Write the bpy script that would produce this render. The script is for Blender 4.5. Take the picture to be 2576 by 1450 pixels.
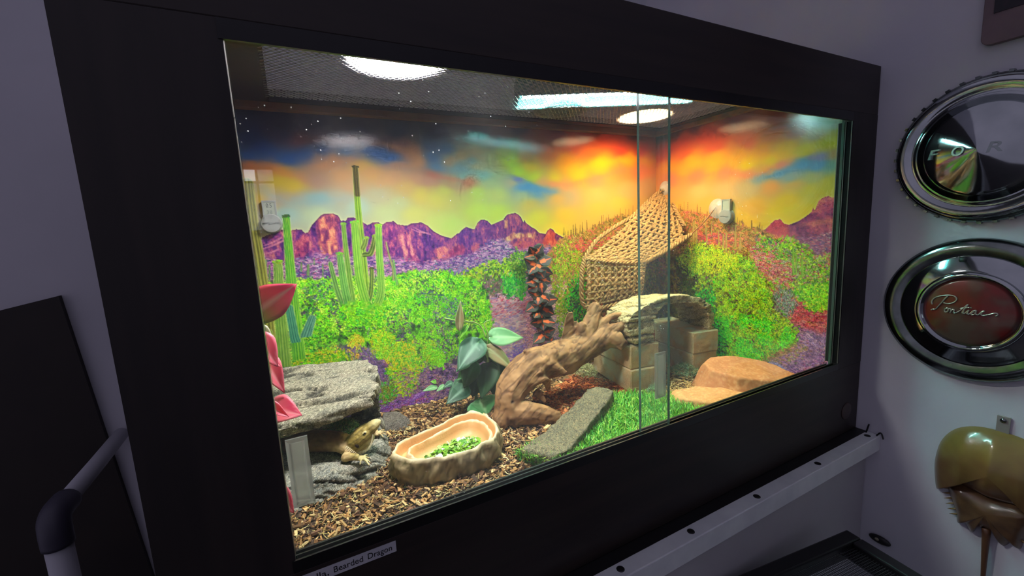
import bpy, bmesh, math, random
import numpy as np
from mathutils import Vector, Matrix, noise as mnoise

# ------------------------------------------------------------------ camera, world, exposure
for _o in list(bpy.data.objects):
    bpy.data.objects.remove(_o, do_unlink=True)
SC = bpy.context.scene
COL = SC.collection
CAM_F = 1065.1412                       # focal length in pixels of a 2576 x 1450 frame
CAM_C = np.array([0.029701, -0.445358, 0.315752])
CAM_R = np.array([[0.8835478, -0.4655038, -0.0514738], [-0.1127464, -0.1047386, -0.9880881], [0.4545674, 0.8788265, -0.1450254]])                   # rows: right, down, forward
cam_data = bpy.data.cameras.new('camera')
cam_data.sensor_width = 36.0
cam_data.lens = CAM_F / 2576 * 36.0
cam_data.clip_start = 0.01
cam = bpy.data.objects.new('camera', cam_data)
COL.objects.link(cam)
cam.matrix_world = Matrix([[CAM_R[0][i], -CAM_R[1][i], -CAM_R[2][i], CAM_C[i]] for i in range(3)] + [[0, 0, 0, 1]])
SC.camera = cam

world = bpy.data.worlds.new('dim_room')
SC.world = world
world.use_nodes = True
_bg = world.node_tree.nodes['Background']
_bg.inputs['Color'].default_value = (0.60, 0.55, 0.76, 1)
_bg.inputs['Strength'].default_value = 0.33

SC.view_settings.view_transform = 'Standard'
SC.view_settings.look = 'None'
SC.view_settings.gamma = 1.0
SC.view_settings.use_curve_mapping = False
SC.view_settings.exposure = 0.2
SC.cycles.use_denoising = True
SC.cycles.max_bounces = 6
SC.cycles.diffuse_bounces = 3
SC.cycles.glossy_bounces = 3
SC.cycles.transparent_max_bounces = 16
SC.cycles.use_adaptive_sampling = True
SC.cycles.adaptive_threshold = 0.14
SC.cycles.adaptive_min_samples = 12
SC.cycles.sample_clamp_indirect = 6.0

# ------------------------------------------------------------------ measured planes (metres)
YB, XR, ZC, FL = 0.565, 1.090, 0.580, -0.110     # back print, right print, ceiling mesh, substrate
XL = -0.085
WALL_X = 1.1155                                   # room wall with the hubcaps
WALL_Y = 0.63                                     # room wall behind the cabinet


def ray(px, py):
    return CAM_R.T @ np.array([(px - 1288.0) / CAM_F, (py - 725.0) / CAM_F, 1.0])


def gx(px, py, X):
    d = ray(px, py); return Vector(CAM_C + d * (X - CAM_C[0]) / d[0])


def gy(px, py, Y):
    d = ray(px, py); return Vector(CAM_C + d * (Y - CAM_C[1]) / d[1])


def gz(px, py, Z=FL):
    d = ray(px, py); return Vector(CAM_C + d * (Z - CAM_C[2]) / d[2])


# ------------------------------------------------------------------ helpers: materials
def srgb(r, g, b):
    def f(v):
        v /= 255.0
        return v / 12.92 if v <= 0.04045 else ((v + 0.055) / 1.055) ** 2.4
    return (f(r), f(g), f(b))


def lin_arr(a):
    a = np.clip(a, 0, 1)
    return np.where(a <= 0.04045, a / 12.92, ((a + 0.055) / 1.055) ** 2.4)


class NT:
    """small wrapper for building node trees"""
    def __init__(self, name):
        self.m = bpy.data.materials.new(name); self.m.use_nodes = True
        self.t = self.m.node_tree; self.n = self.t.nodes; self.l = self.t.links
        self.bsdf = self.n['Principled BSDF']; self.out = self.n['Material Output']

    def node(self, kind, **kw):
        nd = self.n.new(kind)
        for k, v in kw.items():
            if k in nd.inputs.keys() if hasattr(nd.inputs, 'keys') else False:
                nd.inputs[k].default_value = v
            else:
                setattr(nd, k, v)
        return nd

    def link(self, a, b):
        self.l.new(a, b)


def set_in(nd, name, val):
    nd.inputs[name].default_value = val


def mat(name, col, rough=0.6, metal=0.0, col2=None, scale=30.0, detail=6.0, lo=0.35, hi=0.65,
        bump=0.0, bscale=None, spec=0.5, stretch=(1, 1, 1), attr=None, bdist=0.002, coat=0.0,
        col3=None, scale3=8.0, trans=0.0, sss=0.0):
    """principled material: noise mix of two or three colours (or a colour attribute), optional bump"""
    t = NT(name); b = t.bsdf
    set_in(b, 'Roughness', rough); set_in(b, 'Metallic', metal); set_in(b, 'Specular IOR Level', spec)
    if coat: set_in(b, 'Coat Weight', coat)
    tc = t.n.new('ShaderNodeTexCoord')
    mp = t.n.new('ShaderNodeMapping'); mp.inputs['Scale'].default_value = stretch
    t.link(tc.outputs['Object'], mp.inputs['Vector'])
    src = None
    if attr:
        a = t.n.new('ShaderNodeAttribute'); a.attribute_name = attr; src = a.outputs['Color']
    elif col2 is None:
        set_in(b, 'Base Color', (*srgb(*col), 1))
    if col2 is not None:
        nz = t.n.new('ShaderNodeTexNoise'); set_in(nz, 'Scale', scale); set_in(nz, 'Detail', detail)
        t.link(mp.outputs[0], nz.inputs['Vector'])
        mr = t.n.new('ShaderNodeMapRange'); set_in(mr, 'From Min', lo); set_in(mr, 'From Max', hi)
        t.link(nz.outputs['Fac'], mr.inputs['Value'])
        mx = t.n.new('ShaderNodeMix'); mx.data_type = 'RGBA'
        if src is not None:
            mx.blend_type = 'MULTIPLY'; t.link(src, mx.inputs[6]); mx.inputs[7].default_value = (*srgb(*col2), 1)
        else:
            mx.inputs[6].default_value = (*srgb(*col), 1); mx.inputs[7].default_value = (*srgb(*col2), 1)
        t.link(mr.outputs[0], mx.inputs[0]); src = mx.outputs[2]
    if col3 is not None:
        nz3 = t.n.new('ShaderNodeTexNoise'); set_in(nz3, 'Scale', scale3); set_in(nz3, 'Detail', 3.0)
        t.link(tc.outputs['Object'], nz3.inputs['Vector'])
        mr3 = t.n.new('ShaderNodeMapRange'); set_in(mr3, 'From Min', 0.48); set_in(mr3, 'From Max', 0.62)
        t.link(nz3.outputs['Fac'], mr3.inputs['Value'])
        mx3 = t.n.new('ShaderNodeMix'); mx3.data_type = 'RGBA'; mx3.inputs[7].default_value = (*srgb(*col3), 1)
        t.link(src, mx3.inputs[6]); t.link(mr3.outputs[0], mx3.inputs[0]); src = mx3.outputs[2]
    if src is not None:
        t.link(src, b.inputs['Base Color'])
    if bump:
        nb = t.n.new('ShaderNodeTexNoise'); set_in(nb, 'Scale', bscale or scale); set_in(nb, 'Detail', 8.0)
        t.link(mp.outputs[0], nb.inputs['Vector'])
        bp = t.n.new('ShaderNodeBump'); set_in(bp, 'Strength', bump); set_in(bp, 'Distance', bdist)
        t.link(nb.outputs['Fac'], bp.inputs['Height']); t.link(bp.outputs[0], b.inputs['Normal'])
    if sss:
        set_in(b, 'Subsurface Weight', sss); set_in(b, 'Subsurface Radius', (0.004, 0.003, 0.002))
    if trans:
        tr = t.n.new('ShaderNodeBsdfTranslucent'); ms = t.n.new('ShaderNodeMixShader'); set_in(ms, 'Fac', trans)
        if src is not None: t.link(src, tr.inputs['Color'])
        else: set_in(tr, 'Color', (*srgb(*col), 1))
        t.link(b.outputs[0], ms.inputs[1]); t.link(tr.outputs[0], ms.inputs[2]); t.link(ms.outputs[0], t.out.inputs['Surface'])
    return t.m


def emit_mat(name, col, strength):
    t = NT(name); e = t.n.new('ShaderNodeEmission')
    set_in(e, 'Color', (*col, 1)); set_in(e, 'Strength', strength)
    t.link(e.outputs[0], t.out.inputs['Surface'])
    return t.m


# ------------------------------------------------------------------ helpers: objects
def link(o, parent=None):
    COL.objects.link(o)
    if parent is not None: o.parent = parent
    return o


def tag(o, label=None, cat=None, group=None, kind=None):
    if label: o['label'] = label
    if cat: o['category'] = cat
    if group: o['group'] = group
    if kind: o['kind'] = kind
    return o


def thing(name, label, cat, loc=(0, 0, 0), rz=0.0, group=None):
    o = bpy.data.objects.new(name, None); o.empty_display_size = 0.02
    o.location = loc; o.rotation_euler = (0, 0, rz)
    COL.objects.link(o)
    return tag(o, label, cat, group)


def shade(me, smooth=True):
    me.polygons.foreach_set('use_smooth', np.full(len(me.polygons), smooth))


def mesh_obj(name, verts, faces, m, parent=None, smooth=False, cols=None, loc=None):
    """one mesh object from verts / faces; world coordinates are kept when the parent is an Empty elsewhere"""
    me = bpy.data.meshes.new(name)
    v = np.asarray(verts, dtype=np.float64).reshape(-1, 3)
    if loc is None and parent is not None and parent.type == 'EMPTY':
        off = np.array(parent.location[:]); v = v - off
        if abs(parent.rotation_euler.z) > 1e-9:
            a = -parent.rotation_euler.z; cs, sn = math.cos(a), math.sin(a)
            v = np.stack([v[:, 0] * cs - v[:, 1] * sn, v[:, 0] * sn + v[:, 1] * cs, v[:, 2]], 1)
    if isinstance(faces, np.ndarray):
        k = faces.shape[1]
        me.vertices.add(len(v)); me.vertices.foreach_set('co', v.astype(np.float32).ravel())
        me.loops.add(faces.size); me.loops.foreach_set('vertex_index', faces.astype(np.int32).ravel())
        me.polygons.add(len(faces)); me.polygons.foreach_set('loop_start', np.arange(0, faces.size, k, dtype=np.int32))
        me.update(calc_edges=True)
    else:
        me.from_pydata([tuple(p) for p in v], [], [tuple(f) for f in faces])
    if cols is not None:
        ca = me.color_attributes.new('Col', 'FLOAT_COLOR', 'POINT')
        c4 = np.ones((len(v), 4), np.float32); ca_ = np.asarray(cols); c4[:, :ca_.shape[1]] = ca_
        ca.data.foreach_set('color', c4.ravel())
    shade(me, smooth)
    if m is not None:
        for k_ in (m if isinstance(m, (list, tuple)) else [m]): me.materials.append(k_)
    o = bpy.data.objects.new(name, me)
    if loc is not None: o.location = loc
    return link(o, parent)


def box_geo(x0, x1, y0, y1, z0, z1):
    v = [(x0, y0, z0), (x1, y0, z0), (x1, y1, z0), (x0, y1, z0), (x0, y0, z1), (x1, y0, z1), (x1, y1, z1), (x0, y1, z1)]
    f = [(0, 3, 2, 1), (4, 5, 6, 7), (0, 1, 5, 4), (1, 2, 6, 5), (2, 3, 7, 6), (3, 0, 4, 7)]
    return v, f


def join_geo(parts):
    V, F = [], []
    for v, f in parts:
        n = len(V); V += [tuple(p) for p in v]; F += [tuple(i + n for i in q) for q in f]
    return V, F


def bevel(o, w, seg=2):
    md = o.modifiers.new('bevel', 'BEVEL'); md.width = w; md.segments = seg; md.limit_method = 'ANGLE'
    return o


def box(name, x0, x1, y0, y1, z0, z1, m, parent=None, bev=0.0, rot=None, cen=None):
    v, f = box_geo(x0, x1, y0, y1, z0, z1)
    if rot is not None:
        cc = Vector(cen) if cen is not None else Vector(((x0 + x1) / 2, (y0 + y1) / 2, (z0 + z1) / 2))
        v = [tuple(rot @ (Vector(p) - cc) + cc) for p in v]
    o = mesh_obj(name, v, f, m, parent)
    if bev: bevel(o, bev)
    return o


def frame_of(d, up=Vector((0, 0, 1))):
    d = d.normalized()
    if abs(d.dot(up)) > 0.97: up = Vector((1, 0, 0))
    s = d.cross(up).normalized(); u = s.cross(d).normalized()
    return s, u


def smooth_path(pts, n):
    """Catmull-Rom through points (Vectors or tuples) -> n points"""
    P = [np.array(p[:], float) for p in pts]
    if len(P) == 2:
        return [Vector(P[0] + (P[1] - P[0]) * t) for t in np.linspace(0, 1, n)]
    P = [2 * P[0] - P[1]] + P + [2 * P[-1] - P[-2]]
    out = []
    for t in np.linspace(0, len(P) - 3 - 1e-6, n):
        i = int(t); u = t - i
        a, b, c_, d = P[i:i + 4]
        out.append(Vector(0.5 * ((2 * b) + (c_ - a) * u + (2 * a - 5 * b + 4 * c_ - d) * u * u + (3 * b - a - 3 * c_ + d) * u ** 3)))
    return out


def tube_geo(pts, radii, seg=8, cap=True, flat=1.0, up=Vector((0, 0, 1))):
    n = len(pts)
    if not hasattr(radii, '__len__'): radii = [radii] * n
    V, F = [], []
    s = u = None
    for i in range(n):
        d = (pts[min(i + 1, n - 1)] - pts[max(i - 1, 0)])
        if d.length < 1e-9: d = Vector((0, 0, 1))
        if s is None: s, u = frame_of(d, up)
        else:
            d.normalize(); s = (s - d * s.dot(d)); s = s.normalized() if s.length > 1e-6 else frame_of(d)[0]; u = s.cross(d)
        for k in range(seg):
            a = 2 * math.pi * k / seg
            V.append(tuple(pts[i] + s * (math.cos(a) * radii[i]) + u * (math.sin(a) * radii[i] * flat)))
    for i in range(n - 1):
        for k in range(seg):
            a, b = i * seg + k, i * seg + (k + 1) % seg
            F.append((a, b, b + seg, a + seg))
    if cap:
        F.append(tuple(range(seg))[::-1]); F.append(tuple(range((n - 1) * seg, n * seg)))
    return V, F


def lathe_geo(prof, seg=48, axis='z', cen=(0, 0, 0), closed=False):
    """prof: list of (r, h); revolve about axis"""
    V, F = [], []
    for r, h in prof:
        for k in range(seg):
            a = 2 * math.pi * k / seg
            p = (r * math.cos(a), r * math.sin(a), h)
            if axis == 'x': p = (p[2], p[0], p[1])
            V.append((p[0] + cen[0], p[1] + cen[1], p[2] + cen[2]))
    n = len(prof)
    for i in range(n - 1 + (1 if closed else 0)):
        j = (i + 1) % n
        for k in range(seg):
            k2 = (k + 1) % seg
            F.append((i * seg + k, i * seg + k2, j * seg + k2, j * seg + k))
    if not closed:
        if prof[0][0] > 1e-6: F.append(tuple(range(seg))[::-1])
        if prof[-1][0] > 1e-6: F.append(tuple(range((n - 1) * seg, n * seg)))
    return V, F


def organic(name, geos, m, parent=None, voxel=0.003, smooth=3, disp=None, cols=None, keep=True):
    """union closed shapes with a voxel remesh, smooth, displace each vertex by disp(co, normal) -> offset, colour by cols(co, no)"""
    V, F = join_geo(geos)
    me = bpy.data.meshes.new(name + '_src'); me.from_pydata(V, [], F); me.update()
    tmp = bpy.data.objects.new(name + '_src', me); COL.objects.link(tmp)
    md = tmp.modifiers.new('r', 'REMESH'); md.mode = 'VOXEL'; md.voxel_size = voxel
    if smooth:
        ms = tmp.modifiers.new('s', 'SMOOTH'); ms.factor = 0.5; ms.iterations = smooth
    dg = bpy.context.evaluated_depsgraph_get(); dg.update()
    ev = bpy.data.meshes.new_from_object(tmp.evaluated_get(dg))
    bpy.data.objects.remove(tmp, do_unlink=True)
    ev.name = name
    if disp is not None:
        nv = [vv.normal.copy() for vv in ev.vertices]
        for vv, nn in zip(ev.vertices, nv):
            vv.co = vv.co + disp(vv.co, nn)
        ev.update()
    if cols is not None:
        ca = ev.color_attributes.new('Col', 'FLOAT_COLOR', 'POINT')
        buf = np.ones((len(ev.vertices), 4), np.float32)
        for i, vv in enumerate(ev.vertices): buf[i, :3] = cols(vv.co, vv.normal)
        ca.data.foreach_set('color', buf.ravel())
    if parent is not None and parent.type == 'EMPTY':
        ev.transform(Matrix.Rotation(-parent.rotation_euler.z, 4, 'Z') @ Matrix.Translation(-Vector(parent.location)))
    shade(ev, True)
    ev.materials.append(m)
    o = bpy.data.objects.new(name, ev)
    return link(o, parent)


def fbm(p, oct=4, lac=2.1):
    s, a = 0.0, 0.5
    q = Vector(p)
    for _ in range(oct):
        s += a * mnoise.noise(q); q = q * lac; a *= 0.5
    return s


def mixc(a, b, t):
    t = max(0.0, min(1.0, t))
    return tuple(a[i] + (b[i] - a[i]) * t for i in range(3))


def ellipsoid_geo(cen, rx, ry, rz, rot=None, seg=16, rings=10):
    V, F = [], []
    for i in range(rings + 1):
        th = math.pi * i / rings
        for k in range(seg):
            ph = 2 * math.pi * k / seg
            p = Vector((rx * math.sin(th) * math.cos(ph), ry * math.sin(th) * math.sin(ph), rz * math.cos(th)))
            if rot is not None: p = rot @ p
            V.append(tuple(p + Vector(cen)))
    for i in range(rings):
        for k in range(seg):
            k2 = (k + 1) % seg
            F.append((i * seg + k, (i + 1) * seg + k, (i + 1) * seg + k2, i * seg + k2))
    return V, F


def prism_geo(outline, h0, h1, axes=('x', 'y', 'z')):
    """outline of (a, b) extruded along the third axis from h0 to h1 (axes names give a, b, extrude)"""
    idx = {'x': 0, 'y': 1, 'z': 2}
    n = len(outline); V = []
    for h in (h0, h1):
        for a, b in outline:
            p = [0, 0, 0]; p[idx[axes[0]]] = a; p[idx[axes[1]]] = b; p[idx[axes[2]]] = h
            V.append(tuple(p))
    F = [tuple(range(n))[::-1], tuple(range(n, 2 * n))]
    F += [(i, (i + 1) % n, (i + 1) % n + n, i + n) for i in range(n)]
    return V, F


def batch(base_v, base_f, M, T):
    """many copies of a small shape: M (n,3,3), T (n,3) -> verts, faces arrays"""
    bv = np.asarray(base_v, float); bf = np.asarray(base_f, np.int64)
    n = len(T)
    V = np.einsum('nij,kj->nki', M, bv) + T[:, None, :]
    Fa = bf[None] + (np.arange(n) * len(bv))[:, None, None]
    return V.reshape(-1, 3), Fa.reshape(-1, bf.shape[1])


def euler_mats(ax, ay, az):
    cx, sx, cy, sy, cz, sz = np.cos(ax), np.sin(ax), np.cos(ay), np.sin(ay), np.cos(az), np.sin(az)
    n = len(ax); o = np.zeros(n); l = np.ones(n)
    Rx = np.stack([l, o, o, o, cx, -sx, o, sx, cx], 1).reshape(n, 3, 3)
    Ry = np.stack([cy, o, sy, o, l, o, -sy, o, cy], 1).reshape(n, 3, 3)
    Rz = np.stack([cz, -sz, o, sz, cz, o, o, o, l], 1).reshape(n, 3, 3)
    return Rz @ Ry @ Rx


RNG = np.random.default_rng(7)
random.seed(7)
# ================================================================== ROOM
M_WALL = mat('wall_paint', (206, 205, 212), 0.75, col2=(196, 196, 204), scale=3.0, bump=0.15, bscale=220, bdist=0.0006)
M_FLOOR = mat('floor_lino', (70, 66, 66), 0.6, col2=(58, 54, 55), scale=12)


def struct(name, x0, x1, y0, y1, z0, z1, m):
    return tag(box(name, x0, x1, y0, y1, z0, z1, m), kind='structure')


struct('wall_right', WALL_X, WALL_X + 0.1, -3.2, WALL_Y + 0.1, -1.0, 1.75, M_WALL)
struct('wall_back', -2.2, WALL_X, WALL_Y, WALL_Y + 0.1, -1.0, 1.75, M_WALL)
struct('floor', -2.2, WALL_X + 0.1, -3.3, WALL_Y + 0.1, -1.06, -1.0, M_FLOOR)
# the wall behind the visitor, with the window that mirrors faintly in the glass
wx0, wx1, wz0, wz1 = -0.25, 0.005, 0.36, 0.84
V, F = join_geo([box_geo(-2.2, wx0, -3.3, -3.2, -1.0, 1.75), box_geo(wx1, WALL_X + 0.1, -3.3, -3.2, -1.0, 1.75),
                 box_geo(wx0, wx1, -3.3, -3.2, -1.0, wz0), box_geo(wx0, wx1, -3.3, -3.2, wz1, 1.75)])
tag(mesh_obj('wall_front', V, F, M_WALL), kind='structure')
M_SASH = mat('window_paint', (190, 190, 192), 0.5)
win = tag(bpy.data.objects.new('window_1', None), kind='structure'); win.location = (wx0, -3.26, wz0); COL.objects.link(win)
cxm, czm = (wx0 + wx1) / 2, wz0 + 0.37
V, F = join_geo([box_geo(wx0, wx1, -3.27, -3.22, wz0, wz0 + 0.02), box_geo(wx0, wx1, -3.27, -3.22, wz1 - 0.02, wz1),
                 box_geo(wx0, wx0 + 0.02, -3.27, -3.22, wz0 + 0.02, wz1 - 0.02), box_geo(wx1 - 0.02, wx1, -3.27, -3.22, wz0 + 0.02, wz1 - 0.02),
                 box_geo(cxm - 0.008, cxm + 0.008, -3.265, -3.235, wz0 + 0.02, wz1 - 0.02),
                 box_geo(wx0 + 0.02, wx1 - 0.02, -3.265, -3.235, czm - 0.008, czm + 0.008)])
mesh_obj('window_frame', V, F, M_SASH, win)
M_DAY = emit_mat('daylight_pane', (0.80, 0.90, 1.0), 1.0); M_DAY2 = emit_mat('open_pane', (0.86, 0.93, 1.0), 4.0)
for px0, px1 in ((wx0 + 0.02, cxm - 0.008), (cxm + 0.008, wx1 - 0.02)):
    for pz0, pz1 in ((wz0 + 0.02, czm - 0.008), (czm + 0.008, wz1 - 0.02)):
        box('pane', px0, px1, -3.258, -3.252, pz0, pz1, M_DAY2 if (px0 < cxm and pz0 > czm) else M_DAY, win)

# ================================================================== VIVARIUM CABINET
M_WOOD = mat('dark_laminate', (44, 35, 30), 0.45, col2=(33, 26, 23), scale=40, stretch=(0.12, 1, 1.6), bump=0.12, bscale=90, bdist=0.0006)
M_WOODV = mat('dark_laminate_upright', (42, 35, 32), 0.48, col2=(32, 27, 25), scale=40, stretch=(1.6, 1, 0.12), bump=0.12, bscale=90, bdist=0.0006)
M_BLACK = mat('black_plastic', (16, 16, 17), 0.32, col2=(11, 11, 12), scale=60)
M_INNER = mat('inner_board', (46, 36, 32), 0.55, col2=(36, 28, 26), scale=30, stretch=(0.2, 1, 1))
M_BATTEN = mat('batten_wood', (120, 82, 56), 0.6, col2=(96, 64, 44), scale=40, stretch=(0.15, 1, 1))
viv = thing('vivarium', 'large dark wood reptile vivarium with sliding glass front, standing on the white shelf', 'vivarium', (0.504, 0.29, -0.173))
OX0, OX1, OZ0, OZ1 = 0.0002, 1.018, -0.0052, 0.4875
PX0, PX1, PZ0, PZ1 = -0.106, 1.114, -0.173, 0.593
box('top_rail', PX0, PX1, 0, 0.018, OZ1 + 0.0118, PZ1, M_WOOD, viv, 0.0012)
box('bottom_rail', PX0, PX1, 0, 0.018, PZ0, OZ0 - 0.0130, M_WOOD, viv, 0.0012)
box('stile', PX0, OX0, 0, 0.018, OZ0 - 0.0130, OZ1 + 0.0118, M_WOODV, viv)
box('stile', OX1, PX1, 0, 0.018, OZ0 - 0.0130, OZ1 + 0.0118, M_WOODV, viv)
box('side_panel', PX0, PX0 + 0.016, 0.018, 0.60, PZ0, PZ1, M_WOOD, viv)
box('side_panel', PX1 - 0.016, PX1, 0.018, 0.60, PZ0, PZ1, M_WOOD, viv)
box('back_panel', PX0 + 0.016, PX1 - 0.016, 0.580, 0.60, PZ0, PZ1, M_WOOD, viv)
box('base_panel', PX0 + 0.016, PX1 - 0.016, 0.018, 0.580, PZ0, PZ0 + 0.016, M_INNER, viv)
# top: board around the screened opening
MX0, MX1, MY0, MY1 = 0.028, 1.040, 0.040, 0.500
V, F = join_geo([box_geo(PX0 + 0.016, MX0, 0.018, 0.580, ZC + 0.001, PZ1), box_geo(MX1, PX1 - 0.016, 0.018, 0.580, ZC + 0.001, PZ1),
                 box_geo(MX0, MX1, 0.018, MY0, ZC + 0.001, PZ1), box_geo(MX0, MX1, MY1, 0.580, ZC + 0.001, PZ1)])
mesh_obj('top_board', V, F, M_INNER, viv)
# black screen frame under the opening edge
fw = 0.022
V, F = join_geo([box_geo(MX0, MX1, MY1 - 0.004, MY1 + fw, ZC - 0.004, ZC + 0.001), box_geo(MX1 - 0.004, MX1 + fw, MY0 - fw, MY1 + fw, ZC - 0.004, ZC + 0.0005),
                 box_geo(MX0 - 0.004, MX1, MY0 - fw + 0.002, MY0, ZC - 0.004, ZC + 0.001)])
mesh_obj('screen_frame', V, F, M_BLACK, viv)
box('batten', XL, XR, YB - 0.020, YB + 0.012, ZC - 0.012, ZC + 0.001, M_BATTEN, viv)
box('batten', XR - 0.020, XR + 0.006, 0.03, YB - 0.020, ZC - 0.012, ZC + 0.001, M_BATTEN, viv)

# expanded metal screen: hexagonal strands, one part
M_MESH = mat('screen_metal', (176, 174, 178), 0.45, 0.2, col2=(150, 148, 150), scale=80)


def hex_screen(x0, x1, y0, y1, z, wc, hc, sw, th):
    segs = []
    ny = int((y1 - y0) / hc); nx = int((x1 - x0) / wc)
    for j in range(ny + 1):
        yy = y0 + j * hc; ox = (j % 2) * wc / 2
        for i in range(nx + 1):
            xx = x0 + i * wc + ox
            if xx > x1: continue
            a = (xx - wc * 0.32, yy + hc * 0.5); 
            segs.append((xx, yy - hc * 0.17, xx, yy + hc * 0.17))
            segs.append((xx, yy + hc * 0.17, xx - wc / 2, yy + hc * 0.83))
            segs.append((xx, yy + hc * 0.17, xx + wc / 2, yy + hc * 0.83))
    S = np.array(segs)
    p, q = S[:, :2], S[:, 2:]
    d = q - p; L = np.linalg.norm(d, axis=1, keepdims=True); d = d / L; nrm = np.stack([-d[:, 1], d[:, 0]], 1) * sw / 2
    q = q + d * sw * 0.3; p = p - d * sw * 0.3
    c4 = np.stack([p + nrm, p - nrm, q - nrm, q + nrm], 1)
    n = len(S); V = np.zeros((n, 8, 3))
    V[:, :4, :2] = c4; V[:, 4:, :2] = c4; V[:, :4, 2] = z; V[:, 4:, 2] = z + th
    base = np.array([(0, 1, 2, 3), (7, 6, 5, 4), (0, 4, 5, 1), (1, 5, 6, 2), (2, 6, 7, 3), (3, 7, 4, 0)])
    Fa = base[None] + (np.arange(n) * 8)[:, None, None]
    return V.reshape(-1, 3), Fa.reshape(-1, 4)


V, F = hex_screen(MX0, MX1, MY0, MY1, ZC - 0.002, 0.0105, 0.0062, 0.0013, 0.0009)
tag(mesh_obj('wire_screen', V, F, M_MESH, viv), 'fine honeycomb metal screen', kind='stuff')

# E-tracks around the opening: stepped channels
def track_geo(lips, z0, x0, x1, sgn):
    """lips: list of (y0, y1, height); channel floor at z0, sgn +1 for the sill, -1 for the head"""
    g = [box_geo(x0, x1, -0.0012, 0.0230, min(z0, z0 - sgn * 0.003), max(z0, z0 - sgn * 0.003))]
    for y0, y1, zt_ in lips: g.append(box_geo(x0, x1, y0, y1, min(z0, zt_), max(z0, zt_)))
    return join_geo(g)


TX0, TX1 = OX0 - 0.003, OX1 - 0.0002
V, F = track_geo([(-0.0012, 0.0012, -0.0046), (0.0092, 0.0110, -0.0064), (0.0205, 0.0230, -0.0098)], -0.0150, TX0, TX1, 1); mesh_obj('bottom_track', V, F, M_BLACK, viv)
V, F = track_geo([(-0.0012, 0.0012, 0.4826), (0.0092, 0.0110, 0.4858), (0.0205, 0.0230, 0.4902)], 0.4960, TX0, TX1, -1); mesh_obj('top_track', V, F, M_BLACK, viv)
M_GREY = mat('grey_edge', (60, 58, 57), 0.6); M_MATTE = mat('matte_black', (14, 14, 15), 0.85, spec=0.1)
V, F = join_geo([box_geo(OX1 - 0.0018, OX1, -0.0012, 0.0230, -0.004, 0.482)])
mesh_obj('side_track', V, F, M_MATTE, viv)
V, F = join_geo([box_geo(OX1 - 0.0030, OX1 - 0.0018, -0.0012, 0.0006, -0.004, 0.482), box_geo(OX1 - 0.0030, OX1 - 0.0018, 0.0092, 0.0106, -0.004, 0.482), box_geo(OX1 - 0.0034, OX1 - 0.0018, 0.0215, 0.0230, -0.004, 0.482)])
mesh_obj('track_rib', V, F, M_GREY, viv)
V, F = join_geo([box_geo(OX0 - 0.016, OX0 - 0.003, 0.0185, 0.0230, -0.004, 0.482)])
mesh_obj('side_track', V, F, M_BLACK, viv)


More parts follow.
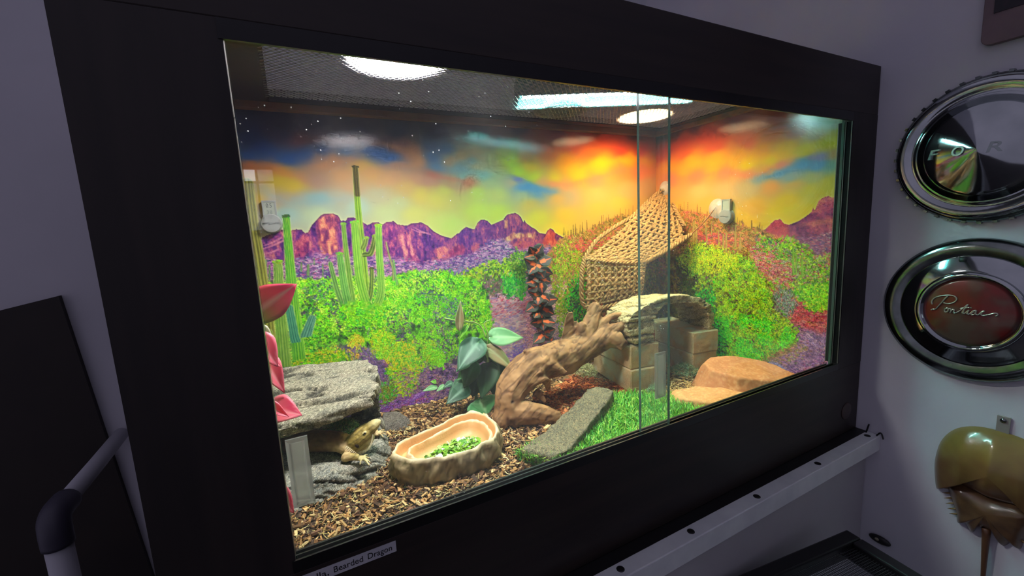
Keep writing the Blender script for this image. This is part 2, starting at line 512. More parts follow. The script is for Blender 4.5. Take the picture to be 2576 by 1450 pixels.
def glass_mat(name, dust):
    t = NT(name); t.n.remove(t.bsdf)
    tr = t.n.new('ShaderNodeBsdfTransparent'); set_in(tr, 'Color', (0.965, 0.985, 0.978, 1))
    gl = t.n.new('ShaderNodeBsdfGlossy'); set_in(gl, 'Roughness', 0.0); set_in(gl, 'Color', (1, 1, 1, 1))
    lw = t.n.new('ShaderNodeLayerWeight'); set_in(lw, 'Blend', 0.5)
    pw = t.n.new('ShaderNodeMath'); pw.operation = 'POWER'; t.link(lw.outputs['Facing'], pw.inputs[0]); pw.inputs[1].default_value = 5.0
    fr = t.n.new('ShaderNodeMath'); fr.operation = 'MULTIPLY_ADD'; t.link(pw.outputs[0], fr.inputs[0]); fr.inputs[1].default_value = 0.9; fr.inputs[2].default_value = 0.035
    m1 = t.n.new('ShaderNodeMixShader'); t.link(fr.outputs[0], m1.inputs[0]); t.link(tr.outputs[0], m1.inputs[1]); t.link(gl.outputs[0], m1.inputs[2])
    if not dust:
        t.link(m1.outputs[0], t.out.inputs['Surface']); return t.m
    # a thin film of dust and specks on the pane
    tc = t.n.new('ShaderNodeTexCoord')
    n1 = t.n.new('ShaderNodeTexNoise'); set_in(n1, 'Scale', 5.0); set_in(n1, 'Detail', 5.0)
    t.link(tc.outputs['Object'], n1.inputs['Vector'])
    r1 = t.n.new('ShaderNodeMapRange'); set_in(r1, 'From Min', 0.35); set_in(r1, 'From Max', 0.75); set_in(r1, 'To Min', 0.001); set_in(r1, 'To Max', dust)
    t.link(n1.outputs['Fac'], r1.inputs['Value'])
    vo = t.n.new('ShaderNodeTexVoronoi'); set_in(vo, 'Scale', 190.0); t.link(tc.outputs['Object'], vo.inputs['Vector'])
    r2 = t.n.new('ShaderNodeMapRange'); set_in(r2, 'From Min', 0.16); set_in(r2, 'From Max', 0.08); set_in(r2, 'To Min', 0.0); set_in(r2, 'To Max', 1.0)
    t.link(vo.outputs['Distance'], r2.inputs['Value'])
    sp = t.n.new('ShaderNodeSeparateColor'); t.link(vo.outputs['Color'], sp.inputs[0])
    gt = t.n.new('ShaderNodeMath'); gt.operation = 'GREATER_THAN'; t.link(sp.outputs[0], gt.inputs[0]); gt.inputs[1].default_value = 0.90
    n3 = t.n.new('ShaderNodeTexNoise'); set_in(n3, 'Scale', 9.0); set_in(n3, 'Detail', 2.0); t.link(tc.outputs['Object'], n3.inputs['Vector'])
    r3 = t.n.new('ShaderNodeMapRange'); set_in(r3, 'From Min', 0.46); set_in(r3, 'From Max', 0.66); set_in(r3, 'To Min', 0.0); set_in(r3, 'To Max', 0.55)
    t.link(n3.outputs['Fac'], r3.inputs['Value'])
    mu = t.n.new('ShaderNodeMath'); mu.operation = 'MULTIPLY'; t.link(r2.outputs[0], mu.inputs[0]); t.link(gt.outputs[0], mu.inputs[1])
    mu2 = t.n.new('ShaderNodeMath'); mu2.operation = 'MULTIPLY'; t.link(mu.outputs[0], mu2.inputs[0]); t.link(r3.outputs[0], mu2.inputs[1])
    ad = t.n.new('ShaderNodeMath'); ad.operation = 'ADD'; ad.use_clamp = True; t.link(r1.outputs[0], ad.inputs[0]); t.link(mu2.outputs[0], ad.inputs[1])
    di = t.n.new('ShaderNodeBsdfTranslucent'); set_in(di, 'Color', (0.85, 0.88, 0.92, 1))
    m2 = t.n.new('ShaderNodeMixShader'); t.link(ad.outputs[0], m2.inputs[0]); t.link(m1.outputs[0], m2.inputs[1]); t.link(di.outputs[0], m2.inputs[2])
    t.link(m2.outputs[0], t.out.inputs['Surface'])
    return t.m


M_GLASS = glass_mat('pane_glass', 0.014)
M_GLASS2 = glass_mat('clean_glass', 0)
M_GEDGE = mat('glass_edge', (70, 92, 84), 0.15, spec=0.6, trans=0.35)
M_ACRYL = NT('clear_acrylic')
_tr = M_ACRYL.n.new('ShaderNodeBsdfTransparent'); set_in(_tr, 'Color', (0.9, 0.92, 0.92, 1))
_mx = M_ACRYL.n.new('ShaderNodeMixShader'); set_in(_mx, 'Fac', 0.55)
set_in(M_ACRYL.bsdf, 'Base Color', (0.46, 0.45, 0.42, 1)); set_in(M_ACRYL.bsdf, 'Roughness', 0.2)
_tl = M_ACRYL.n.new('ShaderNodeBsdfTranslucent'); set_in(_tl, 'Color', (0.50, 0.47, 0.41, 1)); _m3 = M_ACRYL.n.new('ShaderNodeMixShader'); set_in(_m3, 'Fac', 0.6)
M_ACRYL.link(M_ACRYL.bsdf.outputs[0], _m3.inputs[1]); M_ACRYL.link(_tl.outputs[0], _m3.inputs[2])
M_ACRYL.link(_tr.outputs[0], _mx.inputs[1]); M_ACRYL.link(_m3.outputs[0], _mx.inputs[2]); M_ACRYL.link(_mx.outputs[0], M_ACRYL.out.inputs['Surface'])
M_ACRYL = M_ACRYL.m


def pane(x0, x1, y0, y1, z0, z1, label):
    v, f = box_geo(x0, x1, y0, y1, z0, z1)
    o = mesh_obj('glass_pane', v, f, [M_GLASS, M_GEDGE], viv)
    for i, p in enumerate(o.data.polygons):
        if i in (3, 5): p.material_index = 1
    return tag(o, label)


pane_l = pane(0.0016, 0.5285, 0.0030, 0.0075, -0.0120, 0.4930, 'dusty left sliding glass pane')
pane_r = pane(0.478, 1.0160, 0.0125, 0.0170, -0.0120, 0.4930, 'right sliding glass pane')


def handle(x, z, w=0.0195, h=0.0715):
    yf = 0.0029
    prof = [(0, 0), (0.004, -0.006)]
    V, F = [], []
    rings = [(0, 0.0), (0.0, -0.0022), (0.0030, -0.0040), (0.0034, -0.0040), (0.0044, -0.0016), (0.0052, -0.0012)]
    for ins, yy in rings:
        for sx, sz in ((0, 0), (1, 0), (1, 1), (0, 1)):
            V.append((x + ins + sx * (w - 2 * ins), yf + yy, z + ins + sz * (h - 2 * ins)))
    for i in range(len(rings) - 1):
        for k in range(4):
            F.append((i * 4 + k, i * 4 + (k + 1) % 4, (i + 1) * 4 + (k + 1) % 4, (i + 1) * 4 + k))
    n = len(V); F.append((n - 4, n - 3, n - 2, n - 1)); F.append((3, 2, 1, 0))
    o = mesh_obj('handle', np.array(V) - np.array(viv.location[:]), F, M_ACRYL, pane_l, loc=(0, 0, 0))
    return tag(o, 'clear recessed finger pull')


handle(0.0050, 0.0500)
handle(0.4960, 0.0440, w=0.0215)
V, F = lathe_geo([(0.019, 0.0), (0.019, 0.0012), (0.0165, 0.002), (0.0, 0.0022)], 28)
V = [(1.0655 + p[0], -p[2], -0.122 + p[1]) for p in V]
o = mesh_obj('cover_cap', V, [f[::-1] for f in F], mat('cap_brown', (74, 60, 54), 0.4, col2=(60, 48, 44), scale=120), viv, smooth=True)

# ================================================================== LAMPS (resting on the screen)
M_ALU = mat('spun_aluminium', (190, 190, 192), 0.3, 0.9)
M_LBLK = mat('lamp_black', (20, 20, 22), 0.4)


def dome_lamp(name, label, x, y, r, col, power, bulb=True):
    t = thing(name, label, 'lamp', (x, y, ZC + 0.0005))
    prof = [(r, 0.0), (r, 0.004), (r * 0.93, 0.03), (r * 0.7, 0.065), (r * 0.36, 0.085), (r * 0.36, 0.088), (r * 0.74, 0.068), (r * 0.97, 0.032), (r * 1.05, 0.004), (r * 1.05, 0.0)]
    V, F = lathe_geo(prof, 40, closed=True)
    mesh_obj('reflector', V, F, M_ALU, t, smooth=True, loc=(0, 0, 0))
    V, F = lathe_geo([(r * 0.36, 0.084), (r * 0.36, 0.125), (0.012, 0.135), (0.012, 0.15)], 24)
    mesh_obj('socket', V, F, M_LBLK, t, smooth=True, loc=(0, 0, 0))
    if bulb:
        V, F = lathe_geo([(r * 0.3, 0.083), (r * 0.55, 0.066), (r * 0.84, 0.044), (r * 0.86, 0.036), (r * 0.80, 0.030), (0.0, 0.0285)], 40)
        mesh_obj('bulb', V, F, emit_mat(name + '_glow', col, power), t, smooth=True, loc=(0, 0, 0))
    else:
        V, F = lathe_geo([(r * 0.25, 0.083), (r * 0.55, 0.06), (r * 0.6, 0.045), (0.0, 0.042)], 30)
        mesh_obj('bulb', V, F, mat('ceramic_heater', (150, 120, 96), 0.6), t, smooth=True, loc=(0, 0, 0))
    return t


dome_lamp('dome_lamp', 'bright white dome lamp shining through the screen at the left', 0.213, 0.256, 0.076, (1.0, 0.95, 0.97), 265.0)
dome_lamp('heat_lamp', 'warm yellow heat lamp above the woven hammock', 0.886, 0.408, 0.066, (1.0, 0.70, 0.36), 215.0)
dome_lamp('ceramic_heater', 'unlit round dome between the teal tube and the warm lamp', 0.640, 0.432, 0.062, (1, 1, 1), 0.0, bulb=False)
# fluorescent hood, lying diagonally
ta, tb = Vector((0.505, 0.398, 0)), Vector((0.870, 0.235, 0))
tdir = (tb - ta); tl = tdir.length
tube = thing('tube_light', 'teal glowing fluorescent tube hood lying diagonally on the screen', 'lamp', (ta.x, ta.y, ZC + 0.0005), math.atan2(tdir.y, tdir.x))
hw = 0.048
prof = [(-hw, 0.0), (-hw, 0.020), (-hw * 0.6, 0.048), (hw * 0.6, 0.048), (hw, 0.020), (hw, 0.0), (hw - 0.003, 0.0), (hw - 0.003, 0.019), (hw * 0.58, 0.045), (-hw * 0.58, 0.045), (-hw + 0.003, 0.019), (-hw + 0.003, 0.0)]
V, F = prism_geo(prof, 0.0, tl, ('y', 'z', 'x'))
V2, F2 = join_geo([(V, F), box_geo(-0.004, 0.0, -hw, hw, 0.0, 0.046), box_geo(tl, tl + 0.004, -hw, hw, 0.0, 0.046)])
M_HOOD = mat('hood_teal_reflector', (16, 84, 88), 0.6)
mesh_obj('hood', V2, F2, M_HOOD, tube, loc=(0, 0, 0))
M_TUBES = (emit_mat('tube_glow_white', (0.56, 1.0, 0.97), 165.0), emit_mat('tube_glow_teal', (0.03, 1.0, 0.86), 36.0))
for yy, M_TUBE in ((0.020, M_TUBES[0]), (-0.020, M_TUBES[1])):
    pts = [Vector((0.012 + (tl - 0.024) * i / 6, yy, 0.024)) for i in range(7)]
    V, F = tube_geo(pts, 0.012, 14)
    mesh_obj('tube', V, F, M_TUBE, tube, smooth=True, loc=(0, 0, 0))
# ================================================================== DESERT BACKDROP PRINT
def vnoise(u, v, seed):
    """value noise on arrays"""
    iu, iv = np.floor(u).astype(np.int64), np.floor(v).astype(np.int64)
    fu, fv = u - iu, v - iv
    fu, fv = fu * fu * (3 - 2 * fu), fv * fv * (3 - 2 * fv)

    def h(a, b):
        n = (a * 374761393 + b * 668265263 + seed * 974711) & 0x7fffffff
        n = ((n ^ (n >> 13)) * 1274126177) & 0x7fffffff
        return ((n ^ (n >> 16)) & 0xffff) / 65535.0
    a, b, c_, d = h(iu, iv), h(iu + 1, iv), h(iu, iv + 1), h(iu + 1, iv + 1)
    return (a * (1 - fu) + b * fu) * (1 - fv) + (c_ * (1 - fu) + d * fu) * fv


def vfbm(u, v, seed, octv=4):
    s, a, tot = 0, 0.5, 0
    for k in range(octv):
        s = s + a * vnoise(u, v, seed + 17 * k); tot += a
        u, v, a = u * 2.03, v * 2.03, a * 0.5
    return s / tot


class Canvas:
    """print on a plane: columns along the wall (metres), rows from the top down"""
    def __init__(self, u0, u1, z0, z1, step, to_uv, seed):
        self.u0, self.u1, self.z0, self.z1, self.st = u0, u1, z0, z1, step
        self.w = int(round((u1 - u0) / step)) + 1; self.h = int(round((z1 - z0) / step)) + 1
        self.U, self.Z = np.meshgrid(np.linspace(u0, u1, self.w), np.linspace(z1, z0, self.h))
        self.img = np.zeros((self.h, self.w, 3)); self.tex = np.zeros((self.h, self.w)); self.to = to_uv; self.rng = np.random.default_rng(seed); self.seed = seed

    def ij(self, px, py):
        u, z = self.to(px, py)
        return (u - self.u0) / self.st, (self.z1 - z) / self.st

    def ij_arr(self, P):
        if not hasattr(self, 'Hm'):      # the wall is a plane: four point pairs give the exact map
            src = [(700, 400), (1600, 420), (1500, 900), (800, 950)] if self.seed == 11 else [(1660, 400), (2080, 360), (2060, 900), (1680, 850)]
            A, b_ = [], []
            for x, y in src:
                i, j = self.ij(x, y)
                A += [[x, y, 1, 0, 0, 0, -i * x, -i * y], [0, 0, 0, x, y, 1, -j * x, -j * y]]; b_ += [i, j]
            self.Hm = np.append(np.linalg.solve(np.array(A), np.array(b_)), 1).reshape(3, 3)
        q = np.concatenate([np.asarray(P, float), np.ones((len(P), 1))], 1) @ self.Hm.T
        return q[:, :2] / q[:, 2:]

    def pts(self, poly):
        return np.array([self.ij(*p) for p in poly])

    def mask(self, poly, soft=0.0, wob=0.0, wscale=0.01):
        P = self.pts(poly)
        X, Y = np.meshgrid(np.arange(self.w, dtype=float), np.arange(self.h, dtype=float))
        if wob:
            if not hasattr(self, 'wc'): self.wc = {}
            if wscale not in self.wc:
                self.wc[wscale] = ((vfbm(self.U / wscale, self.Z / wscale, self.seed + 5, 3) - 0.5) * 2, (vfbm(self.U / wscale, self.Z / wscale, self.seed + 9, 3) - 0.5) * 2)
            X = X + self.wc[wscale][0] * wob
            Y = Y + self.wc[wscale][1] * wob
        pad = int(wob + 3)
        x0, x1 = int(max(0, P[:, 0].min() - pad)), int(min(self.w, P[:, 0].max() + pad + 1))
        y0, y1 = int(max(0, P[:, 1].min() - pad)), int(min(self.h, P[:, 1].max() + pad + 1))
        m = np.zeros((self.h, self.w))
        if x1 <= x0 or y1 <= y0: return m
        xs, ys = X[y0:y1, x0:x1], Y[y0:y1, x0:x1]
        ins = np.zeros(xs.shape, bool); n = len(P)
        for i in range(n):
            (xa, ya), (xb, yb) = P[i], P[(i + 1) % n]
            if ya == yb: continue
            c_ = (ya > ys) != (yb > ys)
            ins ^= c_ & (xs < (xb - xa) * (ys - ya) / (yb - ya) + xa)
        m[y0:y1, x0:x1] = ins
        if soft: m = self.blur(m, soft)
        return m

    def blur(self, a, r):
        r = int(max(1, r))
        for _ in range(2):
            for ax in (0, 1):
                p = np.pad(a, [(r + 1, r) if k == ax else (0, 0) for k in range(2)], mode='edge')
                c_ = np.cumsum(p, axis=ax)
                a = (c_[2 * r + 1:] - c_[:-2 * r - 1]) / (2 * r + 1) if ax == 0 else (c_[:, 2 * r + 1:] - c_[:, :-2 * r - 1]) / (2 * r + 1)
        return a

    def fill(self, m, col):
        col = np.asarray(col, float)
        if col.ndim == 1: col = col / 255.0
        self.img = self.img * (1 - m[..., None]) + col * m[..., None]

    def ramp(self, val, stops):
        """piecewise colour ramp over an array"""
        xs = [s[0] for s in stops]
        return np.stack([np.interp(val, xs, [s[1][k] / 255.0 for s in stops]) for k in range(3)], -1)

    def noise(self, su, sz, seed, octv=4):
        return vfbm(self.U / su, self.Z / sz, self.seed * 31 + seed, octv)

    def rbf(self, pts, sharp=3.4, warp=6.0):
        P = np.array([list(self.ij(p[0], p[1])) + list(p[2:5]) for p in pts])
        ws = 4
        X, Y = np.meshgrid(np.arange(0, self.w, ws, dtype=float), np.arange(0, self.h, ws, dtype=float))
        Us, Zs = self.U[::ws, ::ws], self.Z[::ws, ::ws]
        X = X + (vfbm(Us / 0.05, Zs / 0.03, self.seed + 3) - 0.5) * 2 * warp; Y = Y + (vfbm(Us / 0.05, Zs / 0.03, self.seed + 4) - 0.5) * 2 * warp
        num = np.zeros(X.shape + (3,)); den = np.zeros(X.shape)
        for x, y, r, g, b in P:
            d2 = ((X - x) ** 2 + ((Y - y) * 1.5) ** 2) + 36.0
            w = d2 ** (-sharp / 2)
            num += w[..., None] * np.array([r, g, b]); den += w
        sm = num / den[..., None] / 255.0
        yi = np.clip(np.arange(self.h) / ws, 0, sm.shape[0] - 1.001); xi = np.clip(np.arange(self.w) / ws, 0, sm.shape[1] - 1.001)
        y0, x0 = yi.astype(int), xi.astype(int); fy, fx = (yi - y0)[:, None, None], (xi - x0)[None, :, None]
        y1, x1 = np.minimum(y0 + 1, sm.shape[0] - 1), np.minimum(x0 + 1, sm.shape[1] - 1)
        return (sm[y0][:, x0] * (1 - fx) + sm[y0][:, x1] * fx) * (1 - fy) + (sm[y1][:, x0] * (1 - fx) + sm[y1][:, x1] * fx) * fy

    def dab(self, x, y, rx, ry, ang, col, a=1.0):
        R = int(max(rx, ry) + 2); xi, yi = int(round(x)), int(round(y))
        x0, x1, y0, y1 = max(0, xi - R), min(self.w, xi + R + 1), max(0, yi - R), min(self.h, yi + R + 1)
        if x1 <= x0 or y1 <= y0: return
        X = np.arange(x0, x1)[None, :] - x; Y = np.arange(y0, y1)[:, None] - y
        c_, s = math.cos(ang), math.sin(ang)
        q = ((X * c_ + Y * s) / rx) ** 2 + ((-X * s + Y * c_) / ry) ** 2
        m = np.clip((1.25 - q) * 1.6, 0, 1) * a
        self.img[y0:y1, x0:x1] = self.img[y0:y1, x0:x1] * (1 - m[..., None]) + np.asarray(col) * m[..., None]

    def scatter(self, poly, n, cols, r=(1.0, 2.6), asp=1.6, ang=(-1.2, 1.2), a=0.85, clump=None, order=True, wts=None, jit=14, leaves=1, spread=5.0):
        """scatter leafy dabs of the given colours inside a polygon (photo pixels of this wall)"""
        P = np.array(poly, float); rng = self.rng
        x0, y0 = P.min(0); x1, y1 = P.max(0)
        pts = []
        while len(pts) < n:
            q = rng.uniform((x0, y0), (x1, y1), (max(400, 2 * n), 2))
            ins = np.zeros(len(q), bool)
            for i in range(len(P)):
                (xa, ya), (xb, yb) = P[i], P[(i + 1) % len(P)]
                if ya == yb: continue
                ins ^= ((ya > q[:, 1]) != (yb > q[:, 1])) & (q[:, 0] < (xb - xa) * (q[:, 1] - ya) / (yb - ya) + xa)
            q = q[ins]
            if clump is not None and len(q):
                nz = vfbm(q[:, 0] / clump[0], q[:, 1] / clump[0], clump[1], 3)
                q = q[(nz > clump[2]) & (nz < (clump[3] if len(clump) > 3 else 9))]
            pts.extend(q.tolist())
            if len(q) == 0: break
        pts = np.array(pts[:n])
        if not len(pts): return
        pts = pts + rng.normal(0, spread, pts.shape)
        if order: pts = pts[np.argsort(pts[:, 1])]
        n = len(pts)
        cols = np.array(cols, float)[rng.integers(0, len(cols), n)] + rng.normal(0, jit, (n, 3)) * np.array([0.8, 0.8, 0.6]) + rng.normal(0, jit * 0.6, (n, 1))
        cols = np.clip(cols, 4, 255) / 255.0
        for _ in range(leaves):
            q = pts + (rng.normal(0, 2.4, pts.shape) if leaves > 1 else 0)
            I = self.ij_arr(q); rr = rng.uniform(r[0], r[1], n); aa = rng.uniform(ang[0], ang[1], n)
            for k in range(n):
                self.dab(I[k, 0], I[k, 1], rr[k] * asp, rr[k] / asp ** 0.3, aa[k], cols[k], a)

    def stroke(self, pts, w0, w1, col, a=1.0, n=None):
        P = smooth_path([Vector((*self.ij(*p), 0)) for p in pts], n or max(8, int(sum(math.dist(pts[i], pts[i + 1]) for i in range(len(pts) - 1)) / 1.5)))
        for k, p in enumerate(P):
            t = k / max(1, len(P) - 1)
            w = w0 + (w1 - w0) * t
            self.dab(p.x, p.y, w, w, 0, np.array(col) / 255.0, a)

    def wisp(self, pts, w, col, a=0.6):
        """soft cloud streak along a path"""
        P = self.ij_arr([p for p in pts]); Q = np.array([[q.x, q.y] for q in smooth_path([Vector((*p, 0)) for p in P], 26)])
        pad = w * 3
        x0, x1 = int(max(0, Q[:, 0].min() - pad)), int(min(self.w, Q[:, 0].max() + pad)); y0, y1 = int(max(0, Q[:, 1].min() - pad)), int(min(self.h, Q[:, 1].max() + pad))
        if x1 <= x0 or y1 <= y0: return
        X, Y = np.meshgrid(np.arange(x0, x1, dtype=float), np.arange(y0, y1, dtype=float))
        wn = (vfbm(self.U[y0:y1, x0:x1] / 0.02, self.Z[y0:y1, x0:x1] / 0.012, self.seed + 51, 3) - 0.5) * w * 1.6
        best = np.full(X.shape, 1e9); tt = np.zeros(X.shape)
        for k, (qx, qy) in enumerate(Q):
            d2 = ((X - qx) * 0.75) ** 2 + (Y + wn - qy) ** 2; b = d2 < best; best = np.where(b, d2, best); tt = np.where(b, k / 25.0, tt)
        m = np.exp(-best / (w * w)) * a * np.clip(4.5 * tt * (1 - tt) + 0.35, 0, 1)
        self.img[y0:y1, x0:x1] = self.img[y0:y1, x0:x1] * (1 - m[..., None]) + np.array(col) / 255.0 * m[..., None]

    def cactus(self, spine, w, col, lite, dark, ribs=5, flower=None, halo=True, wtop=None):
        """ribbed saguaro column along a spine from top to bottom; widths in photo pixels"""
        sc = abs(self.ij(spine[0][0] + 10, spine[0][1])[0] - self.ij(*spine[0])[0]) / 10.0
        P = smooth_path([Vector((*self.ij(*p), 0)) for p in spine], 90)
        wtop = wtop or w * 0.8
        A = np.array([[p.x, p.y] for p in P])
        T = np.gradient(A, axis=0); T /= np.linalg.norm(T, axis=1, keepdims=True) + 1e-9
        L = np.concatenate([[0], np.cumsum(np.linalg.norm(np.diff(A, axis=0), axis=1))])
        hw = sc * 0.5 * (wtop + (w - wtop) * np.linspace(0, 1, len(P)))
        x0, x1 = int(max(0, A[:, 0].min() - hw.max() - 3)), int(min(self.w, A[:, 0].max() + hw.max() + 4))
        y0, y1 = int(max(0, A[:, 1].min() - hw.max() - 3)), int(min(self.h, A[:, 1].max() + 4))
        if x1 <= x0 or y1 <= y0: return
        X, Y = np.meshgrid(np.arange(x0, x1, dtype=float), np.arange(y0, y1, dtype=float))
        best = np.full(X.shape, 1e9); S = np.zeros(X.shape); Lp = np.zeros(X.shape); H = np.ones(X.shape)
        for k in range(len(P)):
            d2 = (X - A[k, 0]) ** 2 + (Y - A[k, 1]) ** 2
            s = (X - A[k, 0]) * (-T[k, 1]) + (Y - A[k, 1]) * T[k, 0]
            b = d2 < best
            best = np.where(b, d2, best); S = np.where(b, -s, S); Lp = np.where(b, L[k], Lp); H = np.where(b, hw[k], H)
        D = np.sqrt(best)
        m = np.clip(H - D + 0.5, 0, 1); hm = np.clip(H + 1.3 - D, 0, 1) * 0.55
        q = np.clip(S / H, -1, 1)
        rib = 0.5 + 0.5 * np.cos(np.arcsin(q) * ribs * 2)
        tone = 0.30 + 0.45 * rib * (1 - 0.35 * np.abs(q)) + 0.18 * (vfbm(X / 3.0, Lp / 9.0, self.seed + 77, 3) - 0.5) + 0.22 * np.clip(q, 0, 1) ** 3
        bands = vfbm(Lp / 5.0, Lp * 0 + 3.3, self.seed + 41, 3); tone = tone - 0.25 * np.clip(bands - 0.6, 0, 1)
        colr = self.ramp(tone, [(0.15, dark), (0.5, col), (0.85, lite)])
        sub = self.img[y0:y1, x0:x1]
        if halo: sub = sub * (1 - hm[..., None]) + np.array((232, 240, 150)) / 255.0 * hm[..., None]
        self.img[y0:y1, x0:x1] = sub * (1 - m[..., None]) + colr * m[..., None]
        self.tex[y0:y1, x0:x1] *= 1 - 0.75 * m
        if flower is not None:
            for _ in range(34):
                a_ = self.rng.uniform(0, 2 * math.pi); rr = self.rng.uniform(0, 1) ** 0.5
                self.dab(A[0, 0] + math.cos(a_) * rr * hw[0] * 1.25, A[0, 1] - hw[0] * 0.55 + math.sin(a_) * rr * hw[0] * 0.5, 1.3, 1.0, 0,
                         np.clip(np.array(flower) + self.rng.normal(0, 22, 3), 5, 255) / 255.0, 0.9)


BACK_UV = lambda px, py: (lambda p: (p.x, p.z))(gy(px, py, YB))
SIDE_UV = lambda px, py: (lambda p: (-p.y, p.z))(gx(px, py, XR))      # left to right on the wall = towards the viewer
Z_LO, Z_HI = -0.128, 0.572

SKY_BACK = [(590,262,52,60,98),(700,268,52,56,90),(850,270,56,64,100),(1000,285,60,68,104),(1150,295,58,56,88),(1300,318,66,48,76),(1400,325,90,50,66),(1500,330,112,58,62),(1600,335,118,74,66),  # sky tints as lit: heat lamp's warm cast is in the right-hand oranges
 (600,320,52,66,128),(700,310,66,64,110),(800,305,66,64,104),(900,320,70,72,110),(1000,330,66,74,112),(1100,335,62,70,112),(1200,335,66,58,92),
 (620,345,48,76,156),(700,338,78,76,130),(755,352,128,92,118),(800,338,98,84,122),(850,335,88,84,122),(620,395,46,96,178),(720,398,60,106,182),(660,372,56,88,168),(770,385,72,106,172),(810,378,80,112,172),(870,382,84,122,172),(950,382,66,110,176),(985,398,64,110,178),
 (950,362,120,102,128),(1000,372,158,112,116),(1036,386,192,134,108),(1054,406,204,146,108),(1000,412,176,140,128),(1090,368,84,104,148),(1090,398,84,116,162),
 (630,414,222,136,92),(680,424,228,140,90),(705,436,226,172,64),(700,456,222,192,62),(740,462,218,188,70),(755,445,205,150,110),(790,452,188,148,126),(640,446,224,180,120),(652,500,218,174,60),(668,520,206,180,110),(700,502,196,168,140),(735,490,176,176,164),(800,500,150,186,186),(655,545,196,184,152),(720,540,166,196,186),(800,545,190,208,166),
 (860,440,218,164,114),(815,415,216,154,112),(800,395,176,142,132),(840,400,206,150,118),(905,418,228,188,84),(930,440,224,172,104),(970,460,216,168,112),(880,465,210,168,126),(880,395,190,148,128),(1000,440,206,158,118),(950,488,192,186,146),(860,490,192,182,152),(1000,510,192,196,140),(1050,445,202,150,118),(1020,470,214,178,104),(1080,455,196,140,118),(1060,490,216,192,90),(1100,500,212,196,90),(1050,540,206,202,106),(980,540,192,202,140),(900,520,176,200,176),
 (1120,378,72,104,150),(1100,420,92,128,164),(1130,408,168,144,118),(1165,392,190,140,96),(1190,378,186,138,100),(1210,392,176,140,104),(1155,425,120,140,150),(1185,408,128,138,140),(1160,445,130,162,154),(1215,442,132,158,144),(1180,462,200,112,78),(1090,442,190,114,92),(1140,456,186,140,100),(1120,482,202,192,90),(1200,490,188,192,84),(1230,462,170,166,116),(1200,422,178,150,108),
 (1285,402,186,176,44),(1262,392,180,150,62),(1240,400,172,142,92),(1330,418,226,166,36),(1305,432,190,190,40),(1345,448,206,192,42),(1250,350,106,64,78),(1330,366,152,70,70),(1320,395,190,120,60),(1380,390,212,110,56),(1440,362,214,82,56),(1520,350,242,86,50),(1560,372,246,80,44),(1480,382,242,116,48),(1610,388,240,74,44),(1400,345,150,68,66),(1470,340,178,70,62),
 (1420,410,246,150,36),(1510,412,255,182,24),(1580,402,255,168,28),(1625,404,246,140,44),(1450,436,248,184,34),(1395,450,234,186,40),(1500,432,252,166,44),(1560,428,246,132,68),(1610,430,238,120,72),(1420,468,236,150,90),(1390,462,232,140,92),(1500,452,240,142,92),
 (1302,451,112,112,164),(1290,465,190,158,120),(1330,472,78,130,178),(1306,473,100,138,176),(1350,480,100,140,172),(1390,484,140,146,152),(1430,490,202,160,112),(1360,458,226,150,96),(1500,490,226,172,90),(1580,480,228,166,96),(1630,470,220,154,92),(1250,490,192,182,100),(1310,490,170,168,130),(1200,530,192,200,80),(1330,515,206,166,80),(1400,500,226,160,82),(1420,540,236,176,58),(1500,530,240,176,68),(1560,515,246,182,70),(1630,515,240,170,74),(1350,550,216,188,58),(1250,540,192,196,74),(1130,565,190,206,100),(1100,560,200,206,108),(1400,580,240,190,50)]
SKY_SIDE = [(1660,345,84,62,62),(1700,330,102,64,66),(1750,312,112,64,74),(1850,285,122,66,76),(1950,290,150,84,86),(2050,305,150,160,156),(2100,312,156,186,170),  # oranges here carry the warm cast of the heat lamp too
 (1680,372,222,78,48),(1720,352,236,84,50),(1780,340,236,80,50),(1660,398,226,80,44),(1720,384,246,102,40),(1800,368,246,94,48),(1880,350,216,100,64),(1940,340,192,110,72),(2000,330,166,110,98),(2050,340,172,152,112),
 (2100,346,182,178,38),(2088,362,192,192,34),(2040,372,204,182,38),(1680,420,252,152,38),(1740,404,255,172,18),(1800,400,252,166,24),(1860,390,232,150,44),(1920,378,222,142,54),(1980,378,216,172,38),
 (1720,430,252,160,44),(1800,425,246,160,34),(1880,414,226,186,34),(1940,400,216,186,34),(1690,450,222,128,88),(1750,445,236,124,74),(1820,434,236,130,80),(1880,440,226,140,86),(1930,425,226,156,68),(1962,414,216,130,108),
 (1900,456,166,156,130),(1960,436,122,150,166),(2020,414,80,140,186),(2060,414,70,140,192),(2085,420,112,162,150),(2060,396,124,130,178),(2100,390,182,150,100),(1990,442,132,156,156),(2050,440,172,172,110),
 (1700,490,232,156,80),(1760,480,226,172,96),(1820,480,216,166,96),(1880,475,202,166,106),(1940,468,226,150,80),(2000,462,206,160,80),(2085,460,192,180,70),(1700,520,240,166,60),(1780,512,240,166,68),(1900,520,226,162,60),(1980,510,216,176,50),(2050,480,196,180,54),(2000,530,216,186,44),(1950,545,222,186,44),(1880,555,236,176,44)]


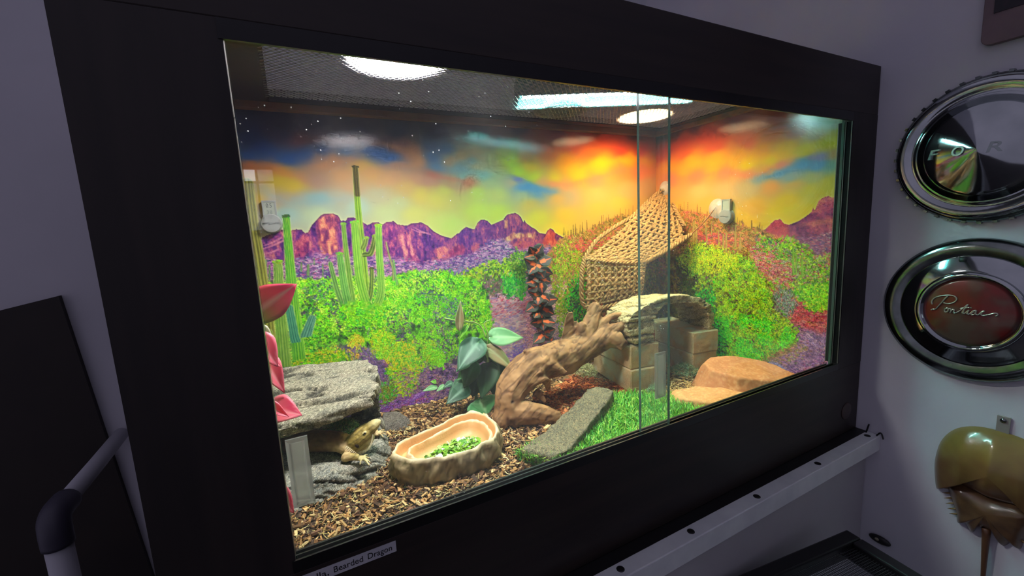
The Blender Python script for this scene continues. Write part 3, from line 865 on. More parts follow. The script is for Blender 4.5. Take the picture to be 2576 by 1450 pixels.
def paint_back():
    cv = Canvas(XL, XR, Z_LO, Z_HI, 0.00142, BACK_UV, 11)
    cv.img = cv.rbf(SKY_BACK)
    for pts, w, col, a in ((((620, 395), (700, 392), (770, 388)), 9, (46, 98, 180), .6), (((900, 384), (950, 384), (1000, 398)), 7, (64, 110, 178), .7),
                           (((735, 358), (790, 350), (850, 355), (930, 352)), 7, (150, 98, 112), .5), (((940, 360), (1000, 372), (1040, 388), (1054, 406), (1020, 416), (960, 420)), 5, (206, 146, 110), .7),
                           (((615, 416), (660, 418), (710, 432), (745, 452)), 6, (230, 146, 84), .6), (((690, 440), (720, 455), (740, 470), (700, 480)), 8, (222, 192, 62), .6), (((660, 560), (700, 500), (750, 482)), 6, (206, 176, 130), .4),
                           (((790, 420), (840, 408), (900, 415), (960, 440), (1040, 455)), 9, (220, 160, 112), .5), (((640, 470), (720, 510), (800, 500), (900, 500)), 8, (150, 186, 188), .4),
                           (((1115, 412), (1150, 398), (1190, 380), (1235, 384)), 5, (192, 142, 98), .6), (((1120, 425), (1170, 430), (1230, 440)), 6, (110, 150, 160), .5), (((1090, 442), (1140, 452), (1185, 463)), 4, (198, 112, 86), .6),
                           (((1296, 452), (1312, 452)), 4, (112, 108, 170), .7), (((1302, 474), (1340, 472), (1390, 482)), 6, (76, 130, 180), .75), (((1265, 395), (1300, 430), (1350, 450)), 7, (186, 186, 44), .5),
                           (((1330, 372), (1420, 372), (1520, 356), (1640, 368)), 8, (236, 82, 48), .55), (((1400, 425), (1480, 418), (1580, 402), (1660, 408)), 9, (255, 184, 26), .5), (((1370, 462), (1430, 464), (1500, 448), (1570, 430), (1650, 432)), 5, (240, 128, 88), .55)):
        cv.wisp(pts, w, col, a)
    ridge = [(560,640),(640,612),(660,597),(690,585),(704,578),(733,580),(745,577),(758,578),(768,587),(775,584),(784,567),(793,557),(805,543),(816,538),(836,537),(851,543),(858,557),(864,554),(869,557),(874,548),(888,547),(911,557),(923,567),(938,560),(952,560),(963,565),(973,558),(990,557),(1000,565),(1023,568),(1035,562),(1060,560),(1076,568),(1090,582),(1110,593),(1135,600),(1147,590),(1151,587),(1154,588),(1160,580),(1172,571),(1190,577),(1194,577),(1200,562),(1208,554),(1216,552),(1226,556),(1236,566),(1245,562),(1254,558),(1266,553),(1270,546),(1276,540),(1285,538),(1296,536),(1304,540),(1311,548),(1316,560),(1319,553),(1323,561),(1336,571),(1347,577),(1356,586),(1372,589),(1377,580),(1384,575),(1391,578),(1396,586),(1410,594),(1450,612),(1500,640),(1690,640),(1690,740),(560,740)]
    edge = cv.mask(ridge)
    halo = cv.blur(edge, 2) * (1 - edge)
    cv.fill(np.clip(halo * 1.1, 0, 0.5), (246, 236, 170))
    ver = cv.noise(0.010, 0.030, 1, 5); fine = cv.noise(0.0035, 0.006, 2, 4)
    tone = ver * 0.6 + fine * 0.4
    warm = np.clip((cv.U - 0.45) / 0.35, 0, 1)[..., None]
    rock = cv.ramp(tone, [(0.28, (54, 26, 92)), (0.42, (92, 42, 124)), (0.52, (126, 56, 122)), (0.62, (168, 82, 122)), (0.75, (206, 128, 118))])
    rock_w = cv.ramp(tone, [(0.28, (86, 30, 66)), (0.45, (138, 52, 78)), (0.6, (190, 84, 74)), (0.75, (222, 130, 90))])
    cv.fill(edge, rock * (1 - warm) + rock_w * warm)
    cv.tex = np.maximum(cv.tex, 0.45 * edge)
    dk = np.clip(edge - cv.blur(edge, 2), 0, 1) * edge
    cv.fill(np.clip(dk * 1.3, 0, 0.8), (66, 22, 62))

    def patch(poly, stops, soft=1, su=0.006, sz=0.012, seed=5, wob=4, a=0.9):
        m = cv.mask(poly, soft, wob, 0.012) * edge * a
        cv.fill(m, cv.ramp(cv.noise(su, sz, seed, 5), stops))
    pink = [(0.3, (112, 44, 92)), (0.48, (186, 92, 104)), (0.6, (226, 134, 104)), (0.75, (240, 176, 126))]
    patch([(800,552),(820,540),(842,541),(855,556),(846,590),(850,618),(838,640),(812,640),(800,618),(796,585)], pink, seed=6)
    patch([(742,612),(760,592),(778,596),(776,630),(760,648),(742,650)], [(0.3, (104, 32, 96)), (0.5, (172, 66, 104)), (0.7, (214, 110, 116))], seed=7)
    patch([(1010,585),(1030,592),(1048,640),(1060,655),(1020,660),(1008,620)], [(0.3, (120, 40, 110)), (0.5, (196, 96, 130)), (0.7, (232, 158, 140))], seed=8)
    patch([(970,566),(992,562),(1002,600),(992,640),(975,640)], [(0.3, (90, 30, 110)), (0.5, (140, 56, 124)), (0.7, (200, 100, 120))], seed=18)
    patch([(1092,630),(1112,618),(1128,625),(1127,650),(1095,655)], [(0.3, (150, 60, 110)), (0.5, (198, 96, 120)), (0.7, (230, 140, 120))], seed=9)
    patch([(1128,630),(1160,612),(1170,625),(1165,645),(1135,650)], [(0.3, (110, 30, 90)), (0.5, (166, 58, 104)), (0.7, (200, 90, 110))], seed=19)
    patch([(1180,625),(1205,612),(1212,640),(1190,640)], [(0.3, (130, 40, 100)), (0.5, (180, 70, 110)), (0.7, (210, 110, 110))], seed=20)
    patch([(1240,612),(1270,598),(1290,588),(1345,586),(1350,596),(1295,602),(1270,615),(1245,625)], [(0.3, (150, 78, 90)), (0.5, (204, 130, 100)), (0.7, (238, 190, 130))], seed=10)
    patch([(1268,556),(1278,552),(1277,574),(1270,576)], [(0.3, (190, 110, 90)), (0.7, (240, 180, 120))], seed=12, wob=2)
    patch([(1270,628),(1300,610),(1340,608),(1345,640),(1275,645)], [(0.3, (110, 30, 84)), (0.5, (170, 64, 96)), (0.7, (206, 100, 100))], seed=13)
    patch([(1372,592),(1384,578),(1396,590),(1402,620),(1360,625)], [(0.3, (170, 50, 56)), (0.6, (218, 84, 62)), (0.8, (236, 130, 90))], seed=14)
    for x, y, x2, y2 in ((656,628,712,606),(665,618,708,598),(660,640,700,628),(1040,572,1082,590),(1036,577,1068,586)):
        cv.stroke([(x, y), ((x + x2) / 2, (y + y2) / 2 + 2), (x2, y2)], 1.0, 1.6, (206, 130, 150), 0.45)
    # scree slopes under the cliffs
    scree = [(640,640),(700,660),(760,655),(800,640),(840,645),(900,650),(1000,650),(1060,662),(1110,655),(1180,640),(1230,610),(1260,600),(1300,625),(1340,625),(1380,618),(1400,630),(1420,760),(560,760)]
    ms = cv.mask(scree, 2, 6, 0.02)
    cv.tex = np.maximum(cv.tex, 0.8 * ms)
    cv.fill(ms * 0.92, cv.ramp(cv.noise(0.006, 0.003, 21, 5), [(0.3, (74, 56, 118)), (0.45, (132, 90, 146)), (0.55, (170, 120, 164)), (0.7, (206, 166, 186))]))
    cv.fill(cv.mask([(1030,700),(1100,680),(1200,660),(1260,650),(1290,640),(1300,660),(1200,700),(1060,730)], 8) * 0.35, (60, 110, 130))
    cv.fill(cv.mask([(640,660),(700,650),(700,720),(640,720)], 6) * 0.5, (150, 50, 140))
    cv.scatter(scree, 2600, [(206, 178, 190), (176, 130, 166), (92, 70, 126), (70, 92, 116), (190, 92, 140), (110, 140, 120), (214, 150, 170)], (0.8, 1.5), 2.0, (-0.25, 0.25), 0.8, order=False, jit=16)
    # right hill: olive brush on red ground, saguaro silhouettes on its crest
    hill = [(1404,604),(1420,596),(1440,590),(1460,585),(1480,577),(1500,568),(1520,558),(1540,548),(1560,543),(1580,545),(1600,540),(1625,532),(1650,526),(1690,520),(1690,1000),(1300,1000),(1330,760),(1360,660)]
    mh = cv.mask(hill, 1, 3, 0.008)
    cv.tex = np.maximum(cv.tex, mh)
    cv.fill(mh, cv.ramp(cv.noise(0.010, 0.008, 31, 5), [(0.3, (96, 80, 36)), (0.45, (158, 128, 58)), (0.55, (184, 140, 72)), (0.64, (206, 118, 86)), (0.78, (214, 96, 84))]))
    top = [p for p in hill[:13]]
    for _ in range(44):
        k = cv.rng.integers(0, 12); f_ = cv.rng.uniform(0, 1)
        x = top[k][0] + (top[k + 1][0] - top[k][0]) * f_; y = top[k][1] + (top[k + 1][1] - top[k][1]) * f_
        hgt = cv.rng.choice([5, 8, 12, 18, 24])
        cv.stroke([(x, y - hgt), (x, y + 3)], 0.7, 0.9, (120, 84, 40), 0.85)
    cv.scatter([(1404,606),(1480,582),(1560,548),(1680,528),(1680,640),(1420,640)], 1500, [(150, 126, 52), (176, 140, 60), (128, 104, 44), (196, 110, 80), (206, 160, 90)], (1.0, 2.0), 1.4, (-1.5, 1.5), 0.75, leaves=2)
    cv.scatter([(1430,612),(1470,600),(1560,590),(1640,560),(1680,560),(1680,590),(1500,625),(1440,640)], 220, [(214, 84, 74), (224, 110, 90), (196, 70, 90)], (1.2, 2.4), 2.2, (-0.4, 0.2), 0.8)
    cv.scatter([(1480,640),(1680,560),(1680,760),(1500,760)], 900, [(150, 128, 40), (176, 150, 44), (120, 100, 36), (190, 110, 70)], (1.2, 2.4), 1.5, (-1.5, 1.5), 0.8, leaves=2)
    # pink wash and path below the hill
    wash = [(1195,745),(1240,720),(1300,700),(1330,690),(1370,690),(1420,700),(1450,760),(1430,900),(1420,1000),(1250,1000),(1225,830),(1215,790)]
    mw = cv.mask(wash, 3, 6, 0.02)
    cv.fill(mw, cv.ramp(cv.noise(0.012, 0.004, 41, 5), [(0.3, (150, 120, 160)), (0.45, (196, 152, 172)), (0.55, (228, 160, 164)), (0.7, (240, 200, 190))]))
    cv.scatter([(1225,765),(1300,735),(1380,740),(1370,800),(1240,800)], 380, [(220, 104, 120), (226, 140, 140), (186, 84, 116), (206, 170, 176)], (1.0, 2.0), 2.4, (-0.6, 0.0), 0.8)
    cv.scatter([(1300,600),(1450,610),(1470,700),(1300,710)], 120, [(190, 110, 84), (206, 96, 90)], (1.2, 2.6), 1.8, (-0.6, 0.4), 0.7)
    cv.scatter([(1225,800),(1420,800),(1420,1000),(1240,1000)], 1500, [(166, 134, 196), (186, 152, 206), (150, 120, 176), (214, 174, 182), (196, 150, 150), (204, 156, 140)], (0.8, 1.6), 1.8, (-0.3, 0.3), 0.75)
    cv.scatter([(1290,860),(1330,880),(1330,960),(1270,960)], 300, [(120, 84, 180), (140, 100, 190)], (1.0, 2.0), 1.5, (-0.4, 0.4), 0.7)
    # mid green brush beside the wash
    for poly, n, cc in (([(1150,700),(1190,680),(1235,660),(1290,655),(1330,660),(1330,700),(1240,705),(1180,720)], 620, [(126, 178, 42), (164, 196, 44), (96, 140, 44), (190, 204, 60), (70, 106, 50)]),
                        ([(1205,706),(1250,700),(1300,715),(1290,735),(1230,742)], 260, [(120, 96, 96), (90, 90, 70), (150, 116, 110), (80, 120, 60)]),
                        ([(1265,700),(1300,690),(1325,700),(1320,745),(1275,748)], 300, [(64, 176, 66), (96, 196, 60), (44, 130, 70), (126, 206, 80)]),
                        ([(1290,640),(1320,635),(1325,690),(1295,690)], 200, [(96, 136, 60), (70, 110, 50), (150, 180, 60)]),
                        ([(1400,620),(1440,610),(1470,660),(1470,760),(1420,800),(1395,760),(1385,680)], 900, [(140, 172, 36), (166, 176, 40), (110, 140, 36), (190, 186, 60), (180, 110, 90)]),
                        ([(1395,780),(1440,740),(1470,720),(1480,860),(1420,880)], 500, [(126, 168, 32), (150, 180, 36), (90, 120, 30), (180, 170, 50)]),
                        ([(1425,740),(1465,690),(1480,800),(1440,830),(1430,780)], 420, [(50, 176, 44), (70, 190, 50), (34, 110, 44), (60, 60, 60)]),
                        ([(1620,655),(1690,640),(1690,820),(1610,820)], 1400, [(104, 96, 26), (140, 126, 30), (72, 60, 24), (120, 80, 40), (170, 150, 40)])):
        cv.scatter(poly, n, cc, (1.1, 2.3), 1.5, (-1.5, 1.5), 0.85, leaves=2)
    for pts in (((1480,690),(1462,725),(1440,745)),((1470,730),(1450,745),(1436,760)),((1476,760),(1455,770),(1445,790)),((1470,790),(1452,800),(1446,818)),((1462,740),(1460,780),(1452,830))):
        cv.stroke(pts, 0.9, 0.6, (44, 44, 40), 0.8)
    # great green thicket
    thick = [(560,720),(640,712),(690,708),(745,702),(800,708),(830,698),(890,695),(960,700),(1000,690),(1040,683),(1070,692),(1100,688),(1120,680),(1140,692),(1165,698),(1200,706),(1218,722),(1230,745),(1234,790),(1238,830),(1245,900),(1240,1010),(900,1060),(560,1060)]
    mt = cv.mask(thick, 1, 4, 0.006)
    cv.tex = np.maximum(cv.tex, mt)
    cv.fill(mt, cv.ramp(cv.noise(0.012, 0.012, 51, 5), [(0.28, (44, 70, 50)), (0.40, (74, 130, 44)), (0.5, (110, 190, 40)), (0.62, (140, 214, 44)), (0.78, (176, 226, 60))]))
    G = [(120, 206, 36), (146, 220, 42), (96, 186, 40), (72, 176, 62), (170, 222, 58), (128, 198, 30)]
    upper = [(560,722),(745,706),(960,702),(1040,687),(1120,684),(1210,712),(1236,790),(1240,850),(1130,800),(900,830),(700,860),(560,880)]
    cv.scatter(upper, 6000, G, (0.8, 1.8), 1.5, (-1.5, 1.5), 0.75, leaves=2, jit=16)
    cv.scatter(upper, 1300, [(64, 104, 60), (96, 90, 120), (70, 70, 96), (50, 96, 44), (56, 60, 60)], (0.8, 1.5), 1.5, (-1.5, 1.5), 0.6, clump=(34, 61, 0.56), leaves=2)
    cv.scatter(upper, 900, [(190, 230, 80), (206, 236, 90), (160, 230, 60)], (0.9, 1.6), 1.4, (-1.5, 1.5), 0.8, clump=(30, 63, 0.54), leaves=2)
    for poly, n, cc in (([(770,722),(830,712),(840,735),(800,760),(772,745)], 240, [(96, 92, 128), (70, 84, 92), (110, 120, 130), (80, 140, 60)]),
                        ([(830,762),(880,770),(878,800),(842,800)], 200, [(104, 84, 130), (90, 90, 110), (70, 60, 90)]),
                        ([(1060,735),(1100,730),(1110,750),(1070,760)], 140, [(84, 84, 130), (66, 80, 90)]),
                        ([(1100,760),(1160,755),(1165,800),(1110,810)], 320, [(104, 110, 150), (90, 96, 130), (120, 120, 160), (70, 110, 70)]),
                        ([(1075,800),(1120,810),(1165,880),(1170,920),(1110,930),(1080,860)], 620, [(110, 84, 130), (96, 90, 110), (126, 104, 140), (76, 110, 60)]),
                        ([(985,800),(1020,790),(1030,830),(1000,850)], 180, [(90, 100, 110), (110, 90, 130), (70, 70, 70)]),
                        ([(935,830),(975,820),(990,880),(950,890)], 280, [(104, 92, 130), (80, 80, 100), (126, 110, 150)]),
                        ([(1000,850),(1040,860),(1060,920),(1000,910)], 260, [(110, 84, 130), (96, 70, 116)])):
        cv.scatter(poly, int(n * 0.75), cc, (0.7, 1.5), 1.9, (-1.5, 1.5), 0.62, leaves=2, jit=14, spread=9)
        cv.scatter(poly, int(n * 0.3), G, (0.8, 1.6), 1.5, (-1.5, 1.5), 0.8, leaves=2, spread=9)
    # lower slope: purple ground, yellow bushes
    low = [(690,940),(760,890),(860,870),(920,890),(1000,900),(1080,920),(1170,900),(1240,900),(1250,1060),(900,1080),(690,1080)]
    ml = cv.mask(low, 5, 8, 0.02)
    cv.fill(ml * 0.9, cv.ramp(cv.noise(0.009, 0.006, 71, 5), [(0.3, (66, 44, 84)), (0.48, (118, 84, 140)), (0.6, (152, 108, 160)), (0.75, (190, 140, 150))]))
    cv.scatter(low, 1500, [(116, 84, 150), (140, 104, 170), (96, 70, 110), (160, 118, 140), (176, 130, 124), (84, 96, 70)], (0.8, 1.7), 1.8, (-0.8, 0.8), 0.75, leaves=2, jit=12)
    for poly, n, cc in (([(735,880),(790,872),(850,880),(900,900),(880,930),(740,935)], 800, [(150, 206, 36), (196, 206, 40), (110, 190, 44), (84, 160, 44), (216, 200, 60)]),
                        ([(745,830),(770,800),(800,830),(830,860),(770,890),(745,880)], 500, [(126, 206, 44), (90, 180, 50), (166, 214, 56), (60, 120, 50)]),
                        ([(880,850),(905,845),(915,890),(890,900)], 150, [(206, 200, 50), (220, 186, 60), (160, 206, 50)]),
                        ([(940,830),(985,840),(980,905),(935,900)], 360, [(166, 216, 44), (196, 206, 44), (110, 196, 50)]),
                        ([(985,870),(1030,865),(1065,920),(1040,960),(990,950),(975,910)], 620, [(196, 210, 36), (214, 196, 40), (140, 206, 46), (96, 170, 44)]),
                        ([(975,930),(1010,925),(1050,960),(1030,990),(985,980)], 420, [(206, 206, 36), (160, 206, 40), (90, 180, 44)]),
                        ([(1060,860),(1085,855),(1100,900),(1070,910)], 150, [(176, 206, 44), (126, 196, 50)]),
                        ([(1095,880),(1115,890),(1115,920),(1085,915)], 160, [(120, 206, 40), (150, 210, 50)]),
                        ([(960,960),(985,955),(990,1010),(965,1020)], 200, [(70, 200, 60), (110, 160, 50), (140, 150, 60), (120, 110, 60)])):
        cv.scatter(poly, n, cc, (1.0, 2.1), 1.5, (-1.5, 1.5), 0.9, leaves=2)
    cv.scatter([(870,880),(930,870),(960,930),(985,960),(950,970),(900,920)], 420, [(126, 96, 156), (150, 116, 170), (104, 80, 130)], (0.7, 1.3), 3.0, (0.9, 2.2), 0.7)
    cv.scatter([(1000,930),(1130,940),(1180,990),(1060,1010),(1000,1000)], 500, [(150, 104, 140), (176, 130, 150), (120, 84, 130), (190, 150, 140)], (0.8, 1.6), 2.0, (-0.8, 0.6), 0.7)
    cv.scatter([(950,1020),(1080,990),(1090,1020),(980,1050)], 360, [(150, 96, 186), (126, 80, 160), (176, 120, 190), (186, 96, 140)], (0.9, 1.8), 2.0, (-0.4, 0.4), 0.8)
    for (x, y, rx, ry) in ((1050, 997, 16, 8), (1040, 1006, 9, 6), (1062, 990, 8, 6)):
        i, j = cv.ij(x, y); cv.dab(i, j, rx * 0.62, ry * 0.62, -0.3, np.array((150, 96, 190)) / 255, 0.9); cv.dab(i + 1, j - 2, rx * 0.4, ry * 0.25, -0.3, np.array((196, 150, 214)) / 255, 0.8)
    # saguaros
    gA, gL, gD = (112, 176, 46), (184, 214, 92), (58, 96, 40)
    small = [(775,668,8,24),(758,662,5,20),(812,665,4,30),(833,672,4,14),(868,660,5,24),(886,668,4,20),(990,664,4,26),(669,655,6,36),(678,668,6,36),(790,650,3,16),(944,690,3,20)]
    for x, y, w, h_ in small:
        cv.cactus([(x, y), (x, y + h_)], w, (104, 140, 80), (150, 186, 110), (66, 90, 70), 2, halo=False)
    cv.cactus([(971, 610), (978, 640), (988, 675), (990, 704)], 7, (140, 150, 90), (190, 190, 110), (96, 84, 60), 2, halo=False, wtop=4)
    cv.cactus([(990, 656), (994, 690), (999, 715)], 6, (110, 170, 90), (160, 206, 110), (70, 110, 70), 2, halo=False)
    # left edge giant, upper part seen against the sky
    cv.cactus([(622, 462), (628, 520), (636, 580), (646, 640), (655, 700), (668, 780), (680, 900), (690, 980)], 44, (140, 140, 52), (206, 196, 96), (84, 76, 34), 6, wtop=30)
    cv.cactus([(672, 840), (682, 880), (690, 940)], 34, (150, 176, 60), (214, 206, 96), (96, 110, 44), 5, wtop=28)
    cv.cactus([(699, 664), (702, 720), (706, 800), (712, 870), (716, 920)], 36, (126, 176, 62), (190, 206, 104), (80, 116, 50), 7, (136, 190, 40), wtop=22)
    cv.cactus([(720, 548), (724, 600), (728, 650), (732, 700), (738, 760), (746, 840), (752, 900)], 34, (96, 186, 48), (190, 226, 60), (46, 110, 44), 7, (52, 92, 52), wtop=17)
    cv.cactus([(728, 776), (734, 810), (741, 848), (744, 858)], 26, (64, 150, 116), (140, 206, 150), (34, 84, 84), 6, wtop=20)
    cv.cactus([(785, 802), (778, 822), (770, 845)], 28, (84, 150, 120), (150, 200, 170), (40, 84, 84), 6, wtop=20)
    # central saguaro group
    cv.cactus([(831, 664), (840, 700), (850, 735), (862, 768)], 14, (104, 156, 70), (150, 196, 96), (60, 100, 54), 3, wtop=10)
    cv.cactus([(864, 566), (868, 610), (874, 660), (882, 720), (890, 770)], 15, (116, 166, 58), (170, 206, 90), (66, 104, 44), 4, (130, 190, 60), wtop=10)
    cv.cactus([(855, 642), (860, 680), (868, 730), (880, 782)], 22, (108, 176, 74), (166, 214, 104), (60, 110, 60), 5, (110, 180, 50), wtop=15)
    cv.cactus([(894, 424), (897, 480), (902, 540), (908, 600), (914, 660), (920, 720), (926, 770)], 21, (126, 178, 44), (196, 222, 84), (64, 96, 36), 4, (72, 62, 36), wtop=13)
    cv.cactus([(894, 424), (896, 455), (899, 490)], 14, (92, 88, 44), (150, 132, 66), (54, 44, 30), 4, None, halo=False, wtop=13)
    cv.cactus([(943, 597), (938, 622), (930, 640), (918, 642)], 15, (96, 120, 44), (166, 190, 74), (46, 60, 30), 3, (130, 170, 50), wtop=11)
    cv.cactus([(920, 602), (917, 615), (912, 625)], 13, (110, 140, 50), (170, 190, 80), (60, 70, 30), 3, (140, 180, 60), wtop=12)
    cv.cactus([(935, 678), (935, 700), (933, 735), (926, 762)], 13, (96, 130, 54), (190, 206, 70), (50, 70, 40), 3, (70, 90, 40), wtop=10)
    cv.cactus([(952, 572), (954, 640), (958, 700), (958, 740), (948, 766), (932, 776)], 21, (128, 190, 60), (186, 222, 100), (74, 130, 60), 5, (150, 200, 50), wtop=16)
    cv.cactus([(892, 564), (896, 620), (903, 690), (914, 740), (930, 785)], 24, (130, 196, 52), (190, 226, 96), (72, 130, 50), 5, (140, 200, 60), wtop=17)
    cv.scatter([(860,770),(900,760),(960,775),(960,820),(870,820)], 420, G, (1.0, 2.0), 1.5, (-1.5, 1.5), 0.85, leaves=2)
    return cv


def paint_side():
    cv = Canvas(-YB, -0.02, Z_LO, Z_HI, 0.00142, SIDE_UV, 23)
    cv.img = cv.rbf(SKY_SIDE)
    for pts, w, col, a in ((((1650, 392), (1700, 368), (1770, 348), (1860, 346)), 8, (240, 78, 46), .55), (((1680, 425), (1780, 405), (1880, 405), (1980, 388), (2060, 370)), 9, (252, 176, 28), .4), (((1990, 382), (2050, 368), (2112, 345)), 7, (188, 190, 36), .6),
                           (((1690, 452), (1760, 442), (1840, 434), (1900, 442), (1965, 414)), 5, (234, 126, 86), .6), (((1900, 455), (1960, 436), (2020, 415), (2085, 420)), 7, (78, 140, 190), .7), (((2030, 398), (2075, 392)), 4, (124, 128, 180), .6), (((1930, 325), (1990, 310), (2040, 312)), 6, (150, 110, 140), .5)):
        cv.wisp(pts, w, col, a)
    mtn = [(1900,590),(1926,577),(1940,562),(1950,553),(1964,552),(1971,562),(1985,566),(2010,556),(2030,543),(2042,533),(2046,522),(2050,530),(2060,505),(2072,497),(2084,493),(2092,497),(2140,490),(2200,480),(2200,720),(1900,700)]
    m = cv.mask(mtn); halo = cv.blur(m, 2) * (1 - m)
    cv.fill(np.clip(halo, 0, 0.45), (246, 226, 130))
    tone = cv.noise(0.02, 0.02, 1, 5) * 0.6 + cv.noise(0.006, 0.004, 2, 4) * 0.4
    cv.tex = np.maximum(cv.tex, 0.5 * m)
    cv.fill(m, cv.ramp(tone, [(0.3, (84, 34, 84)), (0.45, (128, 50, 96)), (0.58, (168, 72, 104)), (0.74, (206, 120, 110))]))
    cv.fill(cv.mask([(1926,577),(1950,553),(1966,553),(1985,570),(1985,600),(1930,590)], 2) * m * 0.6, (186, 60, 70))
    cv.fill(cv.mask([(1990,572),(2030,560),(2110,548),(2110,558),(2030,570)], 2, 3) * 0.5, (214, 140, 100))
    cv.scatter([(2010,600),(2120,580),(2120,660),(2030,640)], 500, [(96, 60, 120), (150, 90, 130), (190, 140, 150), (120, 70, 110)], (0.8, 1.5), 1.8, (-0.3, 0.3), 0.8, order=False)
    hill = [(1600,520),(1650,528),(1690,530),(1720,528),(1745,532),(1780,540),(1810,545),(1850,560),(1880,572),(1910,580),(1930,586),(1980,600),(2030,622),(2060,650),(2110,640),(2200,640),(2200,1000),(1600,1000)]
    mh = cv.mask(hill, 1, 3, 0.008)
    cv.tex = np.maximum(cv.tex, mh)
    cv.fill(mh, cv.ramp(cv.noise(0.014, 0.008, 31, 5), [(0.3, (96, 72, 40)), (0.44, (150, 116, 56)), (0.55, (176, 136, 66)), (0.64, (206, 116, 86)), (0.78, (196, 84, 90))]))
    top = hill[1:11]
    for _ in range(60):
        k = cv.rng.integers(0, 9); f_ = cv.rng.uniform(0, 1)
        x = top[k][0] + (top[k + 1][0] - top[k][0]) * f_; y = top[k][1] + (top[k + 1][1] - top[k][1]) * f_
        cv.stroke([(x, y - cv.rng.choice([4, 6, 9, 14, 20])), (x, y + 3)], 0.7, 0.9, (128, 92, 44), 0.8)
    cv.scatter([(1650,534),(1745,538),(1850,566),(1930,592),(1930,640),(1740,640),(1650,620)], 1800, [(150, 112, 56), (176, 130, 66), (196, 100, 76), (206, 140, 90), (120, 88, 44), (150, 130, 50)], (0.9, 2.0), 1.5, (-1.5, 1.5), 0.75, leaves=2)
    cv.scatter([(1750,580),(1830,590),(1850,600),(1830,620),(1760,610)], 260, [(216, 90, 80), (226, 120, 96), (150, 70, 100)], (1.0, 2.0), 2.4, (-0.2, 0.3), 0.8)
    for x, y, h_, w in ((1745,560,50,7),(1752,572,40,6),(1778,575,36,4),(1820,592,30,6),(1827,588,44,6),(1850,570,50,5),(1775,548,40,4),(1808,580,40,4),(1862,590,40,4),(1790,560,30,3)):
        cv.cactus([(x, y), (x, y + h_)], w, (176, 146, 72), (206, 180, 100), (128, 100, 52), 2, halo=False)
    cv.scatter([(1905,600),(2000,605),(2060,650),(2120,640),(2120,760),(1980,740),(1900,690)], 2200, [(120, 176, 40), (150, 196, 50), (96, 140, 44), (180, 200, 60), (206, 96, 110), (110, 110, 100), (160, 150, 120)], (1.0, 2.3), 1.5, (-1.5, 1.5), 0.85, leaves=2)
    cv.scatter([(1890,620),(1940,640),(1990,680),(1990,720),(1900,690)], 420, [(206, 96, 100), (214, 130, 120), (170, 80, 100), (190, 150, 140)], (1.0, 2.2), 2.2, (-0.3, 0.6), 0.8)
    for x, y, h_, w in ((1996,620,70,6),(2003,640,50,5),(2018,645,50,7),(1966,612,26,4),(1960,625,26,4),(2072,690,30,4)):
        cv.cactus([(x, y), (x, y + h_)], w, (126, 176, 56), (176, 206, 80), (80, 110, 44), 2, halo=False)
    # red earth, grey-green shrubs, purple path at lower right
    cv.scatter([(1950,740),(2000,760),(2095,770),(2100,860),(2000,830),(1940,790)], 900, [(196, 70, 84), (214, 100, 96), (160, 50, 80), (206, 130, 120)], (1.2, 2.6), 2.0, (-0.2, 0.5), 0.85)
    cv.scatter([(1945,735),(1990,730),(2005,770),(1980,800),(1945,785)], 520, [(130, 140, 130), (104, 110, 120), (160, 160, 150), (96, 130, 80)], (0.8, 1.7), 2.0, (0.8, 2.3), 0.8)
    cv.scatter([(2000,730),(2095,710),(2095,770),(2040,780)], 600, [(126, 196, 40), (150, 206, 50), (90, 160, 50), (190, 206, 60)], (1.0, 2.2), 1.5, (-1.5, 1.5), 0.85, leaves=2)
    path = [(1940,790),(1990,815),(2060,840),(2200,840),(2200,1000),(1880,1000),(1900,930),(1990,880),(2000,850)]
    mp = cv.mask(path, 4, 5, 0.02)
    cv.fill(mp, cv.ramp(cv.noise(0.008, 0.004, 41, 5), [(0.3, (116, 84, 130)), (0.5, (158, 118, 168)), (0.65, (190, 150, 180)), (0.8, (214, 176, 180))]))
    cv.scatter(path, 1500, [(150, 110, 166), (176, 140, 190), (126, 90, 140), (196, 150, 150), (180, 120, 150)], (0.8, 1.6), 1.8, (-0.3, 0.5), 0.75, order=False)
    cv.scatter([(1880,880),(2000,860),(2040,880),(1960,930),(1890,940)], 420, [(176, 140, 90), (150, 120, 80), (190, 150, 110), (120, 150, 60)], (0.8, 1.8), 1.8, (-0.3, 0.4), 0.75)
    for (x, y, rx, ry) in ((1962, 926, 24, 8), (1940, 918, 10, 6), (1925, 935, 10, 5)):
        i, j = cv.ij(x, y); cv.dab(i, j, rx * 0.7, ry * 0.7, 0.45, np.array((134, 126, 186)) / 255, 0.9); cv.dab(i + 1, j - 2, rx * 0.5, ry * 0.3, 0.45, np.array((180, 180, 220)) / 255, 0.8)
    # big mesquite
    tree = [(1690,660),(1735,620),(1770,612),(1800,625),(1830,640),(1860,640),(1890,655),(1910,690),(1925,715),(1945,760),(1960,790),(1990,815),(2005,835),(2000,862),(1960,875),(1920,905),(1870,920),(1820,900),(1780,880),(1740,830),(1690,800)]
    mt = cv.mask(tree, 2, 8, 0.012)
    cv.fill(mt * 0.95, cv.ramp(cv.noise(0.010, 0.010, 51, 5), [(0.3, (70, 62, 54)), (0.42, (104, 110, 40)), (0.52, (140, 176, 36)), (0.66, (170, 200, 44)), (0.8, (196, 206, 60))]))
    for _ in range(46):
        x, y = cv.rng.uniform(1740, 1900), cv.rng.uniform(690, 860)
        dx, dy = cv.rng.uniform(-40, 60), cv.rng.uniform(-46, 34)
        cv.stroke([(x, y), (x + dx * 0.5, y + dy * 0.35), (x + dx, y + dy)], 0.9, 0.5, (84, 50, 62), 0.7)
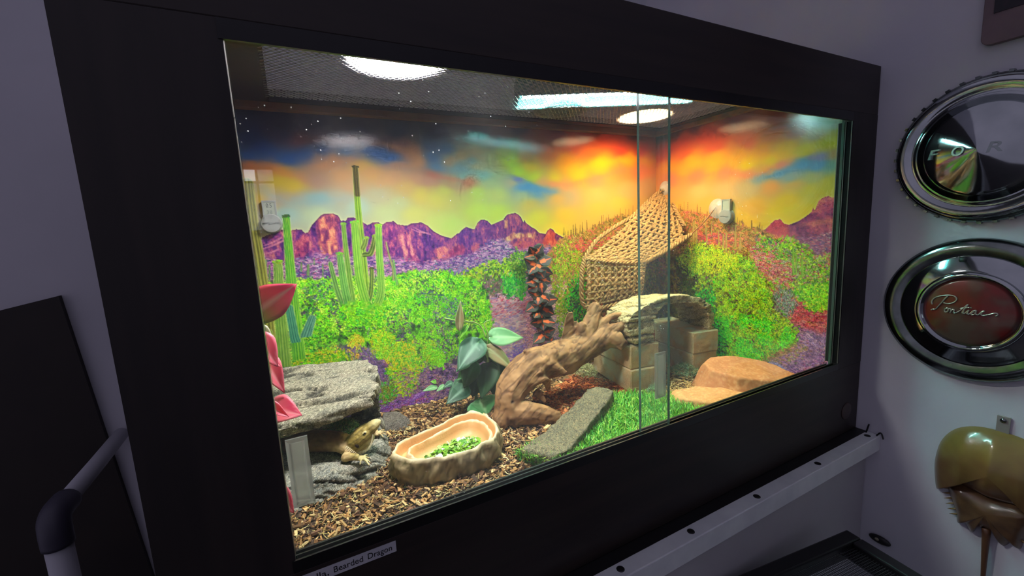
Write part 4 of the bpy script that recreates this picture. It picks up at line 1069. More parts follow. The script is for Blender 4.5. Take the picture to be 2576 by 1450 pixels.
    cv.scatter(tree, 900, [(70, 50, 60), (90, 70, 50), (110, 90, 100), (60, 90, 40)], (0.8, 1.6), 1.7, (-1.5, 1.5), 0.75, leaves=2, clump=(22, 75, 0.52))
    cv.scatter(tree, 3800, [(150, 196, 36), (126, 184, 40), (170, 206, 50), (186, 196, 44), (96, 176, 50), (110, 150, 40)], (0.8, 1.6), 1.5, (-1.5, 1.5), 0.8, leaves=2, clump=(26, 71, 0.40))
    cv.scatter([(1800,800),(1890,800),(1990,830),(1990,860),(1880,915),(1810,890)], 1300, [(84, 206, 44), (110, 214, 50), (60, 176, 60), (140, 206, 44)], (0.9, 2.0), 1.5, (-1.5, 1.5), 0.85, leaves=2, clump=(26, 73, 0.44))
    cv.scatter([(1740,740),(1790,720),(1800,790),(1830,880),(1800,900),(1740,820)], 900, [(44, 176, 60), (60, 190, 70), (30, 130, 60), (70, 110, 60), (60, 50, 60)], (1.0, 2.0), 1.5, (-1.5, 1.5), 0.85, leaves=2)
    cv.scatter([(1730,612),(1800,625),(1860,645),(1850,680),(1740,690)], 500, [(190, 196, 40), (206, 206, 50), (166, 190, 40)], (0.9, 1.8), 1.4, (-1.5, 1.5), 0.85, leaves=2)
    # dusky mirrored strip beside the corner
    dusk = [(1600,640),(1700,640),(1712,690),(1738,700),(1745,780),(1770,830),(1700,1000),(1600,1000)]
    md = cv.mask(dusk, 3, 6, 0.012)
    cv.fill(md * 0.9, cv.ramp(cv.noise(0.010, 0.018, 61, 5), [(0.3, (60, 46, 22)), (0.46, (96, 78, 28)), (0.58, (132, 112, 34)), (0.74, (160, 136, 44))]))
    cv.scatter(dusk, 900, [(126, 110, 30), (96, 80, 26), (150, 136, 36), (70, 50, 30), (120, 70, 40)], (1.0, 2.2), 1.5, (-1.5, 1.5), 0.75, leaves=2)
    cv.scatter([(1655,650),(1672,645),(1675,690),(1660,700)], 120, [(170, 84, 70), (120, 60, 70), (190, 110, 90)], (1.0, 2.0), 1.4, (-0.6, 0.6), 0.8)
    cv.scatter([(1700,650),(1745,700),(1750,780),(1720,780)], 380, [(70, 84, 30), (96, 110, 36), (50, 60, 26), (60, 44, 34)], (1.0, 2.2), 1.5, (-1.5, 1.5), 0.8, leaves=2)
    return cv


def print_mat():
    t = NT('printed_backdrop'); b = t.bsdf
    a = t.n.new('ShaderNodeAttribute'); a.attribute_name = 'Col'
    tc = t.n.new('ShaderNodeTexCoord')
    ln = t.n.new('ShaderNodeTexNoise'); set_in(ln, 'Scale', 330.0); set_in(ln, 'Detail', 3.0); set_in(ln, 'Roughness', 0.7); t.link(tc.outputs['Object'], ln.inputs['Vector'])
    lr = t.n.new('ShaderNodeMapRange'); set_in(lr, 'From Min', 0.36); set_in(lr, 'From Max', 0.64); set_in(lr, 'To Min', 0.38); set_in(lr, 'To Max', 1.5); t.link(ln.outputs['Fac'], lr.inputs['Value'])
    lm = t.n.new('ShaderNodeMix'); lm.data_type = 'FLOAT'; lm.inputs[2].default_value = 1.0; t.link(a.outputs['Alpha'], lm.inputs[0]); t.link(lr.outputs[0], lm.inputs[3])
    vm = t.n.new('ShaderNodeVectorMath'); vm.operation = 'SCALE'; t.link(a.outputs['Color'], vm.inputs[0]); t.link(lm.outputs[0], vm.inputs['Scale'])
    t.link(vm.outputs[0], b.inputs['Base Color'])
    set_in(b, 'Roughness', 0.14); set_in(b, 'Specular IOR Level', 0.42)
    nb = t.n.new('ShaderNodeTexNoise'); set_in(nb, 'Scale', 240.0); set_in(nb, 'Detail', 2.0); t.link(tc.outputs['Object'], nb.inputs['Vector'])
    bp = t.n.new('ShaderNodeBump'); set_in(bp, 'Strength', 0.06); set_in(bp, 'Distance', 0.001)
    t.link(nb.outputs['Fac'], bp.inputs['Height']); t.link(bp.outputs[0], b.inputs['Normal'])
    return t.m


M_PRINT = print_mat()
backdrop = thing('desert_backdrop', 'glossy printed desert sunset with saguaros and purple mountains lining the vivarium', 'backdrop', (0.5, YB, Z_LO))


def ink(a, tex):
    """vivid print: a little extra saturation, linear"""
    g = a.mean(1, keepdims=True)
    return lin_arr(np.clip(g + (a - g) * (0.98 + 0.16 * tex[:, None]), 0.01, 1)) * (0.70 + 0.12 * np.clip(tex * 2, 0, 1))[:, None]


def sheet(name, cv, place, label):
    h, w = cv.h, cv.w
    V = place(cv.U.ravel(), cv.Z.ravel())
    i, j = np.meshgrid(np.arange(h - 1), np.arange(w - 1), indexing='ij')
    a = (i * w + j).ravel()
    Fq = np.stack([a, a + w, a + w + 1, a + 1], 1)
    # thin rim so the sheet has thickness
    o = mesh_obj(name, V, Fq, M_PRINT, backdrop, cols=np.concatenate([ink(cv.img.reshape(-1, 3), cv.tex.ravel()), cv.tex.reshape(-1, 1)], 1))
    return tag(o, label)


cvb = paint_back(); cvs = paint_side()
sheet('back_sheet', cvb, lambda u, z: np.stack([u, np.full_like(u, YB), z], 1), 'rear sheet of the desert print')
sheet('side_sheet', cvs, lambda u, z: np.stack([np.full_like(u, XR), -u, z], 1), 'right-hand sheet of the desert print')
cvl = Canvas(0.02, YB, Z_LO, Z_HI, 0.012, lambda px, py: (px, py), 5)
cvl.img = cvl.ramp((cvl.Z - Z_LO) / (Z_HI - Z_LO) + 0.06 * (cvl.noise(0.05, 0.05, 3) - 0.5), [(0.0, (130, 96, 150)), (0.25, (110, 170, 50)), (0.5, (120, 190, 50)), (0.56, (120, 60, 120)), (0.68, (190, 200, 150)), (0.8, (220, 160, 90)), (1.0, (50, 60, 100))])
sheet('side_sheet', cvl, lambda u, z: np.stack([np.full_like(u, XL), u, z], 1), 'left-hand sheet of the desert print')
# backing board of the print, 3 mm
M_BACKER = mat('backer_board', (120, 110, 100), 0.8)
box('backing_board', XL, XR + 0.003, YB + 0.0006, YB + 0.004, Z_LO, Z_HI, M_BACKER, backdrop)
box('backing_board', XR + 0.0006, XR + 0.004, 0.022, YB, Z_LO, Z_HI, M_BACKER, backdrop)
box('backing_board', XL - 0.004, XL - 0.0006, 0.022, YB, Z_LO, Z_HI, M_BACKER, backdrop)
# ================================================================== INSIDE THE VIVARIUM
CAMV = Vector(CAM_C)


def hexa(b, t):
    """frustum between a bottom and a top outline of the same length"""
    n = len(b)
    V = [tuple(p) for p in b] + [tuple(p) for p in t]
    F = [tuple(range(n))[::-1], tuple(range(n, 2 * n))] + [(i, (i + 1) % n, (i + 1) % n + n, i + n) for i in range(n)]
    return V, F


def strata_q(co, fx, fz, seed, dv):
    h = co.dot(dv)
    w = fbm(Vector((co.x * 9 + seed, co.y * 9, co.z * 9)), 3) * 0.020
    return fbm(Vector((co.x * fx + seed, co.y * fx, (h + w) * fz)), 3)


def strata(amp, fx, fz, rough, seed, dirv=Vector((0, 0.35, 1))):
    """displacement in layers like slate: furrows run along the slab, plus grain"""
    dv = dirv.normalized()

    def f(co, no):
        q = strata_q(co, fx, fz, seed, dv)
        g = fbm(Vector((co.x * 190, co.y * 190, co.z * 190 + seed)), 2)
        st_ = math.floor(q * 7) / 7 * 0.6 + q * 0.4
        return no * (amp * (st_ * 1.1) - amp * 1.25 * max(0.0, 1 - abs(q) / 0.07) + rough * g)
    return f


def rock_cols(a, b, c_, s1=30, s2=140, seed=0.0, st=None, speck=1.5):
    A, B, C_ = srgb(*a), srgb(*b), srgb(*c_)
    dk = tuple(v * 0.30 for v in B)

    def f(co, no):
        t = 0.5 + 1.3 * fbm(Vector((co.x * s1 + seed, co.y * s1, co.z * s1)), 3)
        u = 0.5 + 1.9 * fbm(Vector((co.x * s2 * 3, co.y * s2 * 3 + seed, co.z * s2 * 3)), 2)
        k = mixc(mixc(A, B, t), C_, max(0, u - 0.5) * 1.8)
        k = mixc(k, dk, max(0, 0.36 - u) * speck)
        if st is not None:                       # cavity shade painted dark into the strata furrows
            q = strata_q(co, st[0], st[1], st[2], st[3].normalized())
            k = mixc(k, dk, max(0, 1 - abs(q) / 0.075) * 1.0)
        return k
    return f


M_ROCKV = mat('stone_painted', (255, 255, 255), 0.85, attr='Col', col2=(168, 164, 156), scale=620, lo=0.42, hi=0.60, detail=3, bump=0.8, bscale=520, bdist=0.0018, spec=0.3)
M_ROCKS = mat('stone_smooth', (255, 255, 255), 0.8, attr='Col', bump=0.3, bscale=260, bdist=0.0012, spec=0.25)
M_WOODV2 = mat('weathered_wood', (255, 255, 255), 0.68, attr='Col', bump=0.3, bscale=90, bdist=0.0015, spec=0.25, stretch=(1.0, 1.0, 2.0))

# ---------------------------------------------------------------- substrate
gxn, gyn = 150, 72
X, Y = np.meshgrid(np.linspace(XL + 0.001, XR - 0.001, gxn), np.linspace(0.022, YB - 0.001, gyn))
Zg = FL - 0.004 + 0.010 * (vfbm(X / 0.06, Y / 0.06, 77, 3) - 0.5)
i, j = np.meshgrid(np.arange(gyn - 1), np.arange(gxn - 1), indexing='ij'); a = (i * gxn + j).ravel()
top_v = np.stack([X.ravel(), Y.ravel(), Zg.ravel()], 1)
bot_v = top_v.copy(); bot_v[:, 2] = PZ0 + 0.0165
nT = len(top_v)
Fq = np.stack([a, a + 1, a + gxn + 1, a + gxn], 1)
edge = []
for r_, (p, q) in enumerate((((0, k), (0, k + 1)) for k in range(gxn - 1))): edge.append((p[1], nT + p[1], nT + q[1], q[1]))
e2 = [((gyn - 1) * gxn + k + 1, nT + (gyn - 1) * gxn + k + 1, nT + (gyn - 1) * gxn + k, (gyn - 1) * gxn + k) for k in range(gxn - 1)]
Fall = np.concatenate([Fq, np.array(edge), np.array(e2), (Fq + nT)[:, ::-1]])
soil_c = np.where((X.ravel() + 0.03 * (vfbm(X / 0.04, Y / 0.04, 9, 2).ravel() - 0.5) * 2 > 0.62)[:, None], np.array(srgb(150, 110, 66)), np.array(srgb(70, 50, 36)))
M_SOIL = mat('loose_soil', (255, 255, 255), 0.95, attr='Col', col2=(150, 140, 130), scale=220, bump=0.8, bscale=300, bdist=0.003)
soil = mesh_obj('soil_bed', np.concatenate([top_v, bot_v]), Fall, M_SOIL, cols=np.concatenate([soil_c, soil_c]), smooth=True)
tag(soil, 'brown soil bed covering the vivarium floor under the chips', 'soil', kind='stuff')


def zsoil(x, y):
    return FL - 0.004 + 0.010 * (vfbm(np.asarray(x) / 0.06, np.asarray(y) / 0.06, 77, 3) - 0.5)


def inside(poly, q):
    P = np.array(poly, float); ins = np.zeros(len(q), bool)
    for k in range(len(P)):
        (xa, ya), (xb, yb) = P[k], P[(k + 1) % len(P)]
        if ya == yb: continue
        ins ^= ((ya > q[:, 1]) != (yb > q[:, 1])) & (q[:, 0] < (xb - xa) * (q[:, 1] - ya) / (yb - ya) + xa)
    return ins


def sample(poly, n, seed):
    rng = np.random.default_rng(seed); P = np.array(poly); out = np.zeros((0, 2))
    while len(out) < n:
        q = rng.uniform(P.min(0), P.max(0), (n * 2, 2)); out = np.concatenate([out, q[inside(poly, q)]])
    return out[:n]


def flakes(name, poly, n, size, cols, seed, label, cat, lift=0.003, flat=0.35, top=None, tilt=0.5):
    """chips: skewed six-faced splinters scattered over a polygon, one uncountable mass"""
    rng = np.random.default_rng(seed)
    q = sample(poly, n, seed)
    L = rng.uniform(size[0], size[1], n) * rng.choice([0.6, 1.0, 1.0, 1.5], n); W = L * rng.uniform(0.22, 0.6, n); H = W * rng.uniform(flat * 0.5, flat, n) + 0.0005
    sk = rng.uniform(-0.3, 0.3, (n, 2))
    bv = np.array([(-.5, -.35, -.5), (.4, -.5, -.5), (.5, .3, -.5), (-.4, .5, -.5), (-.42, -.3, .5), (.5, -.4, .5), (.4, .42, .5), (-.5, .35, .5)])
    bf = [(0, 3, 2, 1), (4, 5, 6, 7), (0, 1, 5, 4), (1, 2, 6, 5), (2, 3, 7, 6), (3, 0, 4, 7)]
    M = euler_mats(rng.normal(0, tilt * 0.7, n), rng.normal(0, tilt * 0.6, n), rng.uniform(0, 6.3, n)) * np.stack([L, W, H], 1)[:, None, :]
    z = (zsoil(q[:, 0], q[:, 1]) if top is None else top(q[:, 0], q[:, 1])) + rng.uniform(0.0, lift, n)
    V, F = batch(bv, bf, M, np.stack([q[:, 0], q[:, 1], z], 1))
    cc = np.array([srgb(*c_) for c_ in cols])[rng.integers(0, len(cols), n)] * rng.uniform(0.65, 1.3, (n, 1))
    o = mesh_obj(name, V, F, M_CHIP, cols=np.repeat(cc, 8, 0))
    return tag(o, label, cat, kind='stuff')


def curls(name, poly, n, length, width, cols, seed, label, cat, parent=None, lift=0.006, bend=2.2, rise=0.3, zf=None, m=None):
    """shavings, straw, moss: narrow bent ribbons with thickness"""
    rng = np.random.default_rng(seed); q = sample(poly, n, seed + 1); S = 6
    L = rng.uniform(length[0], length[1], n); w = rng.uniform(width[0], width[1], n)
    th = rng.uniform(0, 6.3, n); cv_ = rng.normal(0, bend, n); cw = rng.normal(0, bend * 0.8, n)
    p = np.stack([q[:, 0], q[:, 1], (zf(q[:, 0], q[:, 1]) if zf else zsoil(q[:, 0], q[:, 1])) + rng.uniform(0.001, lift, n)], 1)
    pit = rng.normal(0.08, rise, n)
    P = np.zeros((n, S + 1, 3)); D = np.zeros((n, S + 1, 3)); P[:, 0] = p
    for k in range(S + 1):
        t = k / S - 0.5
        a_ = th + cv_ * t; b_ = pit + cw * t * 0.5
        d = np.stack([np.cos(a_) * np.cos(b_), np.sin(a_) * np.cos(b_), np.sin(b_)], 1); D[:, k] = d
        if k: P[:, k] = P[:, k - 1] + d * (L / S)[:, None]
    P -= (P.mean(1) - p)[:, None]
    floor = (zf(P[..., 0], P[..., 1]) if zf else zsoil(P[..., 0], P[..., 1])) + 0.0008
    P[..., 2] = np.maximum(P[..., 2], floor)
    sd = np.cross(D, np.array([0, 0, 1.0])); sd /= np.linalg.norm(sd, axis=2, keepdims=True) + 1e-9
    rl = rng.uniform(-1.2, 1.2, n)[:, None, None]; up = np.cross(sd, D)
    sd2 = sd * np.cos(rl) + up * np.sin(rl); up2 = -sd * np.sin(rl) + up * np.cos(rl)
    tp = (1 - np.abs(np.linspace(-1, 1, S + 1)) ** 4 * 0.6)[None, :, None]
    hw = w[:, None, None] * 0.5 * tp; ht = w[:, None, None] * 0.16
    V = np.stack([P + sd2 * hw, P + up2 * ht, P - sd2 * hw, P - up2 * ht], 2)         # n, S+1, 4, 3
    base = np.array([[k * 4 + e, k * 4 + (e + 1) % 4, (k + 1) * 4 + (e + 1) % 4, (k + 1) * 4 + e] for k in range(S) for e in range(4)] + [[3, 2, 1, 0], [S * 4, S * 4 + 1, S * 4 + 2, S * 4 + 3]])
    Fa = base[None] + (np.arange(n) * 4 * (S + 1))[:, None, None]
    cc = np.array([srgb(*c_) for c_ in cols])[rng.integers(0, len(cols), n)] * rng.uniform(0.7, 1.25, (n, 1))
    o = mesh_obj(name, V.reshape(-1, 3), Fa.reshape(-1, 4), m or M_STRAW, parent, cols=np.repeat(cc, 4 * (S + 1), 0), smooth=True)
    return tag(o, label, cat, kind='stuff')


M_CHIP = mat('bark_chip', (255, 255, 255), 0.85, attr='Col', bump=0.4, bscale=500, bdist=0.001, spec=0.3)
M_STRAW = mat('dry_straw', (255, 255, 255), 0.7, attr='Col', spec=0.3)
CHIP = [(108, 76, 46), (138, 96, 56), (72, 52, 38), (172, 128, 76), (118, 84, 64), (92, 62, 40), (150, 108, 62), (190, 150, 96), (206, 176, 122)]
left_area = [(XL + 0.004, 0.10), (0.60, 0.10), (0.62, 0.30), (0.60, 0.40), (0.70, 0.555), (XL + 0.004, 0.555)]
flakes('wood_chips', left_area, 15000, (0.004, 0.012), CHIP, 3, 'brown bark chips spread over the left half of the floor', 'bark chips', lift=0.006)
flakes('warm_tinted_bark', [(0.50, 0.30), (0.74, 0.28), (0.76, 0.40), (0.70, 0.50), (0.52, 0.42)], 2600, (0.004, 0.011), [(176, 84, 40), (196, 104, 54), (140, 62, 34), (206, 130, 76)], 5, 'bark crumbs coloured rusty for warm lamp light between driftwood and grey slab', 'bark chips', lift=0.008)  # rusty tint puts the heat lamp's warm light into the chip colour
curls('straw', [(XL + 0.01, 0.10), (0.30, 0.10), (0.36, 0.20), (0.16, 0.36), (0.24, 0.46), (0.12, 0.50), (XL + 0.01, 0.50)], 1000, (0.010, 0.030), (0.0009, 0.0018), [(206, 190, 130), (190, 170, 110), (220, 206, 150), (170, 150, 90)], 8, 'pale straw wisps lying on the bark chips', 'straw')
curls('wood_shavings', [(0.62, 0.10), (1.08, 0.05), (1.085, 0.40), (0.86, 0.44), (0.80, 0.30), (0.68, 0.335), (0.60, 0.32)], 3600, (0.010, 0.026), (0.0014, 0.0030), [(232, 190, 116), (220, 176, 100), (240, 206, 140), (206, 160, 90)], 9, 'golden wood shavings around the bricks at the right', 'wood shavings', lift=0.009)
flakes('chip_dust', [(0.62, 0.10), (1.08, 0.05), (1.085, 0.40), (0.62, 0.45)], 3000, (0.003, 0.008), [(206, 160, 96), (180, 134, 80), (150, 110, 66)], 12, 'tan wood crumbs beneath the golden shavings', 'wood crumbs')

# ---------------------------------------------------------------- artificial grass mat
mat_poly = [(0.352, 0.195), (0.40, 0.13), (0.50, 0.11), (0.80, 0.105), (0.815, 0.165), (0.775, 0.235), (0.715, 0.292), (0.665, 0.312), (0.60, 0.27), (0.45, 0.19), (0.40, 0.215)]
grass = thing('grass_mat', 'bright green artificial grass mat in front of the grey stone slab', 'grass mat', (0.6, 0.2, FL))
V, F = prism_geo(mat_poly, FL + 0.0015, FL + 0.0055)
mesh_obj('backing', V, F, mat('mat_backing', (40, 86, 34), 0.9), grass)
nb = 9500
q = sample(mat_poly, nb, 41); rng = np.random.default_rng(42)
hgt = rng.uniform(0.013, 0.027, nb); az = rng.uniform(0, 6.3, nb); lean = rng.normal(0.45, 0.35, nb); wd = rng.uniform(0.0010, 0.0018, nb)
root = np.stack([q[:, 0], q[:, 1], np.full(nb, FL + 0.005)], 1)
dirh = np.stack([np.cos(az), np.sin(az), np.zeros(nb)], 1); side = np.stack([-np.sin(az), np.cos(az), np.zeros(nb)], 1)
mid = root + dirh * (hgt * 0.35 * lean)[:, None] + np.array([0, 0, 1]) * (hgt * 0.6)[:, None]
tip = root + dirh * (hgt * 1.0 * lean)[:, None] + np.array([0, 0, 1]) * (hgt * (1 - 0.25 * np.abs(lean)))[:, None]
w3 = wd[:, None] * side * 0.5; fr = dirh * (wd * 0.25)[:, None]
V = np.stack([root + w3, root - w3, root + fr, mid + w3, mid - w3, mid + fr, tip], 1)
bf = np.array([(0, 1, 4, 3), (1, 2, 5, 4), (2, 0, 3, 5), (3, 4, 6, 6), (4, 5, 6, 6), (5, 3, 6, 6)])
Vq = V.reshape(-1, 3); off = (np.arange(nb) * 7)[:, None, None]
quads = (bf[:3][None] + off).reshape(-1, 4)
tris = (bf[3:, :3][None] + off).reshape(-1, 3)
gc = np.array([srgb(*c_) for c_ in [(120, 214, 54), (96, 196, 56), (146, 224, 70), (176, 224, 76), (84, 180, 76), (206, 226, 110), (104, 204, 84)]])[rng.integers(0, 7, nb)] * rng.uniform(0.7, 1.25, (nb, 1))
me_f = [tuple(x) for x in quads] + [tuple(x) for x in tris]
M_GRASS = mat('plastic_grass', (255, 255, 255), 0.45, attr='Col', trans=0.25)
o = mesh_obj('grass_blades', Vq, me_f, M_GRASS, grass, cols=np.repeat(gc, 7, 0)); tag(o, 'dense plastic grass blades', kind='stuff')

# ---------------------------------------------------------------- bricks, hollow brick, arch hide
BR = math.radians(-9.0)
M_BRICK = mat('clay_paver', (206, 176, 126), 0.9, col2=(172, 142, 98), scale=26, bump=0.9, bscale=300, bdist=0.0022, spec=0.2, col3=(186, 190, 156), scale3=14)
M_BRICKR = mat('red_clay', (196, 98, 58), 0.9, col2=(168, 80, 48), scale=40, bump=0.5, bscale=260, bdist=0.0012, spec=0.2)


def brick(x, y, z, label, rz, sx=0.085, sy=0.19, sz=0.059, seed=0):
    V, F = box_geo(0, sx, 0, sy, 0, sz)
    bm = bmesh.new()
    vs = [bm.verts.new(p) for p in V]
    for f in F: bm.faces.new([vs[k] for k in f])
    bmesh.ops.bevel(bm, geom=bm.edges[:], offset=0.0028, segments=1, affect='EDGES')
    bmesh.ops.subdivide_edges(bm, edges=[e for e in bm.edges if e.calc_length() > 0.02], cuts=5, use_grid_fill=True)
    for v in bm.verts:
        n_ = fbm(v.co * 60 + Vector((seed, 0, 0)), 3)
        c0 = Vector((sx / 2, sy / 2, sz / 2)); d = (v.co - c0).normalized()
        v.co += d * n_ * 0.0016
    me = bpy.data.meshes.new('brick'); bm.to_mesh(me); bm.free(); me.materials.append(M_BRICK)
    o = bpy.data.objects.new('brick', me); o.location = (x, y, z); o.rotation_euler = (0, 0, rz)
    link(o); return tag(o, label, 'brick', 'tan bricks carrying the stone arch')


brick(0.735, 0.309, FL + 0.001, 'lower tan brick of the stack under the left foot of the arch', BR - 0.02, seed=1)
brick(0.737, 0.312, FL + 0.0605, 'upper tan brick of the stack under the left foot of the arch', BR + 0.01, seed=2)
brick(0.953, 0.308, FL + 0.001, 'lower tan brick of the stack under the right foot of the arch', BR + 0.02, seed=3)
brick(0.953, 0.306, FL + 0.0605, 'upper tan brick of the stack under the right foot of the arch', BR, seed=4)
zt = FL + 0.120
# hollow red clay brick behind, seen under the arch
hx, hy, hz = 0.855, 0.425, 0.016
ring_o = [(-0.042, -0.04), (0.042, -0.04), (0.042, 0.04), (-0.042, 0.04)]; ring_i = [(-0.022, -0.018), (0.020, -0.018), (0.020, 0.018), (-0.022, 0.018)]
ca, sa = math.cos(BR), math.sin(BR)
V = []
for z_, rg in ((FL + 0.002, ring_o), (hz, ring_o), (hz, ring_i), (FL + 0.002, ring_i)):
    V += [(hx + p[0] * ca - p[1] * sa, hy + p[0] * sa + p[1] * ca, z_) for p in rg]
F = []
for k in range(4):
    k2 = (k + 1) % 4
    for lv in range(4): F.append((lv * 4 + k, lv * 4 + k2, ((lv + 1) % 4) * 4 + k2, ((lv + 1) % 4) * 4 + k))
hb = bevel(mesh_obj('hollow_brick', V, F, M_BRICKR), 0.002)
tag(hb, 'red clay hollow brick with a square hole behind the brick stacks', 'brick')

# arch: thick slate-like shell over the two stacks
def arch_geo():
    outer = [(0.752, zt), (0.735, zt + 0.030), (0.728, zt + 0.058), (0.745, zt + 0.084), (0.790, zt + 0.101), (0.850, zt + 0.108), (0.915, zt + 0.106), (0.975, zt + 0.094), (1.018, zt + 0.068), (1.034, zt + 0.034), (1.032, zt)]
    inner = [(1.011, zt), (1.010, zt + 0.032), (0.996, zt + 0.060), (0.962, zt + 0.078), (0.900, zt + 0.088), (0.850, zt + 0.088), (0.818, zt + 0.074), (0.806, zt + 0.045), (0.804, zt + 0.02), (0.808, zt)]
    inner = [inner[min(k, len(inner) - 1)] for k in range(len(inner))][::-1]
    inner = [inner[0]] + inner                       # same count as outer
    y0 = lambda x: 0.308 + 0.008 * math.sin(x * 30)
    out = []
    for k in range(len(outer) - 1):
        (a0, b0), (a1, b1) = outer[k], outer[k + 1]; (c0, d0), (c1, d1) = inner[k], inner[k + 1]
        q = [(a0, b0), (a1, b1), (c1, d1), (c0, d0)]
        m0 = [sum(p[0] for p in q) / 4, sum(p[1] for p in q) / 4]
        q = [(m0[0] + (p[0] - m0[0]) * 1.08, m0[1] + (p[1] - m0[1]) * 1.03) for p in q]
        f_ = [Vector((x, y0(x), z)) for x, z in q]; b_ = [Vector((x + 0.024, 0.428, z - 0.012 * (z > zt + 0.05))) for x, z in q]
        out.append(hexa(b_, f_))
    return out


arch = organic('stone_arch', arch_geo(), M_ROCKV, voxel=0.0028, smooth=2, disp=strata(0.0060, 8, 75, 0.0014, 3.0, Vector((0, 0.25, 1))),
               cols=rock_cols((232, 210, 152), (206, 182, 126), (240, 222, 170), 26, 130, 2.0, (8, 75, 3.0, Vector((0, 0.25, 1)))))
tag(arch, 'cream layered resin stone arch bridging two brick stacks', 'reptile hide')

# ---------------------------------------------------------------- left rock hide
hide = thing('rock_hide', 'grey layered resin rock hide with a cave at the left', 'reptile hide', (0.04, 0.40, FL))
GREY = rock_cols((172, 160, 138), (136, 132, 118), (206, 194, 168), 34, 150, 1.0, (5, 34, 7.0, Vector((0.12, 0.8, 1))))
# overhanging ledge with its side leg
top_o = [(-0.083, 0.512, 0.058), (0.02, 0.515, 0.056), (0.155, 0.508, 0.044), (0.168, 0.455, 0.032), (0.152, 0.380, 0.026), (0.133, 0.330, 0.022), (0.06, 0.318, 0.012), (-0.02, 0.314, 0.006), (-0.083, 0.315, 0.006)]
bot_o = [(x, y, z - (0.042 if y > 0.45 else 0.019)) for x, y, z in top_o]
leg = hexa([Vector(p) for p in [(0.125, 0.455, FL - 0.004), (0.164, 0.43, FL - 0.004), (0.172, 0.51, FL - 0.004), (0.11, 0.52, FL - 0.004)]], [Vector(p) for p in [(0.125, 0.445, 0.012), (0.158, 0.43, 0.012), (0.16, 0.505, 0.03), (0.11, 0.51, 0.03)]])
legl = hexa([Vector(p) for p in [(-0.083, 0.35, FL + 0.02), (-0.03, 0.36, FL + 0.02), (-0.02, 0.51, FL), (-0.083, 0.51, FL)]], [Vector(p) for p in [(-0.083, 0.345, -0.02), (-0.03, 0.35, -0.02), (-0.03, 0.505, 0.03), (-0.083, 0.505, 0.03)]])
lip = hexa([Vector(p) for p in [(-0.083, 0.322, -0.022), (-0.02, 0.322, -0.022), (0.035, 0.328, -0.016), (0.055, 0.345, -0.012), (0.03, 0.42, -0.012), (-0.083, 0.42, -0.016)]],
           [Vector(p) for p in [(-0.083, 0.318, 0.002), (-0.02, 0.318, 0.002), (0.035, 0.325, 0.004), (0.06, 0.345, 0.006), (0.03, 0.42, 0.006), (-0.083, 0.42, 0.004)]])
up = organic('upper_ledge', [hexa([Vector(p) for p in bot_o][::-1], [Vector(p) for p in top_o][::-1]), leg, legl, lip], M_ROCKV, hide, voxel=0.0030, smooth=2,
             disp=strata(0.0100, 5, 34, 0.0016, 7.0, Vector((0.12, 0.8, 1))), cols=GREY)
base_b = [(-0.084, 0.262, FL - 0.004), (0.045, 0.262, FL - 0.004), (0.125, 0.288, FL - 0.004), (0.160, 0.345, FL - 0.004), (0.172, 0.42, FL - 0.004), (0.165, 0.52, FL - 0.004), (-0.084, 0.52, FL - 0.004)]
base_t = [(-0.084, 0.285, -0.072), (0.04, 0.282, -0.078), (0.108, 0.302, -0.082), (0.146, 0.350, -0.080), (0.155, 0.42, -0.078), (0.15, 0.50, -0.076), (-0.084, 0.50, -0.070)]
bs = organic('base_ledge', [hexa([Vector(p) for p in base_b], [Vector(p) for p in base_t])], M_ROCKV, hide, voxel=0.0030, smooth=2,
             disp=strata(0.0080, 5, 42, 0.0016, 9.0, Vector((0.3, 0.7, 1))), cols=rock_cols((166, 160, 144), (128, 130, 126), (200, 190, 168), 34, 150, 4.0, (5, 42, 9.0, Vector((0.3, 0.7, 1)))))
st = organic('flat_stone', [hexa([Vector(p) for p in [(0.158, 0.455, FL - 0.004), (0.215, 0.437, FL - 0.004), (0.232, 0.470, FL - 0.004), (0.215, 0.522, FL - 0.004), (0.176, 0.53, FL - 0.004)]],
                                 [Vector(p) for p in [(0.164, 0.465, -0.096), (0.208, 0.452, -0.098), (0.222, 0.474, -0.096), (0.208, 0.512, -0.094), (0.178, 0.52, -0.094)]])], M_ROCKV, voxel=0.0025, smooth=2,
             disp=strata(0.002, 14, 90, 0.0012, 2.0), cols=rock_cols((120, 108, 98), (100, 94, 90), (140, 130, 118), 50, 200, 6.0))
tag(st, 'small flat grey stone behind the lizard and the food bowl', 'stone')

# ---------------------------------------------------------------- grey slab, red sandstones
slab_t = [(0.359, 0.198), (0.420, 0.215), (0.468, 0.237), (0.540, 0.272), (0.600, 0.306), (0.628, 0.308), (0.640, 0.262), (0.606, 0.238), (0.512, 0.184), (0.428, 0.138), (0.393, 0.140)]
zs = lambda x, y: -0.088 + 0.05 * (x - 0.36) / 0.27 * 0.5
slab = organic('stone_slab', [hexa([Vector((0.52 + (x - 0.52) * 1.03, 0.24 + (y - 0.24) * 1.05 + 0.004, FL - 0.002)) for x, y in slab_t][::-1], [Vector((x, y, zs(x, y))) for x, y in slab_t][::-1])], M_ROCKV, voxel=0.0030, smooth=2,
               disp=lambda co, no: no * (0.0065 * fbm(co * 38, 4) + 0.0026 * fbm(co * 170, 2)), cols=rock_cols((136, 128, 100), (106, 102, 84), (160, 144, 108), 30, 130, 8.0))
tag(slab, 'flat olive-grey stone slab leaning between driftwood and grass mat', 'stone')
r1b = [(0.905, 0.275), (0.868, 0.215), (0.880, 0.130), (0.960, 0.070), (1.070, 0.050), (1.076, 0.200), (1.040, 0.262), (0.960, 0.290)]
